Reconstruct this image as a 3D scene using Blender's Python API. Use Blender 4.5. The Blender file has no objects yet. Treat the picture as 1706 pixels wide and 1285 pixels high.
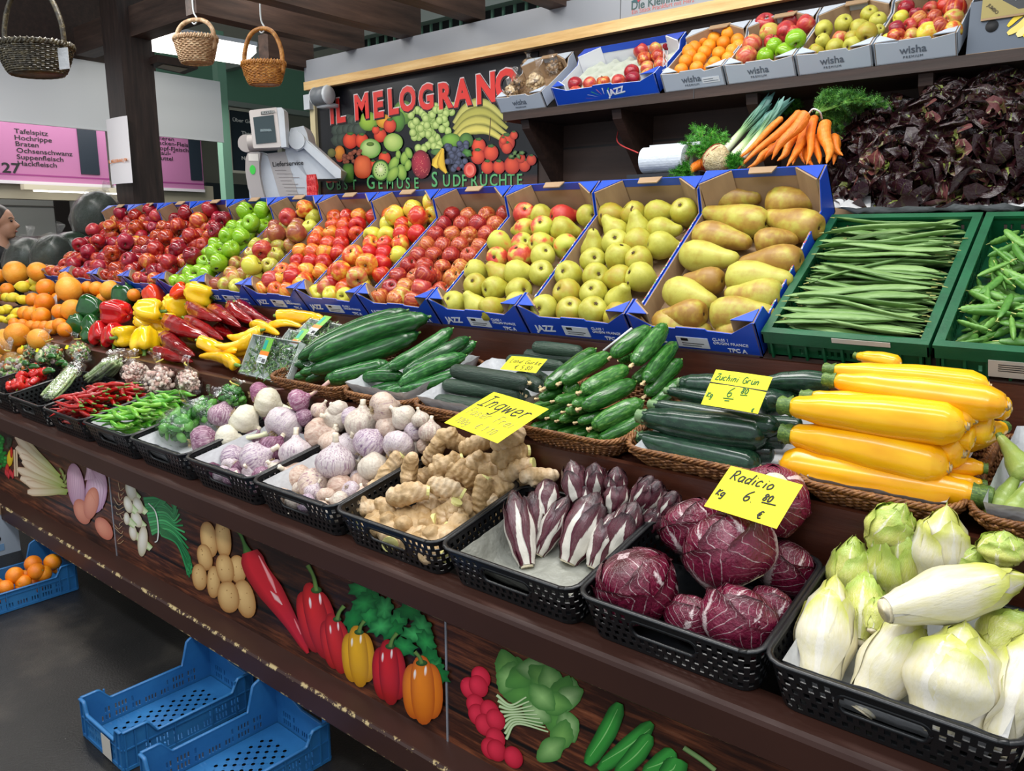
import bpy, math, random
import numpy as np
from mathutils import Vector, Matrix, Euler, Quaternion
from mathutils import noise as mnoise
PI = math.pi
S = bpy.context.scene
C = S.collection
rnd = random.Random(7)

# ---------------------------------------------------------------- camera, world, lights, exposure
CAM_H = 1.55; YAW = math.radians(39.6); PITCH = math.radians(10.9); FPX = 1310.0
cd = bpy.data.cameras.new('camera'); cam = bpy.data.objects.new('camera', cd); C.objects.link(cam)
cd.sensor_width = 36; cd.lens = 36*FPX/1706; cd.clip_start = .05; cd.clip_end = 60
cam.location = (0, 0, CAM_H); cam.rotation_euler = (PI/2-PITCH, 0, YAW)
S.camera = cam
S.view_settings.view_transform = 'Standard'; S.view_settings.look = 'None'
S.view_settings.exposure = 0.0; S.view_settings.gamma = 1.0; S.view_settings.use_curve_mapping = False
W = bpy.data.worlds.new('hall_daylight'); S.world = W; W.use_nodes = True
W.node_tree.nodes['Background'].inputs[0].default_value = (.88, .94, 1.0, 1)
W.node_tree.nodes['Background'].inputs[1].default_value = .75

def area(name, loc, rot, sx, sy, power, col=(1, 1, 1)):
    l = bpy.data.lights.new(name, 'AREA'); l.shape = 'RECTANGLE'; l.size = sx; l.size_y = sy; l.energy = power; l.color = col
    o = bpy.data.objects.new(name, l); C.objects.link(o); o.location = loc; o.rotation_euler = rot
    return o
# strip lamps of the stall roof, hung over the customers' side and over the display
area('strip_light_over_display', (-3.4, 1.7, 3.0), (math.radians(-8), 0, 0), 5.0, .25, 78, (1, .97, .92))
area('strip_light_over_display_near', (-.3, 1.5, 3.0), (math.radians(-8), 0, 0), 2.2, .25, 26, (1, .98, .95))
area('strip_light_over_aisle', (-2.2, -.1, 3.1), (math.radians(22), 0, 0), 6.0, .4, 75, (.93, .97, 1))
area('strip_light_under_sign_board', (-2.6, 2.5, 2.95), (math.radians(38), 0, 0), 4.0, .10, 24, (1, .95, .86))
area('lamp_of_next_stall', (-7.85, 3.0, 2.9), (0, 0, 0), 1.5, 3.0, 60, (1, .98, .95))

# ---------------------------------------------------------------- maths of the stall: tiers and rays
_F = Vector((-math.sin(YAW), math.cos(YAW), 0)); _R = Vector((math.cos(YAW), math.sin(YAW), 0)); _U = Vector((0, 0, 1))
_FW = _F*math.cos(PITCH) - _U*math.sin(PITCH); _UP = _F*math.sin(PITCH) + _U*math.cos(PITCH)
EYE = Vector((0, 0, CAM_H))
def ray(x, y): return _FW + _R*((x-853)/FPX) - _UP*((y-642.5)/FPX)
def atY(x, y, Y): d = ray(x, y); return EYE + d*(Y/d.y)
def atX(x, y, X): d = ray(x, y); return EYE + d*(X/d.x)
def atZ(x, y, Z): d = ray(x, y); return EYE + d*((Z-CAM_H)/d.z)
def depth(P): return (Vector(P)-EYE).dot(_FW)
class Tier:
    def __init__(s, Y, Z, deg, ymin=-9, ymax=99):
        s.ymin, s.ymax = ymin, ymax
        s.Y, s.Z, s.a = Y, Z, math.radians(deg)
        s.u = Vector((0, math.cos(s.a), math.sin(s.a))); s.n = Vector((0, -math.sin(s.a), math.cos(s.a))); s.o = Vector((0, Y, Z))
    def hit(s, x, y, h=0, free=False):      # the point h above the tier's board on the line of sight of a photo point
        d = ray(x, y); o = s.o + s.n*h
        P = EYE + d*((o-EYE).dot(s.n)/d.dot(s.n))
        if free: return P
        if P.y > s.ymax: P = EYE + d*(s.ymax/d.y)         # goods never stand behind the riser or in front of the rim
        if P.y < s.ymin: P = EYE + d*(s.ymin/d.y); P.z = max(P.z, s.P(0, s.ymin-s.Y, min(h, .03)).z)
        return P
    def P(s, x, v, h=0): return Vector((x, 0, 0)) + s.o + s.u*v + s.n*h
    def M(s, x, v=0, h=0): return Matrix.Translation(s.P(x, v, h)) @ Matrix.Rotation(s.a, 4, 'X')
T1 = Tier(1.27, .715, 12, 1.325, 1.59); T2 = Tier(1.64, .960, 12, 1.71, 2.03); T3 = Tier(2.10, 1.215, 38, 2.13, 2.70); T3G = Tier(2.10, 1.215, 32)
US = Tier(2.96, 2.108, 36, 2.97, 3.22)
TT = Tier(2.66, 1.72, 22, 2.66, 3.2); TL = Tier(2.66, 1.60, 14, 2.66, 3.2)      # upper shelf, boxes lean back on it
def Z(ox, oy, s): return lambda x, y: (x/s+ox, y/s+oy)
def zr(r, s, P): return r/s/FPX*depth(P)

# ---------------------------------------------------------------- colours and materials
def srgb(h):
    if not isinstance(h, str): return tuple(h)+((1,) if len(h) == 3 else ())
    v = [int(h[i:i+2], 16)/255 for i in (0, 2, 4)]
    return tuple([c/12.92 if c <= .04045 else ((c+.055)/1.055)**2.4 for c in v]) + (1,)
MATS = {}
class NT:
    def __init__(s, name):
        s.m = bpy.data.materials.new(name); s.m.use_nodes = True; s.t = s.m.node_tree; s.b = s.t.nodes['Principled BSDF']
    def n(s, typ, **kw):
        x = s.t.nodes.new(typ)
        for k, v in kw.items(): setattr(x, k, v)
        return x
    def l(s, a, b): s.t.links.new(a, b)
    def val(s, v, sock):
        if hasattr(v, 'is_linked') or hasattr(v, 'links'): s.l(v, sock)
        else: sock.default_value = v
    def math(s, op, a, b=0.0, clamp=False):
        x = s.n('ShaderNodeMath', operation=op); x.use_clamp = clamp; s.val(a, x.inputs[0]); s.val(b, x.inputs[1]); return x.outputs[0]
    def mix(s, f, a, b):
        x = s.n('ShaderNodeMix', data_type='RGBA'); s.val(f, x.inputs[0]); s.val(a, x.inputs[6]); s.val(b, x.inputs[7]); return x.outputs[2]
    def ramp(s, f, cols, pos=None):
        x = s.n('ShaderNodeValToRGB'); e = x.color_ramp.elements
        if pos is None: pos = [i/(len(cols)-1) for i in range(len(cols))]
        while len(e) < len(cols): e.new(.5)
        for i, (c, p) in enumerate(zip(cols, pos)): e[i].position = p; e[i].color = c
        s.l(f, x.inputs[0]); return x.outputs[0]
    def mrange(s, v, a, b, c=0.0, d=1.0):
        x = s.n('ShaderNodeMapRange'); x.interpolation_type = 'SMOOTHSTEP'; s.val(v, x.inputs[0])
        for i, k in enumerate((a, b, c, d)): x.inputs[i+1].default_value = k
        return x.outputs[0]
    def coords(s, stretch=(1, 1, 1), rand=True, kind='Object'):
        tc = s.n('ShaderNodeTexCoord'); mp = s.n('ShaderNodeMapping'); s.l(tc.outputs[kind], mp.inputs[0]); mp.inputs[3].default_value = stretch
        if rand:
            oi = s.n('ShaderNodeObjectInfo'); s.rand = oi.outputs['Random']
            cb = s.n('ShaderNodeCombineXYZ'); v = s.math('MULTIPLY', s.rand, 37.0)
            for i in range(3): s.l(v, cb.inputs[i])
            s.l(cb.outputs[0], mp.inputs[1])
        s.tc = tc
        return mp.outputs[0]
    def noise(s, vec, scale, detail=3, rough=.55, typ='ShaderNodeTexNoise'):
        x = s.n(typ); s.l(vec, x.inputs['Vector']); x.inputs['Scale'].default_value = scale
        if typ == 'ShaderNodeTexNoise': x.inputs['Detail'].default_value = detail; x.inputs['Roughness'].default_value = rough; return x.outputs[0]
        return x.outputs[0]
    def bump(s, h, strength=.3, dist=.01):
        x = s.n('ShaderNodeBump'); x.inputs['Strength'].default_value = strength; x.inputs['Distance'].default_value = dist
        s.l(h, x.inputs['Height']); s.l(x.outputs[0], s.b.inputs['Normal'])
    def fin(s, col, rough=.5, spec=.5, coat=0, sss=0, metal=0, trans=0, alpha=None):
        s.val(col, s.b.inputs['Base Color']); s.val(rough, s.b.inputs['Roughness'])
        s.b.inputs['Specular IOR Level'].default_value = spec; s.b.inputs['Coat Weight'].default_value = coat
        s.b.inputs['Coat Roughness'].default_value = .12; s.b.inputs['Metallic'].default_value = metal
        if sss: s.b.inputs['Subsurface Weight'].default_value = sss; s.b.inputs['Subsurface Radius'].default_value = (.02, .012, .008); s.b.inputs['Subsurface Scale'].default_value = .3
        s.b.inputs['Transmission Weight'].default_value = trans
        if alpha is not None: s.val(alpha, s.b.inputs['Alpha'])
        return s.m
def flat(name, col, rough=.5, **kw):
    k = (name,)
    if k not in MATS: MATS[k] = NT(name).fin(srgb(col), rough, **kw)
    return MATS[k]
def skin(name, cols, pos=None, scale=14, stretch=(1, 1, 1), detail=3, rough=.38, bump=0, bscale=60, var=.25, hue=.0, grads=(), spots=None, coat=0, sss=0, rand=True, spec=.5):
    """organic or worn surface: noise through a ramp, per-object variation, gradients of the thing's own colour along an axis"""
    k = (name,)
    if k in MATS: return MATS[k]
    t = NT(name); vec = t.coords(stretch, rand); f = t.noise(vec, scale, detail)
    f = t.math('ADD', t.math('MULTIPLY', t.math('SUBTRACT', f, .5), 1.9), .5)
    if rand and var: f = t.math('ADD', f, t.math('MULTIPLY', t.math('SUBTRACT', t.rand, .5), var*2))
    c = t.ramp(f, [srgb(x) for x in cols], pos)
    if rand and hue:
        h = t.n('ShaderNodeHueSaturation'); t.l(c, h.inputs['Color']); t.l(t.math('ADD', .5, t.math('MULTIPLY', t.math('SUBTRACT', t.rand, .5), hue)), h.inputs['Hue']); c = h.outputs[0]
    if grads:
        sp = t.n('ShaderNodeSeparateXYZ'); t.l(t.tc.outputs['Object'], sp.inputs[0])
        for ax, a, b, col in grads:
            g = t.mrange(t.math('ADD', sp.outputs[ax], t.math('MULTIPLY', t.math('SUBTRACT', f, .5), abs(b-a)*.7)), a, b); c = t.mix(g, c, srgb(col))
    if spots:
        sc, th, col = spots; v = t.n('ShaderNodeTexVoronoi'); t.l(t.tc.outputs['Object'], v.inputs[0]); v.inputs['Scale'].default_value = sc
        c = t.mix(t.math('MULTIPLY', t.math('LESS_THAN', v.outputs[0], th), .8), c, srgb(col))
    if bump:
        t.bump(t.noise(t.tc.outputs['Object'], bscale, 2), bump)
    MATS[k] = t.fin(c, rough, spec=spec, coat=coat, sss=sss); return MATS[k]

# ---------------------------------------------------------------- mesh helpers
class MB:
    def __init__(s): s.v = []; s.f = []; s.m = []; s.uv = []; s.col = []
    def add(s, vf, mi=0, M=None, uv=None, col=None):
        v, f = vf; n = len(s.v)
        s.v += [tuple(M @ Vector(p)) for p in v] if M is not None else [tuple(p) for p in v]
        s.f += [tuple(i+n for i in q) for q in f]; s.m += [mi]*len(f)
        s.uv += list(uv) if uv is not None else [(0, 0)]*len(v)
        s.col += list(col) if col is not None else [(1, 1, 1, 1)]*len(v)
        return s
    def mesh(s, name, mats, smooth=True):
        me = bpy.data.meshes.new(name); me.from_pydata(s.v, [], s.f); 
        for m in (mats if isinstance(mats, (list, tuple)) else [mats]): me.materials.append(m)
        me.polygons.foreach_set('material_index', s.m)
        if isinstance(smooth, bool): me.polygons.foreach_set('use_smooth', [smooth]*len(s.f))
        if any(u != (0, 0) for u in s.uv):
            ul = me.uv_layers.new(name='UVMap'); 
            idx = [0]*len(me.loops); me.loops.foreach_get('vertex_index', idx)
            ul.data.foreach_set('uv', [c for i in idx for c in s.uv[i]])
        if any(c != (1, 1, 1, 1) for c in s.col):
            ca = me.color_attributes.new('Col', 'FLOAT_COLOR', 'POINT'); ca.data.foreach_set('color', [c for q in s.col for c in q])
        me.update(); return me
def box(x0, x1, y0, y1, z0, z1):
    v = [(x, y, z) for z in (z0, z1) for y in (y0, y1) for x in (x0, x1)]
    return v, [(0, 2, 3, 1), (4, 5, 7, 6), (0, 1, 5, 4), (2, 6, 7, 3), (0, 4, 6, 2), (1, 3, 7, 5)]
def lathe(prof, seg=24, fn=None):
    v = []; f = []; n = len(prof)
    for i, (r, z) in enumerate(prof):
        for j in range(seg):
            t = 2*PI*j/seg; p = (r*math.cos(t), r*math.sin(t), z)
            v.append(fn(t, i/(n-1), p) if fn else p)
    for i in range(n-1):
        for j in range(seg):
            a = i*seg+j; b = i*seg+(j+1) % seg; f.append((a, b, b+seg, a+seg))
    f.append(tuple(range(seg-1, -1, -1))); f.append(tuple((n-1)*seg+j for j in range(seg)))
    return v, f
def smoothpts(P, n):
    P = [Vector(p) for p in P]
    if len(P) < 3: return [P[0].lerp(P[-1], i/n) for i in range(n+1)]
    Q = [P[0]*2-P[1]]+P+[P[-1]*2-P[-2]]; out = []; m = len(P)-1
    for i in range(n+1):
        t = i/n*m; k = min(int(t), m-1); t -= k; a, b, c, d = Q[k:k+4]
        out.append(.5*((2*b)+(c-a)*t+(2*a-5*b+4*c-d)*t*t+(3*b-a-3*c+d)*t**3))
    return out
def tube(pts, rad, seg=10, n=None, sx=1, sy=1, fn=None, up=(0, 0, 1)):
    P = smoothpts(pts, n) if n else [Vector(p) for p in pts]
    m = len(P); v = []; f = []
    R = rad if callable(rad) else (lambda t: rad)
    N = None
    for i, p in enumerate(P):
        T = (P[min(i+1, m-1)]-P[max(i-1, 0)]).normalized()
        if N is None:
            N = Vector(up) - T*T.dot(Vector(up))
            if N.length < .05: N = Vector((1, 0, 0)) - T*T.x
        else: N = N - T*T.dot(N)
        N.normalize(); B = T.cross(N); r = R(i/(m-1))
        for j in range(seg):
            a = 2*PI*j/seg; rr = r*(fn(a, i/(m-1)) if fn else 1)
            v.append(tuple(p + B*(math.cos(a)*rr*sx) + N*(math.sin(a)*rr*sy)))
    for i in range(m-1):
        for j in range(seg):
            a = i*seg+j; b = i*seg+(j+1) % seg; f.append((a, b, b+seg, a+seg))
    f.append(tuple(range(seg-1, -1, -1))); f.append(tuple((m-1)*seg+j for j in range(seg)))
    return v, f
def interp(tab):
    def g(t):
        for (a, x), (b, y) in zip(tab, tab[1:]):
            if t <= b:
                k = (t-a)/(b-a) if b > a else 0; k = k*k*(3-2*k) if True else k
                return x+(y-x)*k
        return tab[-1][1]
    return g
def lin(tab):
    def g(t):
        for (a, x), (b, y) in zip(tab, tab[1:]):
            if t <= b: return x+(y-x)*((t-a)/(b-a) if b > a else 0)
        return tab[-1][1]
    return g
def cap(tab):    # radius profile rounded at both ends, in between by table
    g = interp(tab)
    return lambda t: g(t)
def prism(poly, d, axis='z'):   # polygon in a plane, extruded by d
    n = len(poly); v = []
    for k in (0, d):
        for a, b in poly:
            v.append({'z': (a, b, k), 'y': (a, k, b), 'x': (k, a, b)}[axis])
    f = [tuple(range(n-1, -1, -1)), tuple(range(n, 2*n))]+[(i, (i+1) % n, (i+1) % n+n, i+n) for i in range(n)]
    return v, f
def bake(vf_list, voxel, mats, name, smooth_it=4, disp=None):   # voxel-merged organic mesh
    mb = MB()
    for vf in vf_list: mb.add(vf)
    me = mb.mesh(name, mats); o = bpy.data.objects.new('tmp', me); C.objects.link(o)
    r = o.modifiers.new('r', 'REMESH'); r.mode = 'VOXEL'; r.voxel_size = voxel; r.use_smooth_shade = True
    s = o.modifiers.new('s', 'SMOOTH'); s.iterations = smooth_it; s.factor = .6
    dg = bpy.context.evaluated_depsgraph_get(); dg.update()
    out = bpy.data.meshes.new_from_object(o.evaluated_get(dg)); out.name = name
    bpy.data.objects.remove(o); bpy.data.meshes.remove(me)
    if not len(out.materials):
        for m in (mats if isinstance(mats, (list, tuple)) else [mats]): out.materials.append(m)
    if disp:
        for v in out.vertices: v.co += Vector(disp(v.co))
    out.polygons.foreach_set('use_smooth', [True]*len(out.polygons))
    return out
def sphere(c, r, sx=1, sy=1, sz=1, seg=14, rings=9):
    prof = [(max(r*math.sin(PI*i/rings), r*.02), -r*math.cos(PI*i/rings)) for i in range(rings+1)]
    v, f = lathe(prof, seg); return [(c[0]+p[0]*sx, c[1]+p[1]*sy, c[2]+p[2]*sz) for p in v], f
TXT = {}
def textmesh(body, size, mat, offset=0, extrude=.0004, align='LEFT', shear=0, spacing=1):
    k = (body, size, mat.name, offset, align, shear, spacing)
    if k in TXT: return TXT[k]
    cu = bpy.data.curves.new('t', 'FONT'); cu.body = body; cu.size = size; cu.offset = offset; cu.extrude = extrude; cu.align_x = align; cu.shear = shear; cu.space_character = spacing; cu.resolution_u = 3
    o = bpy.data.objects.new('t', cu); C.objects.link(o); dg = bpy.context.evaluated_depsgraph_get(); dg.update()
    me = bpy.data.meshes.new_from_object(o.evaluated_get(dg)); bpy.data.objects.remove(o); bpy.data.curves.remove(cu)
    me.materials.clear(); me.materials.append(mat); me.name = 'lettering'; TXT[k] = me; return me

# ---------------------------------------------------------------- objects
def obj(name, me, parent=None, M=None, label=None, cat=None, group=None, kind=None):
    o = bpy.data.objects.new(name, me); C.objects.link(o)
    if parent is not None: o.parent = parent
    if M is not None: o.matrix_basis = M
    if label: o['label'] = label
    if cat: o['category'] = cat
    if group: o['group'] = group
    if kind: o['kind'] = kind
    return o
def inst(tpl, M, label, cat, group=None):
    """a thing from a template (name, mesh or None, [(part, mesh, [(subpart, mesh)], part label)])"""
    name, me, parts = tpl
    o = obj(name, me, None, M, label, cat, group)
    for p in parts:
        c = obj(p[0], p[1], o, label=p[3] if len(p) > 3 else None)
        for q in (p[2] if len(p) > 2 else ()): obj(q[0], q[1], c)
    return o
def struct(name, vf, mat, smooth=False):
    mb = MB(); mb.add(vf); return obj(name, mb.mesh(name, mat, smooth), kind='structure')
def between(A, B, L=1.0, roll=0, thick=None, up=None):
    """matrix that lays a template of length L along +X from A to B; thick scales across"""
    A = Vector(A); B = Vector(B); d = B-A; s = d.length/L; x = d.normalized()
    u = Vector(up) if up is not None else Vector((0, 0, 1)); z = (u-x*x.dot(u))
    if z.length < .01: z = Vector((0, 1, 0))
    z.normalize(); y = z.cross(x); t = thick if thick else s
    M = Matrix((x, y, z)).transposed().to_4x4() @ Matrix.Rotation(roll, 4, 'X') @ Matrix.Diagonal((s, t, t, 1))
    M.translation = A; return M
def at(P, axis=(0, 0, 1), spin=0, s=1.0, sz=None):
    """matrix that puts a template's +Z on axis"""
    q = Vector(axis).normalized().to_track_quat('Z', 'Y'); M = q.to_matrix().to_4x4() @ Matrix.Rotation(spin, 4, 'Z') @ Matrix.Diagonal((s, s, sz if sz else s, 1)); M.translation = P; return M
ORD = ['first', 'second', 'third', 'fourth', 'fifth', 'sixth', 'seventh', 'eighth', 'ninth', 'tenth', 'eleventh', 'twelfth', 'thirteenth', 'fourteenth', 'fifteenth', 'sixteenth', 'seventeenth', 'eighteenth', 'nineteenth', 'twentieth']
def jit(a): return rnd.uniform(-a, a)
def rdir(tilt=.5):
    v = Vector((jit(1), jit(1), jit(1)))
    return (Vector((0, 0, 1))*(1-tilt) + v*tilt).normalized()
# ---------------------------------------------------------------- setting: floor, walls, stall stand, roof timber
m_floor = NT('black_floor'); vec = m_floor.coords((1, 1, 1), False); a_ = m_floor.noise(vec, 1.6, 5, .6); b_ = m_floor.noise(vec, 140, 2)
c_ = m_floor.ramp(a_, [srgb('131313'), srgb('211f1e'), srgb('4e4840')], [.35, .54, .76]); c_ = m_floor.mix(m_floor.mrange(b_, .72, .78), c_, srgb('8a8780'))
m_floor.bump(b_, .2); m_floor = m_floor.fin(c_, .45)
struct('floor', box(-16, 4, -3, 14, -.1, 0), m_floor)
def woodmat(name, cols, rough=.5, scale=3, stretch=(1, 12, 12), knots=False, chips=None, coat=0):
    k = (name,)
    if k in MATS: return MATS[k]
    t = NT(name); v = t.coords(stretch, False); f = t.noise(v, scale, 6, .65); c = t.ramp(f, [srgb(x) for x in cols], [.3, .55, .75][:len(cols)] if len(cols) == 3 else None)
    if chips:
        g = t.noise(t.coords((1, 1, 1), False), chips[0], 4, .7); c = t.mix(t.mrange(g, chips[1], chips[1]+.02), c, srgb(chips[2]))
    t.bump(f, .12); MATS[k] = t.fin(c, rough, coat=coat); return MATS[k]
brown = woodmat('painted_brown_wood', ['35170c', '431f12', '512a1a'], .38, chips=(30, .80, 'b79a6a'))
brown_dark = woodmat('dark_brown_wood', ['24160f', '33211a', '3f2b22'], .6)
beamwood = woodmat('stained_beam_wood', ['2a1d18', '45332b', '5b463b'], .6, scale=2)
beamwood_y = woodmat('stained_beam_wood_lengthways', ['2a1d18', '45332b', '5b463b'], .6, scale=2, stretch=(12, 1, 12))
postwood = woodmat('dark_post_wood', ['1e1614', '332622', '453630'], .45, scale=2.5, stretch=(10, 10, 1))
pine = woodmat('pale_pine_wood', ['c79a5c', 'e0bb80', 'efd6a2'], .5, scale=2.5)
blackp = skin('scuffed_black_paint', ['0c0c0e', '161618', '3a3935'], [.3, .62, .95], scale=2.2, stretch=(1, 1, 2.5), rough=.45, rand=False)
white_p = flat('white_panel', 'dadcdf', .35); grey_p = flat('grey_fascia_paint', '92969e', .45)
XL, XR = -6.3, .75
stand = obj('display_stand', None, label='long stepped brown display stand carrying all the fruit and vegetables', cat='market stand')
stand.location = (-2.8, 1.3, 0); stand_inv = Matrix.Translation((2.8, -1.3, 0))
def spart(name, vf, mat, label=None, smooth=False, parent=stand):
    mb = MB(); mb.add(vf, M=stand_inv if parent is stand else None); return obj(name, mb.mesh(name, mat, smooth), parent, label=label)
spart('plinth', box(XL, XR, 1.30, 1.9, 0, .21), blackp)
# lower rail with worn paint on its edges
railm = NT('worn_brown_rail'); v_ = railm.coords((1, 1, 1), False); f_ = railm.noise(v_, 26, 5, .7); ge = railm.n('ShaderNodeNewGeometry')
c_ = railm.ramp(railm.noise(v_, 3, 4), [srgb('2f1710'), srgb('45251a')]); pt = railm.n('ShaderNodeAttribute'); pt.attribute_name = 'Col'
wear = railm.math('MULTIPLY', pt.outputs['Fac'], railm.mrange(f_, .53, .58)); c_ = railm.mix(wear, c_, srgb('c9b07c')); railm = railm.fin(c_, .5)
def rail(x0, x1, prof, wearidx, mat, name):
    n = 220; v = []; f = []; col = []; m = len(prof)
    for i in range(n+1):
        x = x0+(x1-x0)*i/n
        for k, (y, z) in enumerate(prof): v.append((x, y, z)); w = 1. if k in wearidx else 0.; col.append((w, w, w, 1))
    for i in range(n):
        for k in range(m): f.append((i*m+k, (i+1)*m+k, (i+1)*m+(k+1) % m, i*m+(k+1) % m))
    f.append(tuple(range(m))); f.append(tuple(n*m+k for k in range(m-1, -1, -1)))
    mb = MB(); mb.add((v, f), M=stand_inv, col=col); return obj(name, mb.mesh(name, mat, False), stand)
rail(XL, XR, [(1.30, .175), (1.232, .175), (1.228, .175), (1.222, .183), (1.222, .188), (1.222, .245), (1.222, .250), (1.227, .256), (1.232, .257), (1.30, .262)], (2, 3, 6, 7), railm, 'kick_rail')
rail(XL, XR, [(1.315, .640), (1.250, .632), (1.247, .633), (1.243, .637), (1.238, .70), (1.241, .709), (1.250, .714), (1.315, .722)], (2,), railm, 'ledge_board')
spart('basket_shelf', prism([(1.24, .690), (1.66, .690+.42*math.tan(T1.a)), (1.66, .709+.42*math.tan(T1.a)), (1.24, .709)], XR-XL, 'x'), brown)
for q in stand.children[-1:]:
    for v in q.data.vertices: v.co.x += XL
def xprism(name, poly, mat, parent=stand, x0=XL, x1=XR, label=None):
    v, f = prism(poly, x1-x0, 'x'); return spart(name, ([(a+x0, b, c) for a, b, c in v], f), mat, label, parent=parent)
stand.children[-1].data.name = 'basket_shelf'
xprism('front_riser', [(1.64, .74), (1.665, .74), (1.665, .986), (1.64, .986)], brown)
t2 = math.tan(T2.a)
xprism('middle_shelf', [(1.665, .945), (2.10, .945+.435*t2), (2.10, .962+.435*t2), (1.665, .962)], brown)
xprism('rear_riser', [(2.072, .98), (2.095, .98), (2.095, 1.214), (2.072, 1.214)], brown)
t3 = math.tan(T3.a)
xprism('box_shelf', [(2.095, 1.19), (2.58, 1.19+.485*t3), (2.58, 1.213+.485*t3), (2.095, 1.213)], brown_dark, x1=-.845)
t3g = math.tan(T3G.a)
xprism('crate_shelf', [(2.095, 1.19), (2.60, 1.19+.505*t3g), (2.60, 1.213+.505*t3g), (2.095, 1.213)], brown_dark, x0=-.835)
xprism('rear_counter', [(2.62, 1.50), (3.27, 1.50), (3.27, 1.53), (2.62, 1.53)], brown_dark)
for x in (XL+.02, XR-.04): spart('end_frame', prism([(1.32, .2), (1.9, .2), (3.2, .2), (3.2, 1.5), (2.6, 1.5), (2.1, 1.18), (2.08, .95), (1.66, .92), (1.66, .7), (1.32, .68)], .02, 'x'), brown_dark)
for c_, x in zip(stand.children[-2:], (XL+.02, XR-.04)):
    for v in c_.data.vertices: v.co.x += x
# back wall of the stall
plankb = NT('brown_wall_planks'); v_ = plankb.coords((1, 1, 9), False); f_ = plankb.noise(v_, 3, 6, .6); c_ = plankb.ramp(f_, [srgb('241712'), srgb('38261d'), srgb('46312a')])
wv = plankb.n('ShaderNodeTexWave'); wv.bands_direction = 'Z'; plankb.l(plankb.tc.outputs['Object'], wv.inputs[0]); wv.inputs['Scale'].default_value = 1.6
c_ = plankb.mix(plankb.mrange(wv.outputs[0], .0, .015, 1, 0), c_, srgb('120c09')); plankb = plankb.fin(c_, .6)
struct('wall_back', box(-4.34, .9, 3.27, 3.32, 0, 2.618), plankb)
# sloping grey sign board over the stall with its pine strip
fx0, fx1 = -4.345, .9
fas = obj('fascia_board', None, label='long grey fascia board with pine strip above the shelf', cat='fascia board')
mb = MB(); mb.add(box(fx0, fx1, 3.20, 3.22, 2.490, 2.618)); b1 = obj('grey_board', mb.mesh('grey_board', grey_p, False), fas)
mb = MB(); mb.add(box(fx0, fx1, 3.19, 3.225, 2.441, 2.490)); obj('pine_strip', mb.mesh('pine_strip', pine, False), fas, label='pale pine strip with knots')
mb = MB(); mb.add(box(fx0, fx1, 3.22, 3.268, 2.455, 2.47)); obj('soffit', mb.mesh('soffit', brown_dark, False), fas)
for x in (-2.02, -.1):
    mb = MB(); mb.add(box(x-.001, x+.001, 3.198, 3.20, 2.49, 2.618)); obj('joint', mb.mesh('joint', flat('dark_gap', '3a3b3e'), False), fas)
def onY(x, y, Yp, me, parent, name='lettering', label=None, rot=0):   # lay flat artwork on a wall facing the customers
    P = atY(x, y, Yp); M = Matrix.Translation(P) @ Matrix.Rotation(PI/2, 4, 'X') @ Matrix.Rotation(rot, 4, 'Z')
    if parent is not None: M = parent.matrix_basis.inverted() @ M
    return obj(name, me, parent, M, label=label)
ink = flat('black_ink', '17181a', .6)
onY(1051, 17, 3.199, textmesh('Die Kleinmarkthalle', .048, flat('dark_green_print', '2c4a4a'), .0006), fas)
onY(1052, 24, 3.199, textmesh('Ein Stück Frankfurt mit Herz', .026, flat('red_print', 'c06a66')), fas)
mb = MB(); 
for q, c in (([(1051, 3), (1060, -3), (1066, 5)], 0), ([(1060, -3), (1072, -5), (1063, 4)], 1)):
    P = [tuple(atY(x, y, 3.1985)) for x, y in q]; mb.add((P, [(0, 1, 2)]), c)
obj('emblem', mb.mesh('emblem', [flat('dark_teal_print', '1f4f58'), flat('crimson_print', 'b4283c')], False), fas)
# upper shelf with brackets
sh = obj('upper_shelf', None, label='dark brown wall shelf carrying the row of small cartons', cat='shelf')
mb = MB(); mb.add(box(-2.50, .9, 2.955, 3.27, 2.072, 2.108)); obj('shelf_board', mb.mesh('shelf_board', brown_dark, False), sh)
mb = MB(); mb.add(box(-1.52, -1.517, 2.953, 2.956, 2.072, 2.108)); obj('board_joint', mb.mesh('board_joint', flat('dark_gap', '3a3b3e'), False), sh)
mb = MB(); mb.add(box(-2.50, .9, 3.255, 3.27, 2.108, 2.30)); obj('lean_rail', mb.mesh('lean_rail', brown_dark, False), sh)
for x in (-2.42, -1.92, -1.32, -.72, -.2):
    mb = MB(); v, f = prism([(2.99, 2.072), (3.27, 2.072), (3.27, 1.80), (3.235, 1.80), (3.0, 2.035)], .045, 'x'); mb.add(([(a+x, b, c) for a, b, c in v], f)); obj('bracket', mb.mesh('bracket', brown_dark, False), sh)
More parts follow.
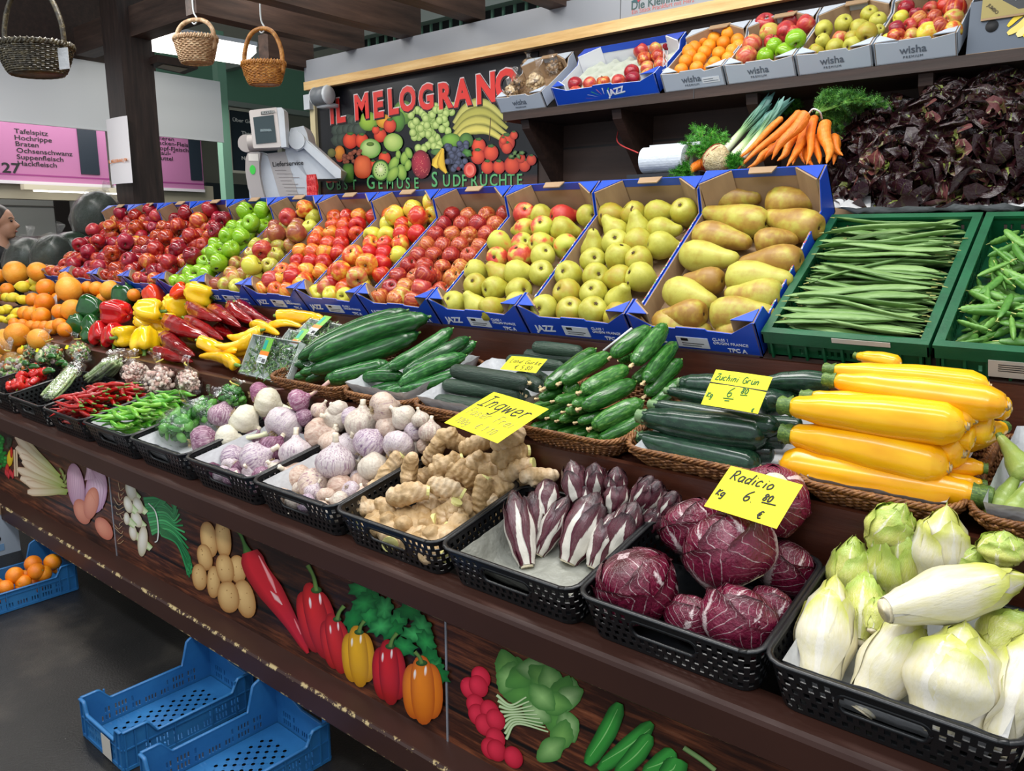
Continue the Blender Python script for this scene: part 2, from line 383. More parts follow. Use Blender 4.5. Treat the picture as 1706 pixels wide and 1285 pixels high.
# roof timber
def beam(name, vf, label, mat=beamwood): mb = MB(); mb.add(vf); o = obj(name, mb.mesh(name, mat, False), label=label, cat='beam'); return o
pz = T3.P(-5.85, 0)
mb = MB(); mb.add(box(-6.10, -5.84, 2.76, 2.99, 0, 3.3)); mb.v = mb.v; obj('wooden_post', mb.mesh('wooden_post', postwood, False), label='thick dark wooden post with a paper notice pinned to it', cat='post')
zt = atY(236, 55, 2.84).z
beam('ceiling_beam', box(-6.75, 1.5, 2.84, 2.98, zt, zt+.20), 'long dark beam fixed across the wooden post')
for i, (x, y) in enumerate(((515, 112), (599, 81), (693, 60), (800, 30), (948, 10))):
    P = atY(x, y, 3.22); beam('ceiling_joist', box(P.x-.10, P.x, (2.93, 2.2, .5, .3, .3)[i], 3.26, P.z-.005, P.z+.15), ['lowest dark joist, meeting the left end of the grey fascia', 'second dark joist from the fascia end, behind the hanging basket', 'third brown joist running down to the fascia', 'fourth brown joist above the middle of the painted sign', 'fifth brown joist near the green railing'][i], beamwood_y)
    if P.z < 2.6: pass
# hall behind: far ceiling, green steel frames, neighbouring stall
hallc = skin('hall_ceiling_paint', ['8e8a60', 'a39d74', 'b9b48c'], scale=.5, rand=False, rough=.8)
struct('ceiling', box(-16, -5.0, -3, 14, 5.2, 5.3), hallc); struct('ceiling', box(-5.0, 4, 4.6, 14, 5.2, 5.3), hallc)
green_p = flat('pale_green_steel', '7fae95', .5)
gwall = flat('mint_wall_paint', '6f9f86', .6)
struct('wall_left', box(-10.6, -10.5, -3, 14, 0, 5.2), flat('cream_wall', 'b9b5a8', .6))
struct('wall_far', box(-16, 4, 9.0, 9.1, 0, 5.2), gwall)
gr = obj('gallery_railing', None, label='pale green railing of thin bars above the fascia', cat='railing')
A = atY(700, -15, 5.5); B = atY(1010, 25, 5.5)
bz0, bz1 = atY(800, 42, 5.5).z, atY(800, -40, 5.5).z
for k, zz in enumerate((bz0, bz1)):
    mb = MB(); mb.add(box(A.x-1, B.x+1.2, 5.48, 5.52, zz-.05, zz)); obj('rail', mb.mesh('rail', green_p, False), gr)
x = A.x-1
while x < B.x+1.2:
    mb = MB(); mb.add(box(x, x+.02, 5.49, 5.51, bz0, bz1)); obj('bar', mb.mesh('bar', green_p, False), gr); x += .125
dk = flat('dark_gallery', '23282a', .7)
struct('wall_gallery', box(A.x-1, 2.5, 5.6, 5.65, bz0, bz1+.3), dk)
struct('trim_1', box(A.x-1, 3, 5.4, 5.7, bz0-.35, bz0-.05), green_p)
struct('trim_2', box(-9.5, -3.0, 5.3, 5.4, 3.42, 3.55), flat('pipe_grey', '9aa39c'))
# ---------------------------------------------------------------- containers
def rrect(w, d, r, step=None, n=None):     # rounded rectangle path, starts mid front, anticlockwise
    pts = []; k = 6
    for cx, cy, a0 in ((w/2-r, -d/2+r, -90), (w/2-r, d/2-r, 0), (-w/2+r, d/2-r, 90), (-w/2+r, -d/2+r, 180)):
        for i in range(k+1): a = math.radians(a0+90*i/k); pts.append((cx+r*math.cos(a), cy+r*math.sin(a)))
    pts.append(pts[0]); L = [0]
    for a, b in zip(pts, pts[1:]): L.append(L[-1]+math.dist(a, b))
    n = n or max(8, int(round(L[-1]/step))); out = []
    j = 0
    for i in range(n):
        s = L[-1]*i/n
        while L[j+1] < s: j += 1
        t = (s-L[j])/max(L[j+1]-L[j], 1e-9); out.append((pts[j][0]+(pts[j+1][0]-pts[j][0])*t, pts[j][1]+(pts[j+1][1]-pts[j][1])*t))
    return out
plastic_black = skin('black_plastic', ['0b0c0e', '15171a'], rough=.32, var=0, scale=20, bump=.05, bscale=250)
def tray_basket(w=.386, d=.335, h=.105):
    nc = 66; top = rrect(w, d, .035, n=nc*2); bot = rrect(w-.035, d-.035, .03, n=nc*2); rows = [.004, .012]; 
    z = .012; lev = [0.0]
    for i in range(5): lev += [.009+i*.0178, .009+i*.0178+.0115]
    lev.append(h); v = []; f = []; m = nc*2; per = [(top[i][0]**2+top[i][1]**2) for i in range(m)]
    for zz in lev:
        t = zz/h; v += [(bot[i][0]*(1-t)+top[i][0]*t, bot[i][1]*(1-t)+top[i][1]*t, zz) for i in range(m)]
    for k in range(len(lev)-1):
        for i in range(m):
            x = v[k*m+i][0]; y = v[k*m+i][1]; zc = (lev[k]+lev[k+1])/2
            hz = h*.60; hole = (k % 2 == 1) and ((i+(k//2 % 2)) % 2 == 0)
            inh = abs(y) > d/2-.035 and abs(x) < .072
            if inh:
                dx = max(abs(x)-.055, 0)/.017; dz = (zc-hz)/.021
                if dx*dx+dz*dz < 1: continue
                if abs(x) < .078 and abs(zc-hz) < .028: hole = False
            if hole: continue
            a = k*m+i; b = k*m+(i+1) % m; f.append((a, b, b+m, a+m))
    mb = MB(); mb.add((v, f)); me = mb.mesh('lattice_wall', plastic_black, False)
    o = bpy.data.objects.new('tmp', me); C.objects.link(o); s = o.modifiers.new('s', 'SOLIDIFY'); s.thickness = .0028; s.offset = 1
    dg = bpy.context.evaluated_depsgraph_get(); dg.update(); wall = bpy.data.meshes.new_from_object(o.evaluated_get(dg)); wall.name = 'lattice_wall'; bpy.data.objects.remove(o)
    tp = [(x, y, h) for x, y in rrect(w+.004, d+.004, .036, n=90)]; tp += tp[:2]
    mb = MB(); mb.add(tube(tp, .0048, 8, sx=1.4, sy=.8)); rim = mb.mesh('rim', plastic_black)
    P = [(x, y, .003) for x, y in bot]; mb = MB(); mb.add(([(x, y, .001) for x, y in bot]+[(x, y, .005) for x, y in bot], [tuple(range(m-1, -1, -1)), tuple(range(m, 2*m))]+[(i, (i+1) % m, (i+1) % m+m, i+m) for i in range(m)])); base = mb.mesh('base', plastic_black, False)
    hd = []
    for i in range(33):
        a = 2*PI*i/32; x = .055*(1 if math.cos(a) > 0 else -1)+.017*math.cos(a) if abs(math.cos(a)) > 1e-6 else 0; hd.append((x, .0, h*.60+.021*math.sin(a)))
    parts = []
    for sgn in (-1, 1):
        yy = sgn*((d-.035)/2*.4+d/2*.6+.001); mb = MB(); mb.add(tube([(p[0], yy+(p[2]-h*.6)*.17*sgn, p[2]) for p in hd], .0042, 6)); parts.append(('handle_ring', mb.mesh('handle_ring', plastic_black)))
    return ('black_lattice_basket', None, [('lattice_wall', wall), ('rim', rim), ('base', base)]+parts)
TRAY = tray_basket()
paper = skin('white_liner_paper', ['b5b6b8', 'cfd0d2'], rough=.7, var=0, scale=8, bump=.5, bscale=30)
paper_g = skin('grey_liner_paper', ['77776e', '98988e', 'b5b5ac'], rough=.45, var=0, scale=6, bump=.6, bscale=40)
def liner(w, d, h, wr=.004, mat=None, n=26):
    v = []; f = []; 
    for j in range(n+1):
        for i in range(n+1):
            x = (i/n-.5)*w; y = (j/n-.5)*d; e = max(abs(i/n-.5), abs(j/n-.5))*2; z = h*max(0, (e-.80)/.20)**1.0
            k = 1-.10*max(0, (.95-e)) ; z += wr*mnoise.noise(Vector((x*30, y*30, 3.1)))+wr
            if e > .80: x *= .985; y *= .985
            v.append((x, y, z))
    for j in range(n):
        for i in range(n): a = j*(n+1)+i; f.append((a, a+1, a+n+2, a+n+1))
    mb = MB(); mb.add((v, f)); me = mb.mesh('paper_liner', mat or paper); return me
LIN = liner(.345, .295, .085)
LING = liner(.342, .292, .060, .007, paper_g)
bx = [-.468+.397]+[-.468-.3975*i for i in range(0, 12)]     # right edges of baskets, nearest first
TRAYX = []
tray_lab = ['nearest black lattice basket, full of pale yellow-green chicory', 'black lattice basket holding round heads of red radicchio', 'half-empty black lattice basket with red chicory on grey paper', 'black lattice basket filled with ginger roots', 'black lattice basket filled with whitish garlic bulbs', 'black lattice basket filled with purple and white stemmed garlic', 'black lattice basket with bagged green peppers', 'black lattice basket with long green chilies', 'black lattice basket with long red chilies', 'black lattice basket with bagged green beans and an empty corner', 'farthest black lattice basket with small wrinkled red peppers']
for i in range(11):
    xr = -.468+.397-.3985*i; xc = xr-.199; TRAYX.append(xc)
    inst(TRAY, T1.M(xc, .172, .002), tray_lab[i], 'basket')
    if i not in (1, 3, 8, 9, 10): obj('paper_liner', LING if i == 2 else LIN, None, T1.M(xc, .172, .008), label=['white paper lining the nearest chicory basket', '', 'crumpled grey paper under the red chicory', '', 'white paper under the whitish garlic bulbs', 'white paper under the purple garlic bulbs', 'white paper under the bagged green peppers', 'white paper under the long green chilies'][i], cat='paper')
# wicker baskets
wick = skin('honey_wicker', ['4e2c12', '7c4e26', 'a87440'], scale=60, stretch=(1, 1, 1), rough=.5, var=.1, bump=.3, bscale=200)
def wicker(w, d, h, flare=.03, r=.06, strands=9):
    n = 96; mb = MB(); st = 40
    for k in range(strands):
        t = k/(strands-1); z = .008+t*(h-.02); ww = w-flare*2*(1-t); dd = d-flare*2*(1-t)
        p = rrect(ww, dd, r, n=n*2); pts = []
        for i, (x, y) in enumerate(p):
            L = math.hypot(x/ww, y/dd); o = .0045*math.sin(i/(n*2)*2*PI*st+k*PI); q = 1+o/max(math.hypot(x, y), .01); pts.append((x*q, y*q, z))
        pts += pts[:1]; mb.add(tube(pts, .0037*h/.07, 5))
    wall = mb.mesh('woven_wall', wick); mb = MB()
    for k in range(4):
        p = rrect(w, d, r, n=150); pts = []
        for i, (x, y) in enumerate(p):
            a = i/150*2*PI*26+k*PI/2; q = 1+.005*math.cos(a)/max(math.hypot(x, y), .01); pts.append((x*q, y*q, h+.005*math.sin(a)))
        pts += pts[:1]; mb.add(tube(pts, .0036, 5))
    rim = mb.mesh('braided_rim', wick); mb = MB()
    for i, (x, y) in enumerate(rrect(w-flare, d-flare, r, n=st)):
        s = (w-flare*2)/(w-flare); mb.add(tube([(x*s*.98, y*s*.98, .0), (x*1.0, y*1.0, h*.5), (x/(1-flare/w), y/(1-flare/w), h)], .0028, 5, n=4))
    stk = mb.mesh('stakes', wick); b = rrect(w-flare*2, d-flare*2, r, n=50)
    mb = MB(); mb.add(([(x, y, .003) for x, y in b]+[(x, y, .008) for x, y in b], [tuple(range(49, -1, -1)), tuple(range(50, 100))]+[(i, (i+1) % 50, (i+1) % 50+50, i+50) for i in range(50)])); base = mb.mesh('base', wick, False)
    return ('wicker_basket', None, [('woven_wall', wall), ('braided_rim', rim), ('stakes', stk), ('base', base)])
def put_wicker(pxl, pxr, label, d=.40, h=.065, vy=0):
    a = T2.hit(pxl[0], pxl[1], h); b = T2.hit(pxr[0], pxr[1], h); w = b.x-a.x
    o = inst(wicker(w, d, h), T2.M((a.x+b.x)/2, d/2+.012+vy, .002), label, 'wicker basket'); return (a.x+b.x)/2, w
# blue cartons of fruit
blue = skin('blue_printed_card', ['123fae', '1a4fc4'], scale=4, rough=.35, var=.02); blue_l = flat('blue_card_edge', '2f66d6', .4)
tan = skin('brown_cardboard', ['8f7458', 'a78b6c'], scale=6, rough=.8, var=.05, stretch=(1, 6, 1)); whitec = flat('white_card', 'd5d8de', .5)
def card(poly, t, axis, inner_first=True, mats=(0, 1)):
    """panel: outer face material mats[0], inner and edges mats[1]"""
    return prism(poly, t, axis)
def carton(w, L, hc, hm, hb, mo, mi, hf=None, front_art=None, name='blue_carton', cornerw=.07, side_strip=None, tab=True, tab_m=None):
    t = .006; hf = hf or hm; parts = []
    side = [(0, 0), (0, hc), (cornerw, hc), (cornerw+.02, hm), (L-cornerw-.03, hm), (L-cornerw, hb-.005), (L, hb), (L, 0)]
    mats = [mo, mi]
    def two(poly, axis, off, flip, nm):
        mb = MB(); v, f = prism(poly, t*.5, axis); ax = {'x': 0, 'y': 1, 'z': 2}[axis]
        def sh_(v, o): return [tuple(c+(o if i == ax else 0) for i, c in enumerate(p)) for p in v]
        mb.add((sh_(v, off), f), 1 if flip else 0); mb.add((sh_(v, off+t*.5), f), 0 if flip else 1)
        return (nm, mb.mesh(nm, mats, False))
    parts.append(two(side, 'x', -w/2, False, 'side_panel')); parts.append(two(side, 'x', w/2-t, True, 'side_panel'))
    c = .075
    fr = [(-w/2, 0), (-w/2, hc), (-w/2+.008, hc), (-w/2+c, hf+.004), (-.05, hf+.004), (-.045, hf+.010), (.045, hf+.010), (.05, hf+.004), (w/2-c, hf), (w/2-.008, hc), (w/2, hc), (w/2, 0)]
    parts.append(two(fr, 'y', 0, False, 'front_panel'))
    bk = [(-w/2, 0), (-w/2, hb), (-.06, hb), (-.05, hb+.012), (.05, hb+.012), (.06, hb), (w/2, hb), (w/2, 0)]
    parts.append(two([(-w/2, 0), (-w/2, hb), (w/2, hb), (w/2, 0)], 'y', L-t, True, 'back_panel'))
    mb = MB(); mb.add(box(-w/2, w/2, 0, L, 0, .004)); parts.append(('bottom_panel', mb.mesh('bottom_panel', mi, False)))
    # folded corner gussets: coloured cap on top, bare card down the diagonal
    for sx in (-1, 1):
        for (y0, dy, hh) in ((t, 1, hc), (L-t, -1, hb)):
            g = .062 if dy > 0 else .085; mb = MB(); x0 = sx*(w/2-t); x1 = sx*(w/2-t-g); y1 = y0+dy*g*.8
            capz = hh+.0005
            mb.add(([(x0, y0, capz), (x1, y0, capz), (x0, y1, capz), (x0, y0, capz+.003), (x1, y0, capz+.003), (x0, y1, capz+.003)], [(0, 1, 2), (3, 5, 4), (0, 3, 4, 1), (1, 4, 5, 2), (2, 5, 3, 0)]), 0)
            zb = .0 if dy < 0 else hf-.01
            mb.add(([(x1, y0, zb), (x0, y1, zb), (x0, y1, capz), (x1, y0, capz), (x1-sx*.004, y0+dy*.004, zb), (x0-sx*.004, y1+dy*.004, zb), (x0-sx*.004, y1+dy*.004, capz), (x1-sx*.004, y0+dy*.004, capz)], [(0, 1, 2, 3), (7, 6, 5, 4), (0, 3, 7, 4), (1, 5, 6, 2), (3, 2, 6, 7)]), 1)
            parts.append(('corner_gusset', mb.mesh('corner_gusset', mats, False)))
    mb = MB(); mb.add(box(-w/2+.075, w/2-.075, L-t-.0015, L-t, hb-.028, hb+.002)); parts.append(('rim_strip', mb.mesh('rim_strip', mo, False)))
    if tab:
        mb = MB(); mb.add(prism([(-.045, L-.001), (.045, L-.001), (.038, L-.034), (-.038, L-.034)], .004)); mb.v = [(a, b, c_+hb+.001) for a, b, c_ in mb.v]; parts.append(('handle_flap', mb.mesh('handle_flap', tab_m or tan, False)))
    return (name, None, parts)
wink = flat('white_print', 'e8ebf2', .5)
def confetti(L, w, t=.0):  # printed specks along the divider edge
    mb = MB(); r = random.Random(3)
    for i in range(60):
        y = .1+r.random()*(L-.22); x = w/2-.003+r.uniform(-.0022, .0022); s = .0016; mb.add(([(x-s, y-s*3, .0787), (x+s, y-s, .0787), (x, y+s*3, .0787)], [(0, 1, 2)]), r.randrange(3))
    return mb
LBOX = .655
T = Matrix.Translation; RX = lambda a: Matrix.Rotation(a, 4, 'X')
# boundaries of the cartons along the row, read at the back edge of each one
bb = [-5.70, -5.30, -4.90, -4.50, -4.10, -3.70, -3.29, -2.885, -2.48, -2.075, -1.655, -1.235, -.832]
ZB = []
def project(P):
    d = Vector(P)-EYE; z = d.dot(_FW); return 853+FPX*d.dot(_R)/z, 642.5-FPX*d.dot(_UP)/z
cont = ['red apples with stickers, far left end of the row', 'red apples, second from the left end', 'glossy dark red apples, third from the left end', 'big red apples, directly left of the green apples', 'bright green apples', 'russet yellow-green apples, directly right of the green apples', 'small orange-red apples, under the word OBST', 'yellow-red apples, sixth from the right end', 'striped small red apples, fifth from the right end'.replace('sixth', 'x'), 'mixed red and yellow pears', 'round yellow-green pears', 'long brownish pears, right end of the row']
cont[7] = 'yellow and red apples, fifth from the right end'; cont[8] = 'small striped red apples, fourth from the right end'
for i in range(12):
    w = bb[i+1]-bb[i]-.006; xc = (bb[i]+bb[i+1])/2; hb = .158 if i < 11 else .175
    tpl = carton(w, LBOX, .125, .078, hb, blue, tan)
    o = inst(tpl, T3.M(xc, 0, .002), 'blue cardboard fruit carton of '+cont[i], 'carton', 'blue fruit cartons tilted in a row')
    art = bpy.data.objects.new; Mf = T(Vector((0, -.0012, 0))) @ RX(PI/2)
    obj('lettering', textmesh('JAZZ', .036, wink, .0012), o, T((-.17, -.0012, .018)) @ RX(PI/2) @ Matrix.Rotation(.06, 4, 'Z'))
    obj('lettering', textmesh('CLASS 1\nORIGIN FRANCE', .014, wink, 0), o, T((.06, -.0012, .048)) @ RX(PI/2))
    obj('lettering', textmesh('TPC A', .020, wink, .0006), o, T((.10, -.0012, .008)) @ RX(PI/2))
    mb = MB(); mb.add(box(-.055, .045, -.0015, 0, .012, .052)); st = obj('paper_label', mb.mesh('paper_label', flat('white_label', 'dfe3e8', .5), False), o, label='small white paper label')
    mb = MB(); mb.add(box(-.04, -.018, -.0022, -.0015, .038, .048)); mb.add(box(-.04, .03, -.0022, -.0015, .028, .030)); mb.add(box(-.04, .02, -.0022, -.0015, .02, .0215)); obj('print', mb.mesh('print', ink, False), st)
    obj('confetti_print', confetti(LBOX, w).mesh('confetti_print', [flat('print_green', '4fc05a'), flat('print_red', 'd8404a'), wink], False), o)
# green crates
greenp = skin('green_crate_plastic', ['0c4a2c', '11603a'], scale=12, rough=.38, var=0, bump=.08, bscale=90)
def crate(w, L, h, mat, name, holes=True, lip=.022):
    parts = []; t = .004
    # walls as grids with slots cut out
    def wall(a, b, nrm, nm, h0=h):
        A = Vector(a); B = Vector(b); Ln = (B-A).length; u = (B-A)/Ln; n = int(Ln/.008); mb = MB(); lv = [0, .012, .030, .042, .060, .072, h0]
        lv = [z for z in lv if z < h0-.02]+[h0]; v = []; f = []
        for z in lv:
            for i in range(n+1): v.append(tuple(A+u*(Ln*i/n)+Vector((0, 0, z))))
        for k in range(len(lv)-1):
            for i in range(n):
                s = (i*.008) % .064
                if k in (1, 3) and .2*Ln < i*.008 < .8*Ln and i % 2 == 0 and s < .048: continue
                if k in (3,) and (i in (4, 6, n-5, n-7)): continue
                q = k*(n+1)+i; f.append((q, q+1, q+n+2, q+n+1))
        mb.add((v, f)); me = mb.mesh(nm, mat, False); o = bpy.data.objects.new('tmp', me); C.objects.link(o); s = o.modifiers.new('s', 'SOLIDIFY'); s.thickness = t
        dg = bpy.context.evaluated_depsgraph_get(); dg.update(); r = bpy.data.meshes.new_from_object(o.evaluated_get(dg)); r.name = nm; bpy.data.objects.remove(o); return (nm, r)
    a, b, c, d = (-w/2+.012, .012, 0), (w/2-.012, .012, 0), (w/2-.012, L-.012, 0), (-w/2+.012, L-.012, 0)
    parts += [wall(a, b, 0, 'front_wall'), wall(b, c, 0, 'side_wall'), wall(c, d, 0, 'back_wall'), wall(d, a, 0, 'side_wall')]
    mb = MB(); z0 = h-.004
    for (x0, x1, y0, y1) in ((-w/2, w/2, 0, lip), (-w/2, w/2, L-lip, L), (-w/2, -w/2+lip, lip, L-lip), (w/2-lip, w/2, lip, L-lip)): mb.add(box(x0, x1, y0, y1, z0, h+.004))
    for (x0, x1, y0, y1) in ((-w/2, w/2, 0, .004), (-w/2, w/2, L-.004, L), (-w/2, -w/2+.004, 0, L), (w/2-.004, w/2, 0, L)): mb.add(box(x0, x1, y0, y1, z0-.03, z0))
    parts.append(('rim', mb.mesh('rim', mat, False)))
    mb = MB()
    for i in range(9):
        x = -w/2+.02+(w-.04)*i/8; mb.add(box(x-.003, x+.003, .002, .012, .0, z0)); mb.add(box(x-.003, x+.003, L-.012, L-.002, 0, z0))
    for i in range(11):
        y = .02+(L-.04)*i/10; mb.add(box(-w/2+.002, -w/2+.012, y-.003, y+.003, 0, z0)); mb.add(box(w/2-.012, w/2-.002, y-.003, y+.003, 0, z0))
    parts.append(('ribs', mb.mesh('ribs', mat, False)))
    mb = MB(); mb.add(box(-w/2+.012, w/2-.012, .012, L-.012, 0, .004)); parts.append(('bottom', mb.mesh('bottom', mat, False)))
    return (name, None, parts)
GC = crate(.41, .60, .085, greenp, 'green_plastic_crate')
GX = [-.622, -.204, .214]
for i, x in enumerate(GX):
    o = inst(GC, T3G.M(x, .0, .002), ['green plastic crate filled with long flat green beans', 'green plastic crate filled with pea pods, right of the flat beans', 'third green plastic crate at the right edge'][i], 'crate', 'green crates at the right of the cartons')
    mb = MB(); mb.add(box(-.02, .12, -.0015, 0, .072, .086) if i == 0 else box(-.09, .13, -.0015, 0, .012, .060)); lb = obj('paper_label', mb.mesh('paper_label', flat('worn_label', 'cdc6ba', .6), False), o, label='torn whitish paper label')
    if i: 
        mb = MB(); r = random.Random(5)
        for k in range(22): xx = .03+k*.004; mb.add(box(xx, xx+.001+r.random()*.0015, -.002, -.0015, .035, .054))
        for k in range(4): mb.add(box(-.07, -.01, -.002, -.0015, .03+k*.006, .032+k*.006))
        obj('barcode', mb.mesh('barcode', ink, False), lb)
# blue open-topped crates on the floor: low long sides, tall corners, high end walls
bluec = skin('mid_blue_plastic', ['24619a', '2f74ac'], scale=9, rough=.4, var=0, bump=.06, bscale=60)
def floor_crate(L=.43, W_=.275, h=.125, hs=.085, hd=.178):
    t = .005; parts = []
    def solid(mb, nm):
        me = mb.mesh(nm, bluec, False); o = bpy.data.objects.new('tmp', me); C.objects.link(o); s = o.modifiers.new('s', 'SOLIDIFY'); s.thickness = t; s.offset = 0
        dg = bpy.context.evaluated_depsgraph_get(); dg.update(); r = bpy.data.meshes.new_from_object(o.evaluated_get(dg)); r.name = nm; bpy.data.objects.remove(o); return (nm, r)
    fl = lambda tab: lin(tab)
    tops = {'back': fl([(-L/2, h), (-L/2+.055, h), (-L/2+.085, hs), (L/2-.10, hs), (L/2-.078, hd-.012), (L/2-.05, hd), (L/2, hd)]),
            'front': fl([(-L/2, h), (-L/2+.075, h), (-L/2+.10, hs), (L/2-.08, hs), (L/2-.06, h), (L/2, h)])}
    ends = {'right': fl([(-W_/2, h), (-W_/2+.022, h), (-W_/2+.026, hs+.014), (0, hs+.016), (W_/2-.075, h), (W_/2-.045, hd-.012), (W_/2-.03, hd), (W_/2, hd)]),
            'left': fl([(-W_/2, h), (-W_/2+.03, h), (-W_/2+.038, hs), (W_/2-.045, hs), (W_/2-.03, h), (W_/2, h)])}
    slots = [.016, .034, .042, .060]
    def wall(fn, Ln, mk, nm):
        n = int(Ln/.0054); n += n % 2; v = []; f = []; lv = [0]+slots+[.070, 1]
        for z in lv:
            for i in range(n+1): a = -Ln/2+Ln*i/n; v.append(mk(a, fn(a) if z == 1 else z))
        for k in range(len(lv)-1):
            for i in range(n):
                a = -Ln/2+Ln*(i+.5)/n; g = i % 9
                if k == 1 and i % 2 == 0 and g < 7 and abs(a) < Ln*.40: continue
                if k == 3 and i % 2 == 0 and g < 7 and Ln*.13 < abs(a) < Ln*.36: continue
                q = k*(n+1)+i; f.append((q, q+1, q+n+2, q+n+1))
        mb = MB(); mb.add((v, f)); parts.append(solid(mb, nm))
    wall(tops['back'], L, lambda a, z: (a, W_/2, z), 'long_wall'); wall(tops['front'], L, lambda a, z: (a, -W_/2, z), 'long_wall')
    wall(ends['right'], W_, lambda a, z: (L/2, a, z), 'end_wall'); wall(ends['left'], W_, lambda a, z: (-L/2, a, z), 'end_wall')
    mb = MB()
    for fn, Ln, mk in ((tops['back'], L, lambda a, z: (a, W_/2+.003, z)), (tops['front'], L, lambda a, z: (a, -W_/2-.003, z)), (ends['right'], W_, lambda a, z: (L/2+.003, a, z)), (ends['left'], W_, lambda a, z: (-L/2-.003, a, z))):
        mb.add(tube([mk(-Ln/2+Ln*i/60, fn(-Ln/2+Ln*i/60)) for i in range(61)], .0045, 6, sx=1.5, sy=.8))
    parts.append(('rim', mb.mesh('rim', bluec))); mb = MB()
    for y, s in ((-W_/2, -1), (W_/2, 1)):
        for x in (-L/2+.005, -L/2+.035, -L/2+.07, -.06, .06, L/2-.07, L/2-.035, L/2-.005): mb.add(box(x-.002, x+.002, min(y, y+s*.007), max(y, y+s*.007), .0, hs*.98 if abs(x) < L/2-.08 else h-.004))
        mb.add(box(-L/2, L/2, min(y, y+s*.006), max(y, y+s*.006), .066, .070)); mb.add(box(-L/2, L/2, min(y, y+s*.006), max(y, y+s*.006), .0, .010))
    for x, s in ((-L/2, -1), (L/2, 1)):
        for y in (-W_/2+.005, -W_/2+.03, W_/2-.03, W_/2-.005): mb.add(box(min(x, x+s*.007), max(x, x+s*.007), y-.002, y+.002, 0, h-.004))
        mb.add(box(min(x, x+s*.006), max(x, x+s*.006), -W_/2, W_/2, .066, .070)); mb.add(box(min(x, x+s*.006), max(x, x+s*.006), -W_/2, W_/2, 0, .010))
    parts.append(('ribs', mb.mesh('ribs', bluec, False)))
    mb = MB(); nx, ny = 22, 14; hx = (L-.01)/nx; hy = (W_-.01)/ny; r = .0062; v = []; f = []
    for i in range(nx):
        for j in range(ny):
            cx = -L/2+.005+hx*(i+.5); cy = -W_/2+.005+hy*(j+.5); n0 = len(v)
            if (i+j) % 2 == 0 and 2 < i < nx-3 and 1 < j < ny-2:
                sq = []
                for k in range(12):
                    a = 2*PI*k/12+PI/12; c, s = math.cos(a), math.sin(a); m = max(abs(c)/hx, abs(s)/hy)*2; sq.append((cx+c/m, cy+s/m, .006))
                v += sq+[(cx+r*math.cos(2*PI*k/12+PI/12), cy+r*math.sin(2*PI*k/12+PI/12), .006) for k in range(12)]
                f += [(n0+k, n0+(k+1) % 12, n0+12+(k+1) % 12, n0+12+k) for k in range(12)]
                for sx in (-1, 1):
                    for sy in (-1, 1):
                        n0 = len(v); v += [(cx+sx*hx/2, cy+sy*hy/2, .006), (cx+sx*hx/2, cy+sy*hy*.25, .006), (cx+sx*hx*.25, cy+sy*hy/2, .006)]; f.append((n0, n0+1, n0+2))
            else:
                v += [(cx-hx/2, cy-hy/2, .006), (cx+hx/2, cy-hy/2, .006), (cx+hx/2, cy+hy/2, .006), (cx-hx/2, cy+hy/2, .006)]; f.append((n0, n0+1, n0+2, n0+3))
    mb.add((v, f)); parts.append(('perforated_bottom', mb.mesh('perforated_bottom', bluec, False)))
    return ('blue_plastic_crate', None, parts)
FC = floor_crate()
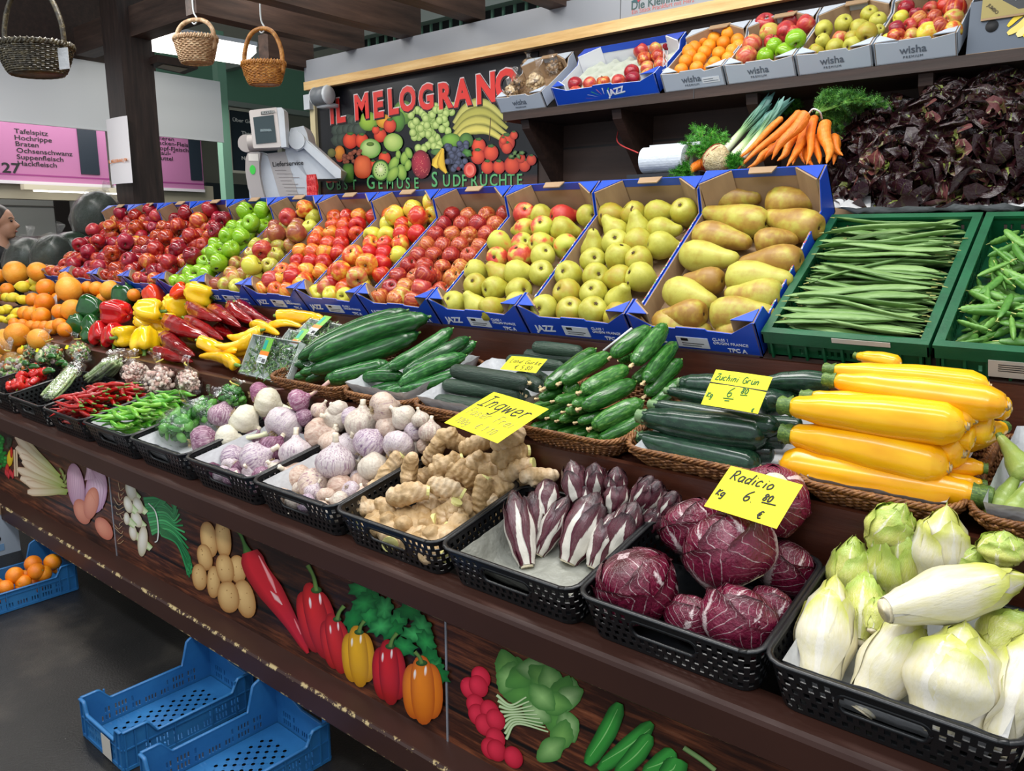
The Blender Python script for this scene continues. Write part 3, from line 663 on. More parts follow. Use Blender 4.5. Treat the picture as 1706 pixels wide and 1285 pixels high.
# ---------------------------------------------------------------- printed artwork (flat pictures on real boards)
pm = NT('printed_picture'); a_ = pm.n('ShaderNodeAttribute'); a_.attribute_name = 'Col'; pm = pm.fin(a_.outputs['Color'], .32)
class Print:
    def __init__(s, Y, y0=.0008): s.Y = Y; s.mb = MB(); s.k = 0; s.y0 = y0
    def _p(s, x, y): P = atY(x, y, s.Y); return (P.x, s.Y-s.y0-s.k*.00004, P.z)
    def ell(s, cx, cy, rx, ry, rot=0, c1='ffffff', c2='000000', n=22, hl=(-.25, -.3), pw=2.0, wob=0, seed=0):
        r = math.radians(rot); v = [s._p(cx+(hl[0]*rx*math.cos(r)-hl[1]*ry*math.sin(r)), cy+(hl[0]*rx*math.sin(r)+hl[1]*ry*math.cos(r)))]; col = [srgb(c1)]; f = []
        A = srgb(c1); B = srgb(c2); rs = random.Random(seed)
        wb = [1+wob*rs.uniform(-1, 1) for _ in range(n)]
        for ring, q in ((1, .45), (2, .8), (3, 1)):
            for k in range(n):
                a = 2*PI*k/n; ca = math.copysign(abs(math.cos(a))**(2/pw), math.cos(a)); sa = math.copysign(abs(math.sin(a))**(2/pw), math.sin(a))
                m = wb[k] if ring == 3 else 1
                ex = (ca*q*m+hl[0]*(1-q))*rx; ey = (sa*q*m+hl[1]*(1-q))*ry
                v.append(s._p(cx+ex*math.cos(r)-ey*math.sin(r), cy+ex*math.sin(r)+ey*math.cos(r))); t = (0, .25, .62, 1)[ring]; col.append(tuple(A[i]*(1-t)+B[i]*t for i in range(4)))
        f += [(0, 1+k, 1+(k+1) % n) for k in range(n)]
        for g in (0, 1): f += [(1+g*n+k, 1+(g+1)*n+k, 1+(g+1)*n+(k+1) % n, 1+g*n+(k+1) % n) for k in range(n)]
        s.mb.add((v, f), col=col); s.k += 1
    def stroke(s, pts, w, c1, c2, n=14, tip=None):
        P = smoothpts([(x, y, 0) for x, y in pts], n); W = lin(w) if isinstance(w, list) else (lambda t: w); v = []; col = []; f = []
        A = srgb(c1); B = srgb(c2); Tc = srgb(tip) if tip else None
        for i, p in enumerate(P):
            d = (P[min(i+1, n)]-P[max(i-1, 0)]).normalized(); N = Vector((-d.y, d.x, 0)); ww = W(i/n)/2
            for q, t in ((-1, 1), (-.45, .2), (.35, 0), (1, 1)):
                X = p+N*(ww*q); v.append(s._p(X.x, X.y)); c = [A[j]*(1-t)+B[j]*t for j in range(4)]
                if Tc: k = (i/n)**1.5; c = [c[j]*(1-k)+Tc[j]*k for j in range(4)]
                col.append(tuple(c))
        for i in range(n):
            for q in range(3): f.append((i*4+q, (i+1)*4+q, (i+1)*4+q+1, i*4+q+1))
        s.mb.add((v, f), col=col); s.k += 1
    def poly(s, pts, c1, c2=None):
        n = len(pts); cx = sum(p[0] for p in pts)/n; cy = sum(p[1] for p in pts)/n
        s.mb.add(([s._p(cx, cy)]+[s._p(*p) for p in pts], [(0, 1+i, 1+(i+1) % n) for i in range(n)]), col=[srgb(c1)]+[srgb(c2 or c1)]*n); s.k += 1
    def leaf(s, cx, cy, r, rot, c1, c2, seed=0, n=26, asp=.7, lobes=5, depth_=.25):
        rs = random.Random(seed); pts = []
        for k in range(n):
            a = 2*PI*k/n; q = r*(1-depth_*abs(math.sin(a*lobes/2))+rs.uniform(-.05, .05)); ex = math.cos(a)*q; ey = math.sin(a)*q*asp; c, s_ = math.cos(math.radians(rot)), math.sin(math.radians(rot)); pts.append((cx+ex*c-ey*s_, cy+ex*s_+ey*c))
        s.poly(pts, c1, c2)
    def done(s, name, parent, base):
        s.mb.v = [tuple(base @ Vector(p)) for p in s.mb.v]; return obj(name, s.mb.mesh(name, pm, False), parent)
pw_ = NT('printed_dark_planks'); v_ = pw_.coords((1.2, 1, 14), False); f_ = pw_.noise(v_, 4, 7, .68); f2 = pw_.noise(pw_.coords((1, 1, 1.6), False), 1.9, 2)
c_ = pw_.ramp(f_, [srgb('1a0c08'), srgb('4a2416'), srgb('83482c'), srgb('b08468')], [.3, .48, .62, .8]); c_ = pw_.mix(pw_.mrange(f2, .36, .58, .75, 0), c_, srgb('150a08'))
wv = pw_.n('ShaderNodeTexWave'); wv.bands_direction = 'Z'; pw_.l(pw_.tc.outputs['Object'], wv.inputs[0]); wv.inputs['Scale'].default_value = 2.6; wv.inputs['Distortion'].default_value = .3
c_ = pw_.mix(pw_.mrange(wv.outputs[0], 0, .05, 1, 0), c_, srgb('070404')); pw_ = pw_.fin(c_, .35)
def panel(x0, x1):
    mb = MB(); mb.add(box(x0, x1, 1.300, 1.306, .23, .64), M=stand_inv); return obj('printed_panel', mb.mesh('printed_panel', pw_, False), stand, label='printed picture panel')
XP = [XL, -5.04, -3.166, -1.290, XR]
pan = [panel(a, b) for a, b in zip(XP, XP[1:])]
spart('panel_backing', box(XL, XR, 1.306, 1.32, .2, .64), blackp)
for x in XP[1:-1]: mb = MB(); mb.add(box(x-.003, x+.003, 1.297, 1.3, .25, .63), M=stand_inv); obj('panel_joint', mb.mesh('panel_joint', flat('steel_strip', 'b9bcc4', .25, metal=.6), False), stand)
# panel with white stalks, shallots (zoom 1)
q = Print(1.30); z = Z(0, 700, 4.265)
def E(cx, cy, rx, ry, rot, c1, c2, **k): x, y = z(cx, cy); q.ell(x, y, rx/zs, ry/zs, rot, c1, c2, **k)
def K(pts, w, c1, c2, **k): q.stroke([z(*p) for p in pts], [(t, a/zs) for t, a in w] if isinstance(w, list) else w/zs, c1, c2, **k)
def LF(cx, cy, r, rot, c1, c2, **k): x, y = z(cx, cy); q.leaf(x, y, r/zs, rot, c1, c2, **k)
zs = 4.265
for i in range(26): LF(10+rnd.uniform(-30, 30), 120+i*9, 26, i*40, ['2fae3c', '1f8a2c', '49c04e'][i % 3], '0f5d1c', seed=i)
for i in range(9): LF(70+jit(18), 130+i*8, 16, i*50, '4a2a3a', '2a4a24', seed=i)
E(75, 270, 22, 60, 5, 'f0d028', 'c89a10'); E(55, 350, 14, 40, 0, 'e0362e', '9e1616'); E(85, 230, 10, 40, 0, 'd9301f', '8e1111')
for i in range(7): E(45+i*10, 370+(i % 3)*12, 8, 24, 0, 'e8404a', 'a01822')
for a in (100, 116): K([(a+5, 210), (a+12, 400)], 14, 'e6cba8', 'a88a6a')
W8 = [(0, 30), (.15, 62), (.55, 58), (.8, 46), (1, 22)]
for a, b in (((110, 60), (400, 370)), ((118, 115), (430, 400)), ((120, 190), (440, 430)), ((150, 245), (450, 440)), ((165, 290), (470, 470)), ((130, 345), (440, 470)), ((150, 410), (470, 500)), ((190, 440), (480, 520)), ((200, 510), (490, 500))):
    K([a, ((a[0]+b[0])/2-15, (a[1]+b[1])/2+5), b], W8, 'f3dfc6', 'c9a583', tip='7f9a3e')
for i in range(5): LF(440+i*12, 360+i*25, 30, 60+i*20, '8a9b52', '5c6b30', seed=i, asp=.35)
E(545, 470, 62, 165, -8, 'ddb9cd', 'a87896', hl=(.2, -.2)); E(690, 500, 78, 160, 4, 'e6c6da', 'b283a4', hl=(.2, -.2)); K([(632, 285), (640, 360), (650, 420)], [(0, 16), (.5, 40), (1, 90)], 'e2bfd3', 'b48aa6')
for k in range(6): K([(505+k*16, 360+abs(k-3)*12), (510+k*14, 470), (530+k*10, 600)], 3, 'b58aa8', 'c79cb8')
for k in range(7): K([(640+k*8, 370), (630+k*22, 480), (650+k*14, 630)], 3, 'c295b3', 'd8aecb')
E(590, 650, 55, 95, -22, 'e8997c', 'bf6a52'); E(655, 590, 52, 115, 10, 'ec9f84', 'c4705a'); E(745, 770, 52, 90, -32, 'ee9d80', 'c06650')
K([(655, 700), (690, 600), (640, 500)], 3, 'd98668', 'd98668')
q.done('printed_vegetables', pan[1], stand_inv)
# panel with spring onions, potatoes, peppers, parsley
q = Print(1.30)
for i in range(13): 
    a = i/12; K([(1020+60*a, 560+250*a), (1130+40*math.sin(a*3), 560+230*a), (1230+10*a, 640+180*a), (1215+150*a, 560+90*a+400*a*a)], [(0, 26), (.5, 20), (1, 14)], ['2fa05a', '1f8a4a', '47b56a'][i % 3], '0e5a2e')
for i in range(16): a = i/15; K([(1120+a*30, 760+a*60), (1230+30*a, 820+60*a), (1340-20*a, 950+80*a), (1368-30*a+jit(14), 1060+jit(60))], 13, ['2e9a58', '1b7d44', '3fae66'][i % 3], '0c5028')
for i in range(5): K([(1090, 600+i*8), (1170, 590-i*12), (1180+i*12, 540-i*2)], 14, '3aa65f', '126234')
for cx, cy, rx, ry, r in ((935, 505, 36, 75, -18), (985, 605, 34, 62, -22), (975, 705, 36, 62, -25), (950, 800, 28, 58, -10), (1018, 860, 36, 110, 4), (915, 600, 30, 62, -15), (905, 700, 22, 45, -5)):
    K([(cx+10, cy+10), (cx+60, cy+55)], [(0, 50), (1, 40)], 'dfe8c0', '8fb45e'); E(cx, cy, rx, ry, r, 'f4f1e6', 'b9ac88', hl=(-.2, -.2))
for i in range(12): K([(880+jit(10), 480+i*34), (860+jit(20), 500+i*34), (835+jit(30), 470+i*36+jit(30))], 4, 'c9ae84', '8a6b45')
K([(1060, 590), (1110, 650), (1130, 760), (1125, 850), (1105, 868)], 9, 'eef0ea', 'aab0a2')
z = Z(200, 820, 3.046); zs = 3.046
for cx, cy, rx, ry, r in ((455, 240, 42, 92, -10), (528, 235, 40, 100, -6), (435, 330, 38, 68, -12), (408, 430, 38, 68, -6), (602, 390, 42, 72, -8), (480, 455, 34, 82, 0), (538, 388, 45, 78, -10), (640, 540, 50, 100, -14), (556, 530, 55, 82, -10)):
    E(cx, cy, rx, ry, r, 'f0c684', 'a8713a', pw=2.2)
    for k in range(3): E(cx+jit(rx*.5), cy+jit(ry*.6), 3, 3, 0, 'b17c42', 'b17c42')
K([(590, 190), (615, 210), (640, 270), (655, 310)], [(0, 14), (.6, 18), (1, 50)], '4d7a35', '23461a')
K([(665, 300), (700, 400), (790, 530), (880, 670), (960, 815)], [(0, 80), (.1, 118), (.45, 125), (.75, 70), (.93, 42), (1, 16)], 'cf2230', '8f0f1a', n=26)
K([(710, 320), (770, 440), (800, 510)], [(0, 6), (.5, 24), (1, 8)], 'f0a0a0', 'cf2230'); K([(770, 500), (830, 570)], [(0, 4), (.5, 30), (1, 6)], 'f3c3bf', 'cf2230'); K([(890, 640), (925, 720)], [(0, 4), (.5, 12), (1, 4)], 'f09090', 'cf2230')
for i in range(17): LF([1230, 1290, 1350, 1420, 1480, 1540, 1270, 1390, 1500, 1560, 1190, 1330, 1450, 1590, 1600, 1250, 1620][i], [490, 540, 590, 640, 600, 680, 620, 700, 720, 760, 640, 680, 780, 850, 900, 560, 920][i], 80, i*47, ['2f9a4a', '1f8038', '46b360'][i % 3], '125c28', seed=i, lobes=7, depth_=.35)
def bell(cx, cy, w, h, r, c1, c2, stem):
    w *= 1.12; h *= 1.05
    for dx, s in ((-.42, .8), (.42, .8), (0, 1)): E(cx+dx*w, cy+(6 if dx else 0), w*.62, h*s, r, c1, c2, pw=2.3)
    for dx, dy in ((-.40, -.45), (.15, -.55)): E(cx+dx*w, cy+dy*h, w*.08, h*.16, r+8, 'ffffff', c1)
    E(cx+stem[0]*.12, cy-h*.78, w*.30, h*.09, 0, '3d6a2a', '1c3d14'); K([(cx+stem[0]*.1, cy-h*.76), (cx+stem[0]*.4, cy-h*.76+stem[1]*.55), (cx+stem[0], cy-h*.76+stem[1])], [(0, 26), (.6, 18), (1, 24)], '6a8a40', '2c4a1c')
bell(1010, 650, 82, 190, -14, 'de2a2a', '8c0f12', (-50, -130)); bell(1105, 765, 64, 150, -12, 'e02e2c', '90100f', (40, -70))
bell(1218, 830, 72, 150, -5, 'f8b81c', 'b5780a', (30, -60)); bell(1375, 910, 74, 160, -4, 'dd2426', '8a0e12', (40, -70)); bell(1545, 1000, 88, 168, -3, 'f98d1a', 'b8520c', (-40, -60))
q.done('printed_vegetables', pan[2], stand_inv)
q = Print(1.30); z = Z(720, 1020, 3.046)
for i in range(26):
    a = rnd.random(); b = rnd.random(); LF([390, 385, 440, 500, 560, 610, 660, 690, 620, 560, 640, 700, 650, 600, 460, 520][i % 16]+jit(15), [280, 340, 330, 290, 330, 360, 400, 430, 470, 430, 560, 590, 640, 700, 400, 510][i % 16]+jit(15), 92, 20+i*37, ['7fb35c', '9cc97a', '5e9a46', 'b0d090'][i % 4], '47803a', seed=i, lobes=4, depth_=.16)
for i in range(9): K([(330+i*6, 420+i*28), (400+i*4, 470+i*12), (480+i*14, 430+i*22)], [(0, 16), (1, 8)], 'd5e6b8', '7fa85a')
for cx, cy in ((195, 385), (250, 330), (238, 375), (225, 470), (235, 520), (295, 500), (270, 570), (325, 545), (325, 640), (300, 690), (330, 700), (415, 735)): E(cx, cy, 46, 60, -28, 'ee3450', 'a80f28')
K([(165, 350), (155, 345)], 5, 'e03050', 'e03050')
for (a, b, w) in (((955, 460), (790, 770), 84), ((1120, 560), (850, 800), 78), ((1110, 620), (940, 830), 84), ((1230, 700), (1080, 830), 90), ((1250, 740), (1180, 850), 110)):
    K([a, ((a[0]+b[0])/2+18, (a[1]+b[1])/2-8), b], [(0, w*.45), (.12, w), (.5, w*1.2), (.88, w), (1, w*.5)], '3c9a3e', '14521c')
    K([(a[0]-10, a[1]+30), ((a[0]+b[0])/2+10, (a[1]+b[1])/2), (b[0]+15, b[1]-40)], [(0, 3), (.5, 9), (1, 3)], '8fcf7a', '3c9a3e')
K([(1280, 685), (1370, 745), (1440, 800)], 26, '8aaa6a', '4d6c3a')
q.done('printed_vegetables', pan[3], stand_inv)
# ---------------------------------------------------------------- big printed banner on the back wall
YB = 3.262
ban = obj('shop_banner', None, label='large dark printed banner with fruit picture and red lettering', cat='banner')
a_ = atY(527, 150, YB); b_ = atY(895, 320, YB)
bm = NT('banner_print'); v_ = bm.coords((1, 1, 6), False); f_ = bm.noise(v_, 5, 5, .6); c_ = bm.ramp(f_, [srgb('2c1712'), srgb('4d2c22'), srgb('3c3230')])
sp = bm.n('ShaderNodeSeparateXYZ'); bm.l(bm.tc.outputs['Object'], sp.inputs[0]); c_ = bm.mix(bm.mrange(sp.outputs[2], b_.z+.06, b_.z+.10), c_, srgb('14151a')); bm = bm.fin(c_, .22)
mb = MB(); mb.add(box(a_.x, b_.x, YB, YB+.006, 1.2, 2.44)); obj('sheet', mb.mesh('sheet', bm, False), ban)
mb = MB(); mb.add(box(a_.x-.05, a_.x, YB-.02, YB+.01, 1.2, 2.40)); obj('side_batten', mb.mesh('side_batten', flat('cream_batten', 'cdbf97', .6), False), ban)
q = Print(YB, .001); z = Z(400, 0, 3.412); zs = 3.412
for i in range(14): E(560+(i % 5)*30, 690+(i//5)*50+jit(10), 42, 38, 0, '46544a', '1c2722', seed=i, wob=.08)
E(730, 690, 55, 55, 0, 'a6c843', '4f7a1f'); E(820, 690, 45, 40, 0, 'f0b030', 'a86a14'); E(930, 640, 60, 70, 0, '79a93c', '33581a'); E(900, 690, 40, 60, 0, '5f9a3a', '274c18')
for k, (r0, c1) in enumerate(((0, 'c6c16a'), (1, 'b3ae52'), (2, 'c9c060'), (3, 'ddd06a'))):
    K([(1215, 700+r0*35), (1290, 610+r0*45), (1400, 590+r0*50), (1520, 690+r0*40)], [(0, 20), (.5, 62), (1, 22)], c1, '6f6f2c')
K([(1425, 670), (1420, 760), (1418, 800)], 5, '5a3a22', '3a2416')
for i in range(80):
    r = random.Random(i); cx = 1050+r.uniform(-110, 180)*(1-.3*(i/80)); cy = 600+r.uniform(0, 260)
    if abs(cx-1080) > 160-(cy-600)*.35: continue
    E(cx, cy, 21, 24, 0, 'cfe08c', '6a8f35', n=14)
for cx, cy, r_ in ((630, 800, 42), (695, 800, 38), (855, 715, 36), (800, 770, 36), (775, 740, 22), (825, 900, 34), (1360, 830, 40), (1430, 870, 42), (1520, 810, 46), (1520, 840, 32), (1560, 770, 22), (1355, 890, 40), (1410, 950, 36), (1475, 950, 36), (1550, 940, 46), (1620, 940, 34), (1660, 910, 28), (1500, 800, 20), (510, 1015, 24), (545, 1015, 22), (760, 940, 26), (570, 900, 20), (1600, 900, 26)):
    E(cx, cy, r_, r_*1.12, 0, 'f05a3a', '9c1410'); LF(cx, cy-r_*.95, r_*.55, 0, '4d7a38', '27481c', seed=int(cx), asp=.5)
E(745, 845, 60, 56, 0, 'c5dd90', '4f8a2c'); E(745, 820, 22, 12, 0, '6a8a3a', '33501c'); E(875, 810, 55, 52, 0, 'c9dc80', '6d9a35'); E(1205, 800, 56, 42, 0, '86b845', '355f1e'); E(1290, 800, 40, 45, 0, '5d8a40', '274a1c')
E(570, 870, 30, 42, 0, 'f3a03a', 'a8521a'); E(525, 870, 24, 26, 0, '8a8a4a', '45491f')
for i in range(22): r = random.Random(i+50); E(640+r.uniform(-48, 48), 890+r.uniform(-35, 35), 14, 12, 0, 'a8614a', '5c2a1e', n=8)
E(620, 985, 32, 55, 0, '6a9a3c', '2a4f1c', pw=4); E(702, 950, 50, 66, 0, 'f27a4a', 'a8341a', pw=2.5)
E(805, 970, 52, 64, 0, '3f6b2c', '213f18'); E(805, 970, 44, 54, 0, 'dfe8a8', '6fa83a'); E(805, 965, 14, 16, 0, 'f5f2cc', 'c8d890')
for a in range(14): E(805+28*math.cos(a*.449), 967+34*math.sin(a*.449), 3, 4, 0, '1d241a', '1d241a', n=6)
for cx, cy, r_, ro in ((880, 930, 34, 30), (940, 900, 30, 10), (965, 870, 26, -20), (925, 980, 36, -10), (875, 990, 38, 35), (905, 880, 20, 0), (960, 940, 26, 10)): E(cx, cy, r_*.75, r_*1.3, ro, 'a9c85c', '4b7a28')
E(1035, 935, 55, 82, -4, 'b83348', '5c1420', seed=1)
for i in range(40): r = random.Random(i); E(1035+r.uniform(-42, 42), 940+r.uniform(-60, 60), 2.2, 3, 0, 'e8a080', 'c04050', n=6)
E(1130, 865, 40, 20, 0, '5f8a4a', '2f4f24'); K([(1160, 845), (1130, 920), (1110, 950)], [(0, 14), (.5, 66), (1, 36)], 'f2cf4a', 'b98a1c'); K([(1160, 850), (1150, 930), (1180, 985)], [(0, 14), (.5, 50), (1, 14)], 'e8c038', 'a87a18')
for i in range(38): r = random.Random(i+9); E(1240+r.uniform(-62, 62)*.9, 885+r.uniform(-70, 80), 18, 18, 0, '5d6480', '191c2c', n=12)
E(1315, 968, 36, 44, 0, 'f06a5a', 'a81f1c'); E(1315, 968, 24, 32, 0, 'e84838', 'f08a7a'); E(1250, 960, 12, 12, 0, '8a2a3a', '4a101c'); LF(1300, 870, 34, 30, '5f9a48', '2c5a22', seed=3)
for i in range(4): LF(1610-i*20, 870+(i % 2)*20, 18, i*60, '7aa05a', '3c5a2c', seed=i)
q.done('printed_fruit', ban, Matrix.Identity(4))
redl = flat('red_letter_print', 'd8322c', .3); outl = flat('pale_letter_outline', 'cfc4c8', .3); shad = flat('maroon_letter_print', '2c0f14', .3)
def ltr(ch, px, base_px, h_px, rot):
    P = atY(px, base_px, YB); d = depth(P); s = h_px/FPX*d/.70
    for k, (m, off, dx, dz, yy) in enumerate(((outl, .075, 0, 0, .0030), (shad, .062, .02, -.03, .0036), (redl, .042, 0, 0, .0044))):
        me = textmesh(ch, 1, m, off, .0005)
        obj('lettering', me, ban, T((P.x+dx*s, YB-yy, P.z+dz*s)) @ Matrix.Rotation(PI/2, 4, 'X') @ Matrix.Rotation(rot, 4, 'Z') @ Matrix.Diagonal((s*.92, s, 1, 1)), label='red letter' if k == 2 else None)
Z3 = lambda x, y: (400+x/3.412, y/3.412)
for ch, x, y, h, r in (('I', 515, 700, 36, .02), ('L', 550, 695, 36, .02), ('M', 655, 680, 37, .03), ('E', 762, 668, 38, .03), ('L', 845, 650, 38, .03), ('O', 912, 635, 36, .03), ('G', 1020, 625, 37, .03), ('R', 1130, 618, 38, .03), ('A', 1225, 605, 40, .03), ('N', 1345, 588, 43, .03), ('O', 1455, 568, 44, .03)):
    x, y = Z3(x, y); ltr(ch, x, y, h, r)
grn = flat('green_letter_print', '5fae6e', .3); grs = flat('dark_green_letter', '1c3a24', .3)
for w_, x, y, big in (('Obst', 492, 1080, 20), ('Gemüse', 722, 1075, 22), ('Südfrüchte', 1090, 1062, 24)):
    x, y = Z3(x, y); xx = x
    for i, ch in enumerate(w_):
        P = atY(xx, y-(xx-x)*.012, YB); hp = big if i == 0 else big*.80; s = hp/FPX*depth(P)/.70; c = ch.upper()
        for m, off, yy, dd in ((grs, .02, .0030, .02), (grn, .008, .0038, 0)): obj('lettering', textmesh(c, 1, m, off, .0004), ban, T((P.x+dd*s, YB-yy, P.z-dd*s)) @ Matrix.Rotation(PI/2, 4, 'X') @ Matrix.Diagonal((s*.95, s, 1, 1)))
        xx += hp*(.98 if c in 'MW' else .86 if c in 'GOÜÖ' else .78)
# small white loudspeaker and junction box at the banner's left top
P = atY(535, 160, 3.18); spk = obj('wall_speaker', None, M=T(P), label='small grey and white speaker mounted at top left of banner', cat='speaker')
mb = MB(); mb.add(tube([(-.05, 0, 0), (.07, 0, 0)], lambda t: .055, 14, sx=.9)); obj('housing', mb.mesh('housing', flat('grey_plastic', '6d7278', .4)), spk)
mb = MB(); mb.add(tube([(.07, 0, 0), (.085, 0, 0)], lambda t: .058-.01*t, 14, sx=.9)); mb.add(tube([(-.065, 0, 0), (-.05, 0, 0)], lambda t: .05+.008*t, 14, sx=.9)); mb.add(box(-.05, .07, .0, .10, -.065, -.045)); obj('end_caps', mb.mesh('end_caps', flat('light_plastic', 'c9ced4', .4)), spk)
P = atY(517, 171, 3.24); mb = MB(); mb.add(box(-.03, .03, -.03, .03, -.045, .045)); obj('junction_box', mb.mesh('junction_box', flat('light_plastic', 'c9ced4', .4), False), M=T(P), label='small pale junction box beside the banner edge', cat='box')
# ---------------------------------------------------------------- neighbouring stall at the left
XW = -6.9
P0 = atX(-60, 201, XW); P1 = atX(371, 236, XW); zb = (P0.z+P1.z)/2; Pt = atX(100, 60, XW).z
wb = obj('white_board', None, label='big plain white board hanging above the pink meat signs', cat='board')
mb = MB(); mb.add(box(XW, XW+.02, P0.y-1, P1.y, P1.z, atX(60, 88, XW).z)); obj('panel', mb.mesh('panel', white_p, False), wb)
mb = MB(); mb.add(box(XW, XW+.025, P0.y-1, P1.y, P1.z-.01, P1.z)); obj('edge_strip', mb.mesh('edge_strip', white_p, False), wb)
zt8 = atX(60, 88, XW).z; struct('trim_8', box(XW-.1, XW+.03, P0.y-1, P1.y-.6, zt8, zt8+.7), brown_dark)
XS = -8.6
pink = flat('pink_sign_face', 'b0709a', .35); maroon = flat('maroon_line', '8e3a78', .4); navy = flat('black_navy_panel', '1d2733', .4)
def psign(px0, px1, py1, py0, label):
    A = atX(px0, py1, XS); B = atX(px1, py1, XS); zt_ = atX(px0, py0, XS).z
    s = obj('meat_price_sign', None, label=label, cat='sign', M=T((XS, A.y, A.z))); w = B.y-A.y; h = zt_-A.z
    mb = MB(); mb.add(box(-.05, 0, 0, w, 0, h)); obj('sign_face', mb.mesh('sign_face', pink, False), s)
    mb = MB(); mb.add(box(0, .002, 0, w, .05, .065)); obj('printed_line', mb.mesh('printed_line', maroon, False), s)
    mb = MB(); mb.add(box(-.05, .012, 0, w, -.03, .0)); obj('bottom_edge', mb.mesh('bottom_edge', flat('pale_edge', 'd9d3d8', .4), False), s); return s, A
def onX(s, px, py, body, hpx, X=XS, mat=ink, off=.01, parent=None):
    P = atX(px, py, X)+Vector((.004, 0, 0)); sz = hpx/FPX*depth(P)/.70
    M = T(P) @ Matrix.Rotation(PI/2, 4, 'Z') @ Matrix.Rotation(PI/2, 4, 'X')
    return obj('lettering', textmesh(body, 1, mat, off), s, s.matrix_basis.inverted() @ M @ Matrix.Diagonal((sz*1.25, sz, 1, 1)))
s1, _ = psign(-80, 182, 296, 180, 'pink sign with black 27 and meat names from Tafelspitz to Hackfleisch')
def Z1(x, y): return x/3.893, y/3.893
for t_, x, y in (('Tafelspitz', 92, 863), ('Hochrippe', 92, 905), ('Braten', 98, 945), ('Ochsenschwanz', 106, 988), ('Suppenfleisch', 108, 1030), ('Hackfleisch', 112, 1072)):
    a, b = Z1(x, y); onX(s1, a, b, t_, 7.6)
a, b = Z1(-90, 1110); onX(s1, -13, b+1, '127', 16, off=.02)
def stripe(px0, px1, py0, py1, s):
    A = atX(px0, py1, XS); B = atX(px1, py1, XS); C_ = atX(px0, py0, XS); o = s.matrix_basis.translation
    mb = MB(); mb.add(box(0, .01, A.y-o.y, B.y-o.y, A.z-o.z, C_.z-o.z)); obj('dark_stripe', mb.mesh('dark_stripe', navy, False), s)
stripe(135, 166, 200, 290, s1)
s2, _ = psign(190, 340, 309, 195, 'pink sign right of the post with meat names ending in Kuttel')
for t_, x, y in (('Nieren', 1004, 905), ('Backen-Fleisch', 1004, 935), ('Kopf-Fleisch', 1006, 970), ('Maul- "', 1010, 1000), ('Kuttel', 1012, 1035)):
    a, b = Z1(x, y); onX(s2, a, b, t_, 6.6)
stripe(318, 337, 215, 300, s2)
# beige frame and lamp strip below signs, pale interior wall, dark doorway
A = atX(-60, 300, XS-.1); B = atX(352, 315, XS-.1)
strs = lambda n, vf, m: struct(n, vf, m)
strs('trim_3', box(XS-.25, XS-.06, A.y-1, B.y, atX(0, 330, XS).z, atX(0, 292, XS).z), flat('beige_frame', 'a9a18c', .5))
lampw = NT('lamp_tube'); lampw.b.inputs['Emission Color'].default_value = (1, .97, .88, 1); lampw.b.inputs['Emission Strength'].default_value = 5; lampw = lampw.fin((.9, .9, .9, 1), .5)
lt = obj('strip_lamp', None, label='thin strip lamp under the pink signs', cat='lamp')
A = atX(38, 316, XS+.1); B = atX(195, 320, XS+.1)
mb = MB(); mb.add(box(XS+.05, XS+.14, A.y, B.y, A.z, A.z+.05)); obj('housing', mb.mesh('housing', flat('pale_housing', 'd6cdb4', .5), False), lt)
mb = MB(); mb.add(box(XS+.07, XS+.12, A.y+.1, B.y, A.z-.012, A.z)); obj('tube', mb.mesh('tube', lampw, False), lt)
strs('wall_neighbour', box(XS-1.3, XS-1.25, -2, 5.4, 0, 3.0), flat('pale_neighbour_wall', 'b9bab4', .5))
A = atX(92, 340, XS-1.2); B = atX(117, 340, XS-1.2); strs('door_1', box(XS-1.25, XS-1.22, A.y, B.y, 0, 2.4), flat('dark_doorway', '2a2320', .7))
A = atX(-40, 340, XS-1.2); B = atX(92, 340, XS-1.2); strs('trim_4', box(XS-1.25, XS-1.235, A.y, B.y, atX(40, 344, XS-1.2).z, atX(40, 342, XS-1.2).z), flat('thin_seam', '6f6a64', .7))
A = atX(352, 250, XS-.3); strs('wall_dark', box(XS-.4, XS-.3, A.y-.1, A.y+3.2, 0, 2.15), flat('black_back_panel', '1c2228', .4))
# menu board with white lettering
mbx = XS+.0
A = atX(375, 200, mbx); mn = obj('menu_board', None, M=T((mbx, A.y, A.z)), label='black framed chalkboard menu left of the scale', cat='menu board')
B = atX(470, 285, mbx); w = B.y-A.y; h0 = atX(375, 283, mbx).z-A.z; h1 = atX(375, 178, mbx).z-A.z
mb = MB(); mb.add(box(-.02, .0, 0, w, h0, h1)); obj('board', mb.mesh('board', navy, False), mn)
mb = MB()
for y0, y1, z0, z1 in ((0, w, h0-.03, h0), (0, w, h1-.03, h1), (0, .05, h0, h1), (w-.05, w, h0, h1)): mb.add(box(0, .02, y0, y1, z0, z1))
obj('frame', mb.mesh('frame', flat('pale_frame', 'b9b6a6', .5), False), mn)
chalk = flat('chalk_white', 'dcdcd8', .8)
for t_, px, py in (('Über Geschmack', 387, 202), ('Theoretiker', 402, 224), ('Il n', 396, 245), ('Ne', 402, 266)): onX(mn, px, py, t_, 5.5, X=mbx, mat=chalk, off=.02)
A = atX(365, 175, XS-.2); strs('trim_5', box(XS-.25, XS-.15, A.y-1.2, A.y+4, A.z, A.z+.06), flat('pipe_grey', '9aa39c'))
strs('trim_6', box(XS-.3, XS-.2, A.y-1.2, A.y+4, A.z+.06, A.z+.55), gwall)
strs('trim_7', box(XW-1.0, XW-.9, atX(362, 110, XW-.9).y, atX(376, 110, XW-.9).y, 1.9, 3.6), green_p)
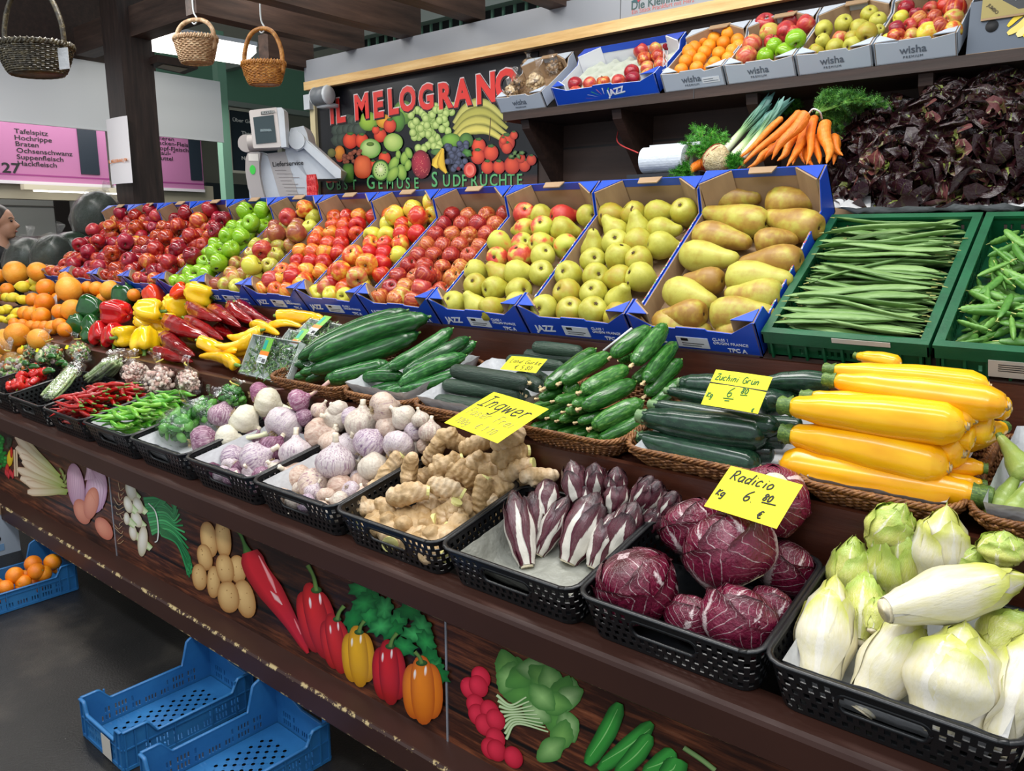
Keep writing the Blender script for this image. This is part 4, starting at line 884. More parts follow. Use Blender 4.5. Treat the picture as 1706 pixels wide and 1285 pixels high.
# fluorescent lamp in the neighbouring stall
zl = 2.95; A = atZ(240, 56, zl); B = atZ(427, 88, zl); Cc = atZ(405, 108, zl); D = atZ(240, 84, zl)
lm = obj('fluorescent_lamp', None, label='bright white rectangular ceiling lamp behind the small wicker basket', cat='lamp')
mb = MB(); mb.add(([tuple(p) for p in (A, B, Cc, D)]+[tuple(p+Vector((0, 0, .05))) for p in (A, B, Cc, D)], [(3, 2, 1, 0), (0, 1, 5, 4), (1, 2, 6, 5), (2, 3, 7, 6), (3, 0, 4, 7)])); obj('lamp_panel', mb.mesh('lamp_panel', lampw, False), lm)
mb = MB(); e = .03; cc = (A+B+Cc+D)/4; q4 = [p+(p-cc)*.03+Vector((0, 0, .05)) for p in (A, B, Cc, D)]; mb.add(([tuple(p) for p in q4]+[tuple(p+Vector((0, 0, .03))) for p in q4], [(3, 2, 1, 0), (4, 5, 6, 7), (0, 1, 5, 4), (1, 2, 6, 5), (2, 3, 7, 6), (3, 0, 4, 7)])); obj('lamp_frame', mb.mesh('lamp_frame', flat('light_plastic', 'c9ced4', .4), False), lm)
zl = 2.75; A, B, Cc, D = [atZ(x, y, zl) for x, y in ((245, 110), (262, 103), (330, 115), (307, 124))]
vn = obj('ceiling_box', None, label='dark ceiling box with light grille under the bright lamp', cat='ceiling box')
mb = MB(); q4 = (A, B, Cc, D); mb.add(([tuple(p) for p in q4]+[tuple(p+Vector((0, 0, .05))) for p in q4], [(3, 2, 1, 0), (4, 5, 6, 7), (0, 1, 5, 4), (1, 2, 6, 5), (2, 3, 7, 6), (3, 0, 4, 7)])); obj('case', mb.mesh('case', brown_dark, False), vn)
cc = (A+B+Cc+D)/4; mb = MB(); q4 = [cc+(p-cc)*.6-Vector((0, 0, .004)) for p in (A, B, Cc, D)]; mb.add(([tuple(p) for p in q4]+[tuple(p+Vector((0, 0, .003))) for p in q4], [(3, 2, 1, 0), (4, 5, 6, 7), (0, 1, 5, 4), (1, 2, 6, 5), (2, 3, 7, 6), (3, 0, 4, 7)])); obj('grille', mb.mesh('grille', flat('grille_cream', 'b0a68c', .5), False), vn)
# paper notice on the post (its square code left out), orange handwriting line below
P = Vector((-5.835, 2.72, 0)); xp = -6.0; A = atY(179, 200, 2.745); B = atY(217, 306, 2.745); wn = atY(213, 201, 2.745).x-A.x
nt = obj('paper_notice', None, M=T((A.x, 2.745, B.z)), label='white paper notice pinned on the post with orange line at its foot', cat='notice')
mb = MB(); hh = A.z-B.z; n = 8; v = []; f = []
for j in range(n+1):
    for i in range(n+1): v.append((i/n*wn*1.05+.04*(1-j/n), -.01-.012*math.sin(i/n*PI)-.02*(1-j/n), j/n*hh))
for j in range(n):
    for i in range(n): a = j*(n+1)+i; f.append((a, a+1, a+n+2, a+n+1))
mb.add((v, f)); obj('sheet', mb.mesh('sheet', flat('notice_paper', 'e3dfe2', .6)), nt)
obj('lettering', textmesh('IL_MELOGRANO_FFM', .030, flat('orange_print', 'e08a50'), .0008), nt, T((.052, -.042, .15)) @ RX(PI/2))
# hanging wicker baskets
def hang_basket(name, px, py_top, py_bot, wpx, d, label, cols, handle_top, oval=.75, dark=False):
    m = skin('wicker_'+cols[1], cols, scale=50, rough=.45, var=0, bump=.3, bscale=150)
    c = EYE+ray(px, (py_top+py_bot)/2)*d; w = wpx/FPX*d*.97; h = (py_bot-py_top)/FPX*d*.74
    o = obj(name, None, M=T(c-Vector((0, 0, h/2))) @ Matrix.Rotation(.35, 4, 'Z'), label=label, cat='hanging basket'); mb = MB()
    for k in range(15):
        t = k/14; sc = .70+.30*t**.7; pts = []
        for i in range(121):
            a = 2*PI*i/120; o_ = 1+.02*math.sin(a*22+k*PI); pts.append((w/2*sc*math.cos(a)*o_, w/2*sc*oval*math.sin(a)*o_, t*h))
        mb.add(tube(pts, h*.042, 5))
    bt = lathe([(.01, 0), (w/2*.7, 0), (w/2*.7, .01), (.01, .01)], 24); mb.add(([(x, y*oval, zz) for x, y, zz in bt[0]], bt[1]))
    obj('woven_body', mb.mesh('woven_body', m), o)
    mb = MB()
    for k in range(2):
        pts = [(w/2*(1+.02*math.cos(i/100*2*PI*30+k*PI))*math.cos(2*PI*i/100), w/2*oval*(1+.02*math.cos(i/100*2*PI*30+k*PI))*math.sin(2*PI*i/100), h+.01*math.sin(i/100*2*PI*30+k*PI)) for i in range(101)]; mb.add(tube(pts, h*.06, 6))
    obj('rim', mb.mesh('rim', m), o)
    ht = (py_top-handle_top)/FPX*d; mb = MB()
    mb.add(tube([(-w/2*.97, 0, h*.5), (-w/2*.96, 0, h+ht*.35), (-w/2*.6, 0, h+ht*.85), (0, 0, h+ht), (w/2*.6, 0, h+ht*.85), (w/2*.96, 0, h+ht*.35), (w/2*.97, 0, h*.5)], .011, 8, n=40)); obj('handle', mb.mesh('handle', m), o)
    mb = MB(); hk = h+ht; mb.add(tube([(0, 0, hk+.13), (0, 0, hk+.04), (.02, 0, hk), (0, 0, hk-.02), (-.02, 0, hk)], .004, 6, n=16)); obj('hook', mb.mesh('hook', flat('white_wire', 'c9cfd2', .3)), o, label='white wire hook'); return o, w, h
hang_basket('hanging_basket', 440, 103, 145, 78, 3.9, 'honey wicker basket with tall round handle, rightmost of hanging baskets', ['6b3d14', 'a86c28', 'd09a4e'], 47)
hang_basket('hanging_basket', 327, 60, 110, 78, 3.9, 'pale wicker basket hanging in front of the bright lamp', ['7a5a3c', 'a88663', 'd8c3a0'], 30)
hb_, w, h = hang_basket('hanging_basket', 60, 72, 130, 136, 3.6, 'large dark olive wicker basket hanging at top left with price tag', ['1b1710', '3a3222', '6e6346'], -20)
mb = MB(); mb.add(box(-.03, .03, -.002, 0, -.05, .04)); tg = obj('price_tag', mb.mesh('price_tag', paper, False), hb_, T((w/2+.02, -.03, h*.45)), label='small white price tag')
# ---------------------------------------------------------------- shop scale
ps = atY(484, 330, 2.9); sc = obj('shop_scale', None, M=T((ps.x, 2.9, ps.z-.10)) @ Matrix.Rotation(math.radians(42), 4, 'Z') @ Matrix.Diagonal((.94, 1, 1, 1)), label='pale grey shop scale with display turned to the customers', cat='scale')
d_ = depth(ps); u_ = d_/FPX*.98      # metres per photo pixel there
pl = skin('pale_scale_plastic', ['c9d0d8', 'd5dbe2'], rough=.35, var=0); pl2 = flat('warm_grey_plastic', 'b0a9a6', .4)
def SP(x, y): return ((x-478)*u_, (322-y)*u_+.10)
def sprism(name, pts, y0, y1, mat, label=None, bev=0):
    mb = MB(); v, f = prism([SP(*p) for p in pts], y1-y0, 'y'); mb.add(([(a, b+y0, c) for a, b, c in v], f)); return obj(name, mb.mesh(name, mat, False), sc, label=label)
Z5 = lambda L: [(400+x/7.56, 160+y/7.56) for x, y in L]
sprism('printer_body', Z5([(50, 1230), (45, 900), (60, 720), (110, 660), (260, 660), (330, 720), (700, 650), (860, 980), (800, 1300), (100, 1300)]), -.02, .22, pl)
sprism('rounded_side', Z5([(40, 900), (52, 760), (80, 690), (120, 670), (255, 672), (230, 800), (225, 950), (250, 1120), (290, 1290), (120, 1290), (60, 1100)]), -.06, .0, pl2)
sprism('sign_flap', Z5([(660, 480), (700, 420), (760, 410), (900, 560), (1310, 880), (1305, 985), (1240, 985), (830, 620), (740, 655), (670, 610)]), -.06, -.02, pl)
sprism('tray_side', Z5([(650, 370), (820, 340), (860, 420), (880, 520), (1300, 880), (1250, 985), (860, 990), (560, 660), (600, 500)]), -.02, .20, pl)
mb = MB(); a = SP(*Z5([(100, 560)])[0]); mb.add(tube([(a[0]-.02, -.04, a[1]), (a[0]-.02, .10, a[1])], .050, 36)); mb.add(tube([(a[0], -.04, a[1]), (a[0]+.18, -.04, a[1]+.01)], .048, 36)); obj('hinge_barrel', mb.mesh('hinge_barrel', pl2, False), sc)
mb = MB(); a = SP(*Z5([(745, 530)])[0]); mb.add(tube([(a[0], -.07, a[1]), (a[0], -.02, a[1])], .050, 40)); obj('hinge_disc', mb.mesh('hinge_disc', pl, False), sc)
fr_ = sprism('display_case', Z5([(180, 205), (200, 190), (530, 155), (545, 170), (570, 610), (555, 625), (215, 640), (205, 620)]), -.13, -.07, flat('warm_white_plastic', 'd2cbc8', .4))
sprism('display_back', Z5([(535, 158), (600, 155), (630, 190), (640, 620), (570, 628)]), -.13, -.03, pl)
sprism('screen', Z5([(230, 275), (495, 245), (515, 565), (250, 590)]), -.134, -.13, flat('dark_lcd', '3c4b50', .15), label='dark display screen')
sprism('screen_bar', Z5([(310, 420), (445, 408), (447, 435), (312, 448)]), -.136, -.134, flat('lcd_text', '5d7078', .3))  # flat, slightly lighter bar on the display, behind the small lettering
sprism('maker_plate', Z5([(335, 208), (485, 190), (488, 228), (336, 243)]), -.134, -.13, flat('dark_plate', '2c2f30', .4))
obj('lettering', textmesh('BIZERBA', .022, flat('plate_grey', 'a0a4a4'), .0008), sc, T((SP(*Z5([(345, 232)])[0])[0], -.1345, SP(*Z5([(345, 237)])[0])[1])) @ RX(PI/2) @ Matrix.Rotation(.1, 4, 'Z'))
obj('lettering', textmesh('BIZERBA', .018, flat('lcd_text2', '8fa0a4'), .0004), sc, T((SP(*Z5([(318, 440)])[0])[0], -.1365, SP(*Z5([(318, 440)])[0])[1])) @ RX(PI/2))
sprism('leaflet', Z5([(320, 680), (560, 655), (715, 1210), (700, 1290), (480, 1290)]), -.024, -.02, flat('leaflet_paper', 'b9b4b2', .5), label='grey leaflet headed Lieferservice')
obj('lettering', textmesh('Lieferservice', .038, ink, .0005), sc, T((SP(*Z5([(385, 840)])[0])[0], -.0262, SP(*Z5([(385, 840)])[0])[1])) @ RX(PI/2) @ Matrix.Rotation(.06, 4, 'Z'))
mb = MB()
for k in range(9): a = SP(*Z5([(415+k*22, 890+k*42)])[0]); mb.add(box(a[0], a[0]+.07+.03*(k % 3), -.0255, -.0245, a[1], a[1]+.003))
obj('print', mb.mesh('print', flat('faded_print', '8f8684'), False), sc)
a = SP(*Z5([(140, 885)])[0]); mb = MB(); mb.add(tube([(a[0], -.063, a[1]), (a[0], -.06, a[1])], .018, 18, sy=1.5, up=(0, 0, 1))); obj('sticker', mb.mesh('sticker', flat('green_sticker', '3fd048'), False), sc, label='bright green round sticker')
a = SP(*Z5([(158, 735)])[0]); mb = MB(); mb.add(box(a[0]-.03, a[0]+.03, -.062, -.06, a[1]-.02, a[1]+.02)); obj('sticker', mb.mesh('sticker', flat('white_sticker', 'e8e4dc'), False), sc, label='small white sticker')
P = atY(520, 312, 2.85); rb = skin('red_foil', ['a80f14', 'd82228', 'f06a60'], scale=80, rough=.2, rand=False)
mb = MB()
for k in range(4): mb.add(tube([(P.x-.03+k*.02, 2.85, P.z+.07), (P.x-.035+k*.025, 2.85, P.z-.12)], lambda t: .012, 5, n=6, fn=lambda a, t: 1+.3*math.sin(a*2+t*9)))
obj('red_ribbon', mb.mesh('red_ribbon', rb, False), label='shiny red foil ribbon hanging between scale and banner', cat='ribbon')
# ---------------------------------------------------------------- the woman walking past at the far left
skn = skin('skin', ['a97a62', 'b88a70'], scale=6, rough=.5, rand=False, sss=.1); hair = skin('dark_hair', ['16100d', '2a1d17'], scale=40, stretch=(1, 1, .2), rough=.4, rand=False); shirt = skin('black_tshirt', ['0e0f12', '191b20'], scale=10, rough=.8, rand=False, bump=.2, bscale=30)
d = 6.2; pc = EYE+ray(2, 372)*d; hx = pc
# local frame: +x = facing direction (towards the right of the photo), head centre at origin
yawp = math.radians(52); Mp = T(Vector((pc.x, pc.y, 0))) @ Matrix.Rotation(yawp, 4, 'Z') @ Matrix.Diagonal((1.08, 1.08, 1, 1)); hz = pc.z
per = obj('person', None, M=Mp, label='woman with dark tied hair and black T-shirt in profile', cat='person')
B_ = []
B_.append(sphere((-.012, 0, hz+.035), .092, 1.06, .82, 1.08, 20, 14))
B_.append(sphere((.028, 0, hz-.035), .070, .95, .80, 1.25, 20, 14))
B_.append(sphere((.052, 0, hz-.092), .034, 1.0, .9, .8))         # chin
B_.append(tube([(.078, 0, hz+.022), (.098, 0, hz-.008), (.108, 0, hz-.022), (.092, 0, hz-.034)], lambda t: .010+.006*math.sin(t*3), 8, n=8))
B_.append(sphere((.082, 0, hz-.058), .014, 1, 1.5, .6)); B_.append(sphere((.081, 0, hz-.070), .013, 1, 1.4, .6))
B_.append(sphere((.068, 0, hz+.038), .022, .9, 2.2, .7))
for s in (-1, 1): B_.append(sphere((.0, s*.076, hz-.005), .018, .8, .5, 1.5))
B_.append(tube([(-.03, 0, hz-.05), (-.025, 0, hz-.13), (-.02, 0, hz-.22)], lambda t: .053+.02*t*t, 14, n=8))
for s in (-1, 1): B_.append(tube([(-.01, s*.10, hz-.235), (-.03, s*.175, hz-.26), (-.04, s*.205, hz-.38), (-.02, s*.215, hz-.52), (.10, s*.19, hz-.66), (.20, s*.16, hz-.70)], interp([(0, .05), (.25, .052), (.5, .043), (.7, .038), (1, .026)]), 12, n=24))
for s in (-1, 1):
    hx0 = Vector((.21, s*.158, hz-.705)); B_.append(tube([hx0, hx0+Vector((.05, -s*.01, -.012)), hx0+Vector((.09, -s*.015, -.02))], lambda t: .026-.004*t, 10, n=6, sy=.6))
    for k in range(4): y = -.024+k*.016; L_ = (.055, .066, .07, .058)[k]; B_.append(tube([hx0+Vector((.08, y-s*.012, -.018)), hx0+Vector((.08+L_*.6, y*1.1-s*.012, -.028)), hx0+Vector((.08+L_, y*1.1-s*.012, -.05))], lambda t: .0085-.002*t, 8, n=6))
    B_.append(tube([hx0+Vector((.02, -s*.03, 0)), hx0+Vector((.06, -s*.052, -.01)), hx0+Vector((.085, -s*.05, -.02))], lambda t: .0095-.002*t, 8, n=6))
B_.append(tube([(-.02, 0, hz-.23), (-.02, 0, hz-.45), (-.03, 0, hz-.70), (-.02, 0, hz-.90)], interp([(0, .09), (.2, .12), (.6, .11), (1, .13)]), 16, n=10, sx=1.25, sy=.8))
for s in (-1, 1): B_.append(tube([(-.02, s*.09, hz-.88), (0, s*.095, hz-1.25), (-.02, s*.09, .09)], interp([(0, .095), (.5, .062), (1, .042)]), 14, n=12)); B_.append(tube([(-.05, s*.09, .045), (.06, s*.09, .045), (.16, s*.09, .035)], lambda t: .045-.012*t, 10, n=6))
obj('body', bake(B_, .0075, [skn], 'body', 3), per)
Hh = [sphere((-.032, 0, hz+.050), .098, 1.06, .86, 1.05, 24, 16), sphere((-.135, 0, hz+.03), .045, 1, 1, 1)]
hm = bake(Hh, .008, [hair], 'hair', 2)
obj('hair', hm, per, label='dark hair tied back')
for s in (-1, 1):
    mb = MB(); mb.add(sphere((.079, s*.030, hz+.018), .0095)); e_ = obj('eye', mb.mesh('eye', flat('eye_dark', '2a1c16', .2)), per)
    mb = MB(); mb.add(tube([(.083, s*.018, hz+.040), (.080, s*.035, hz+.045), (.070, s*.05, hz+.038)], lambda t: .003, 6, n=6)); obj('eyebrow', mb.mesh('eyebrow', hair), per)
mb = MB(); mb.add(tube([(.092, -.018, hz-.063), (.096, 0, hz-.064), (.092, .018, hz-.063)], lambda t: .0065*math.sin(PI*min(max(t, .05), .95)), 8, n=8)); obj('lips', mb.mesh('lips', flat('lips', '9a5148', .4)), per)
Tt = [tube([(-.02, 0, hz-.20), (-.02, 0, hz-.45), (-.03, 0, hz-.70), (-.02, 0, hz-.90)], interp([(0, .085), (.2, .135), (.6, .125), (1, .14)]), 16, n=12, sx=1.28, sy=.85)]
for s in (-1, 1): Tt.append(tube([(-.01, s*.06, hz-.225), (-.03, s*.18, hz-.26), (-.045, s*.215, hz-.36), (-.04, s*.222, hz-.44)], interp([(0, .06), (.4, .068), (1, .062)]), 14, n=12))
obj('tshirt', bake(Tt, .009, [shirt], 'tshirt', 3), per, label='black T-shirt')
Jj = [tube([(-.02, s*.09, hz-.86), (0, s*.095, hz-1.25), (-.02, s*.09, .10)], interp([(0, .105), (.5, .075), (1, .06)]), 14, n=12) for s in (-1, 1)]
obj('trousers', bake(Jj, .01, [flat('dark_trousers', '23262e', .8)], 'trousers', 2), per)
# ---------------------------------------------------------------- fruit and vegetable templates
def lat_tpl(name, prof, mat, seg=20, fn=None, parts=()):
    mb = MB(); mb.add(lathe(prof, seg, fn)); return (name, mb.mesh(name, mat), list(parts))
stemw = flat('woody_stem', '5a4424', .7); stemg = skin('green_stem', ['4f7a28', '7fa548'], rand=False, scale=5, rough=.5)
def stem(z0, z1, r, mat=stemw, bend=.15, seg=6): mb = MB(); mb.add(tube([(0, 0, z0), (0, 0, (z0+z1)/2), (bend, 0, z1)], lambda t: r*(1+.5*t), seg, n=5)); return ('stem', mb.mesh('stem', mat))
AP = [(.03, -.70), (.15, -.80), (.38, -.88), (.62, -.80), (.84, -.52), (.97, -.15), (1.0, .15), (.95, .42), (.80, .68), (.58, .82), (.36, .83), (.18, .72), (.05, .52)]
def wob(a, k): return lambda t, v, p: (p[0]*(1+a*math.cos(k*t+1)), p[1]*(1+a*math.sin(2*t)), p[2]+.04*math.cos(t)*(v > .5))
def appl(name, cols, pos=None, stretch=(2.2, 2.2, .35), scale=1.5, var=.3, hue=.02, rough=.28, grads=(), bottom='d9c24a'):
    m = skin(name+'_skin', cols, pos, scale, stretch, 4, rough, var=var, hue=hue, grads=grads, coat=.15)
    return lat_tpl('apple', AP, m, 20, wob(.03, 3), [stem(.50, .98, .05)])
A_RED = appl('red_apple', ['7c1018', '98161c', 'ac2a22', 'c4582c', 'cfa040'], [0, .42, .68, .88, 1])
def stick(T_, col, mk=None): mb = MB(); mb.add(sphere((.93, .12, .25), .21, .28, 1, 1.1, 10, 6)); return (T_[0], T_[1], T_[2]+[('sticker', mb.mesh('sticker', flat('sticker_'+col, col, .4)))])
A_REDS = stick(A_RED, 'd8b4b4')
A_DRK = appl('glossy_red_apple', ['660c10', '86100f', 'a01e16', 'b84a20'], [0, .45, .75, 1], rough=.16)
A_GRN = appl('green_apple', ['6fa014', '80b020', '94bd30'], scale=1, var=.15, rough=.15, hue=.01)
A_GRNS = stick(A_GRN, '20221c')
A_RUS = appl('russet_apple', ['8f4a34', 'a8703c', 'a3983a', 'c7c24a'], [.1, .4, .65, .95], stretch=(1, 1, .8), var=.5)
A_ORR = appl('orange_red_apple', ['ae2a14', 'c4481c', 'd46c28', 'dfa23c'], [.1, .4, .68, 1], var=.45)
A_YEL = appl('yellow_red_apple', ['bc3418', 'd26628', 'dca838', 'cdc444'], [.15, .38, .58, .85], var=.6, stretch=(1, 1, .6))
A_GAL = appl('striped_apple', ['84201c', 'a03422', 'b85a30', 'cc9048'], [.1, .42, .68, 1], stretch=(4.5, 4.5, .3), scale=1.3, var=.3)
A_PNK = appl('pink_apple', ['9c2428', 'b43c34', 'c46444', 'bfae50'], [.1, .4, .65, 1], stretch=(1.2, 1.2, .6), var=.4)
ORF = lambda t, v, p: (p[0], p[1], p[2])
orp = [(.03, -.93)]+[(max(.03, math.sin(PI*i/14)), -math.cos(PI*i/14)*.95) for i in range(1, 14)]+[(.08, .90), (.03, .88)]
m_or = skin('orange_peel', ['ee7d0c', 'f58d12', 'f9a222'], scale=1.5, rough=.34, bump=.25, bscale=16, var=.3, coat=.1, spec=.5)
m_or2 = skin('pale_orange_peel', ['ef8f1e', 'f7a32e', 'fab548'], scale=1.2, rough=.36, bump=.3, bscale=14, var=.3)
m_lem = skin('lemon_peel', ['e2c21a', 'efd42c', 'f4e050'], scale=1.5, rough=.34, bump=.25, bscale=14, var=.3)
nav = MB(); nav.add(sphere((0, 0, .90), .10, 1, 1, .5, 8, 5)); nav = ('stem_scar', nav.mesh('stem_scar', skin('scar_green', ['7f8a3a', '9aa050'], rand=False)))
ORANGE = lat_tpl('orange', orp, m_or, 20, None, [nav]); NAVEL = lat_tpl('orange', orp, m_or2, 22, None, [nav])
LEMON = lat_tpl('lemon', [(.03, -1.42), (.14, -1.36), (.30, -1.20), (.62, -.92), (.88, -.5), (.97, 0), (.88, .5), (.62, .9), (.32, 1.15), (.18, 1.28), (.1, 1.4), (.03, 1.42)], m_lem, 18)
PR = [(.04, -.72), (.14, -.82), (.4, -.92), (.70, -.80), (.93, -.45), (1.0, -.08), (.93, .30), (.74, .68), (.54, 1.0), (.44, 1.25), (.36, 1.45), (.20, 1.58), (.05, 1.58)]
_m = MB(); _m.add(lathe([(.03, -.80), (.13, -.885), (.10, -.91), (.02, -.86)], 10, lambda t, v, p: (p[0]*(1+.3*math.cos(5*t)), p[1]*(1+.3*math.cos(5*t)), p[2]))); CALYX = ('calyx', _m.mesh('calyx', flat('calyx_brown', '4a3416', .8)))
def prt(name, cols, pos=None, prof=PR, bend=.25, **k):
    m = skin(name+'_skin', cols, pos, 1.6, rough=.42, spots=(22, .16, '8a6a28'), **k)
    return lat_tpl('pear', prof, m, 20, lambda t, v, p: (p[0]+bend*max(0, p[2])**2*.3, p[1]*(1+.04*math.sin(2*t)), p[2]), [stem(1.5, 1.85, .05, bend=.2), CALYX])
P_GRN = prt('green_pear', ['a8902c', 'a8a034', 'b2b044', 'bcb84e'], var=.35, stretch=(1, 1, 1))
P_RED = prt('red_green_pear', ['b8302a', 'cc5a38', 'c9a046', 'b8bc46'], [.2, .40, .52, .7], var=.35, stretch=(.7, .7, .7))
PL = [(.04, -.85), (.16, -.93), (.42, -1.0), (.72, -.85), (.95, -.4), (1.0, .1), (.95, .6), (.80, 1.15), (.64, 1.65), (.54, 2.1), (.44, 2.42), (.26, 2.62), (.06, 2.66)]
P_ABT = prt('long_pear', ['98702e', 'aa8a38', 'b0a240', 'bcb850'], [.1, .38, .6, .95], PL, .12, var=.5, stretch=(.8, .8, .8))
BELLP = [(.04, -1.0), (.25, -1.08), (.52, -1.05), (.78, -.80), (.93, -.35), (1.0, .1), (1.02, .5), (.92, .82), (.68, .96), (.42, .90), (.22, .74), (.08, .66)]
def bellt(name, cols, lobes=4):
    m = skin(name+'_skin', cols, None, 1.2, rough=.14, var=.25, coat=.5)
    mb = MB(); mb.add(lathe([(.24, .72), (.30, .80), (.16, .84), (.13, 1.2), (.17, 1.35), (.05, 1.36)], 10, lambda t, v, p: (p[0]*(1+.2*math.cos(5*t)*(v < .3))+.25*max(0, p[2]-.9)**1.5, p[1], p[2])))
    st = ('stem', mb.mesh('stem', stemg))
    def fn(t, v, p):
        k = 1+(.10+.06*(1-v))*(math.cos(lobes*t)-.3)*(0.3+.7*math.sin(PI*min(1, v*1.05)))
        return (p[0]*k, p[1]*k, p[2]+(.10*math.cos(lobes*t) if v < .2 or v > .65 else 0))
    return lat_tpl('bell_pepper', BELLP, m, 36, fn, [st])
B_Y = bellt('yellow_pepper', ['f2b90a', 'fac914', 'fbd52c']); B_R = bellt('red_pepper', ['b01016', 'cb1a1a', 'dc2c20']); B_O = bellt('orange_red_pepper', ['dc3410', 'e84a18'], 3); B_G = bellt('dark_green_pepper', ['123c14', '1c5020', '2a6628'], 3)
def rod(name, prof, mat, seg=14, n=26, bend=0, fn=None, parts=(), wig=0, sx=1):
    R = interp(prof); v = []; f = []
    for i in range(n+1):
        t = i/n
        # finer steps close to the rounded ends
        t = .5-.5*math.cos(PI*t); r = R(t)
        for j in range(seg):
            a = 2*PI*j/seg; q = r*(fn(a, t) if fn else 1); v.append((t, math.cos(a)*q*sx+wig*math.sin(t*7), math.sin(a)*q+bend*math.sin(PI*t)))
    for i in range(n):
        for j in range(seg): a = i*seg+j; b = i*seg+(j+1) % seg; f.append((a, a+seg, b+seg, b))
    f.append(tuple(range(seg))); f.append(tuple(n*seg+j for j in range(seg-1, -1, -1)))
    mb = MB(); mb.add((v, f)); return (name, mb.mesh(name, mat), list(parts))
def rodpart(name, x0, x1, r0, r1, mat, frill=0, z=0):
    mb = MB(); mb.add(tube([(x0, 0, z), ((x0+x1)/2, 0, z), (x1, 0, z)], lambda t: r0+(r1-r0)*t, 8, n=5, fn=(lambda a, t: 1+frill*math.sin(a*4+t*8)) if frill else None)); return (name, mb.mesh(name, mat))
m_cuc = skin('cucumber_skin', ['16401a', '1f5222', '2d6a2c', '4f8a44'], [.2, .5, .75, 1], scale=1.6, stretch=(6, 2.6, 2.6), rough=.22, var=.18, bump=.0)
ridg = lambda k, a_: (lambda a, t: 1+a_*math.cos(k*a))
dry = skin('dry_blossom', ['b79a6a', 'd9c49a'], rand=False, scale=8, rough=.9)
CUC = rod('cucumber', [(0, .12), (.03, .45), (.09, .72), (.25, .96), (.6, 1), (.85, .85), (.95, .55), (1, .15)], m_cuc, 28, 30, .45, ridg(11, .025), [rodpart('stem', .99, 1.02, .14, .10, stemg)])
m_cuc2 = skin('dark_cucumber_skin', ['14251b', '1e3325', '2d4632'], scale=3, stretch=(8, 3, 3), rough=.42, var=.2, bump=.35, bscale=7)
CUCD = rod('cucumber', [(0, .2), (.02, .55), (.07, .88), (.25, 1), (.7, 1), (.92, .90), (.98, .6), (1, .2)], m_cuc2, 22, 30, .15, ridg(9, .02), [rodpart('dry_blossom', .99, 1.03, .25, .15, dry, .4)])
m_mini = skin('mini_cucumber_skin', ['1c4a18', '2a5f20', '417a30', '6e984c'], [.15, .45, .75, 1], scale=1.7, stretch=(4, 2.4, 2.4), rough=.2, var=.2, bump=.12, bscale=6)
MINI = rod('mini_cucumber', [(0, .15), (.03, .5), (.10, .82), (.35, 1), (.7, 1), (.9, .78), (.97, .45), (1, .15)], m_mini, 26, 28, .15, ridg(9, .03), [rodpart('dry_blossom', -.10, .02, .22, .10, dry, .6), rodpart('stem', .98, 1.03, .15, .12, stemg)])
m_zuc = skin('zucchini_skin', ['10231a', '183324', '284832'], scale=2, stretch=(5, 2, 2), rough=.2, var=.2, spots=(26, .13, '54704a'))
zs1 = rodpart('stem', -.06, .03, .42, .5, skin('zucchini_stem', ['3f6a3a', '86a070'], rand=False, scale=4, stretch=(.5, 6, 6)), .12)
ZUC = rod('zucchini', [(0, .45), (.08, .62), (.3, .85), (.7, 1), (.92, .93), (.98, .6), (1, .2)], m_zuc, 24, 28, -.15, ridg(7, .025), [zs1, rodpart('blossom_scar', .99, 1.01, .22, .12, dry)])
m_yz = skin('yellow_zucchini_skin', ['f0a208', 'f6b20c', 'f9c31c'], scale=1.2, stretch=(3, 1, 1), rough=.24, var=.25, coat=.2, spots=(3.1, .045, '8a6a1a'))
gst = skin('ribbed_green_stem', ['2f4a1c', '4f6e2a', '8aa048'], rand=False, scale=3, stretch=(1, 6, 6), rough=.5)
YZ = rod('yellow_zucchini', [(0, .40), (.05, .55), (.25, .80), (.6, 1), (.88, .98), (.96, .72), (1, .2)], m_yz, 30, 28, .1, ridg(6, .025), [rodpart('stem', -.075, .012, .44, .50, gst, .14), rodpart('blossom_scar', .99, 1.012, .25, .14, dry, .5)])
m_lz = skin('pale_squash_skin', ['8aa24a', 'a3b65c', 'b9c873'], scale=1.4, rough=.3, var=.2, spots=(14, .14, 'd3dc9c'))
LZ = rod('pale_squash', [(0, .35), (.1, .42), (.35, .62), (.65, .96), (.85, 1), (.96, .7), (1, .25)], m_lz, 22, 24, .1, ridg(8, .02), [rodpart('stem', -.09, .01, .28, .34, gst, .15), rodpart('blossom_scar', .985, 1.01, .3, .2, dry, .3)])
m_lrp = skin('dark_red_pepper_skin', ['640609', '820c10', '9a1414'], scale=1.4, rough=.16, var=.25, coat=.3, bump=.3, bscale=3.5, stretch=(3, 1, 1))
LRP = rod('long_red_pepper', [(0, .40), (.04, .85), (.2, 1), (.45, .92), (.75, .60), (.93, .30), (1, .08)], m_lrp, 22, 30, .3, lambda a, t: 1+.07*math.cos(3*a+2*t)+.05*math.sin(6*a+11*t)+.03*math.sin(t*38), [rodpart('stem', -.16, .03, .16, .26, stemg)])
m_ypp = skin('yellow_pointed_pepper_skin', ['f1ad0a', 'f6be12', 'fbd02a'], scale=1.2, rough=.15, var=.25, coat=.5, stretch=(3, 1, 1))
YPP = rod('yellow_pointed_pepper', [(0, .45), (.04, .9), (.2, 1), (.5, .85), (.8, .6), (.95, .38), (1, .1)], m_ypp, 20, 30, .8, lambda a, t: 1+.10*math.cos(3*a+3*t)+.04*math.sin(t*30), [rodpart('stem', -.12, .03, .22, .3, stemg)])
m_chr = skin('red_chili_skin', ['8e0a0c', 'ac1210', 'c42018'], scale=1.5, rough=.13, var=.3, coat=.5)
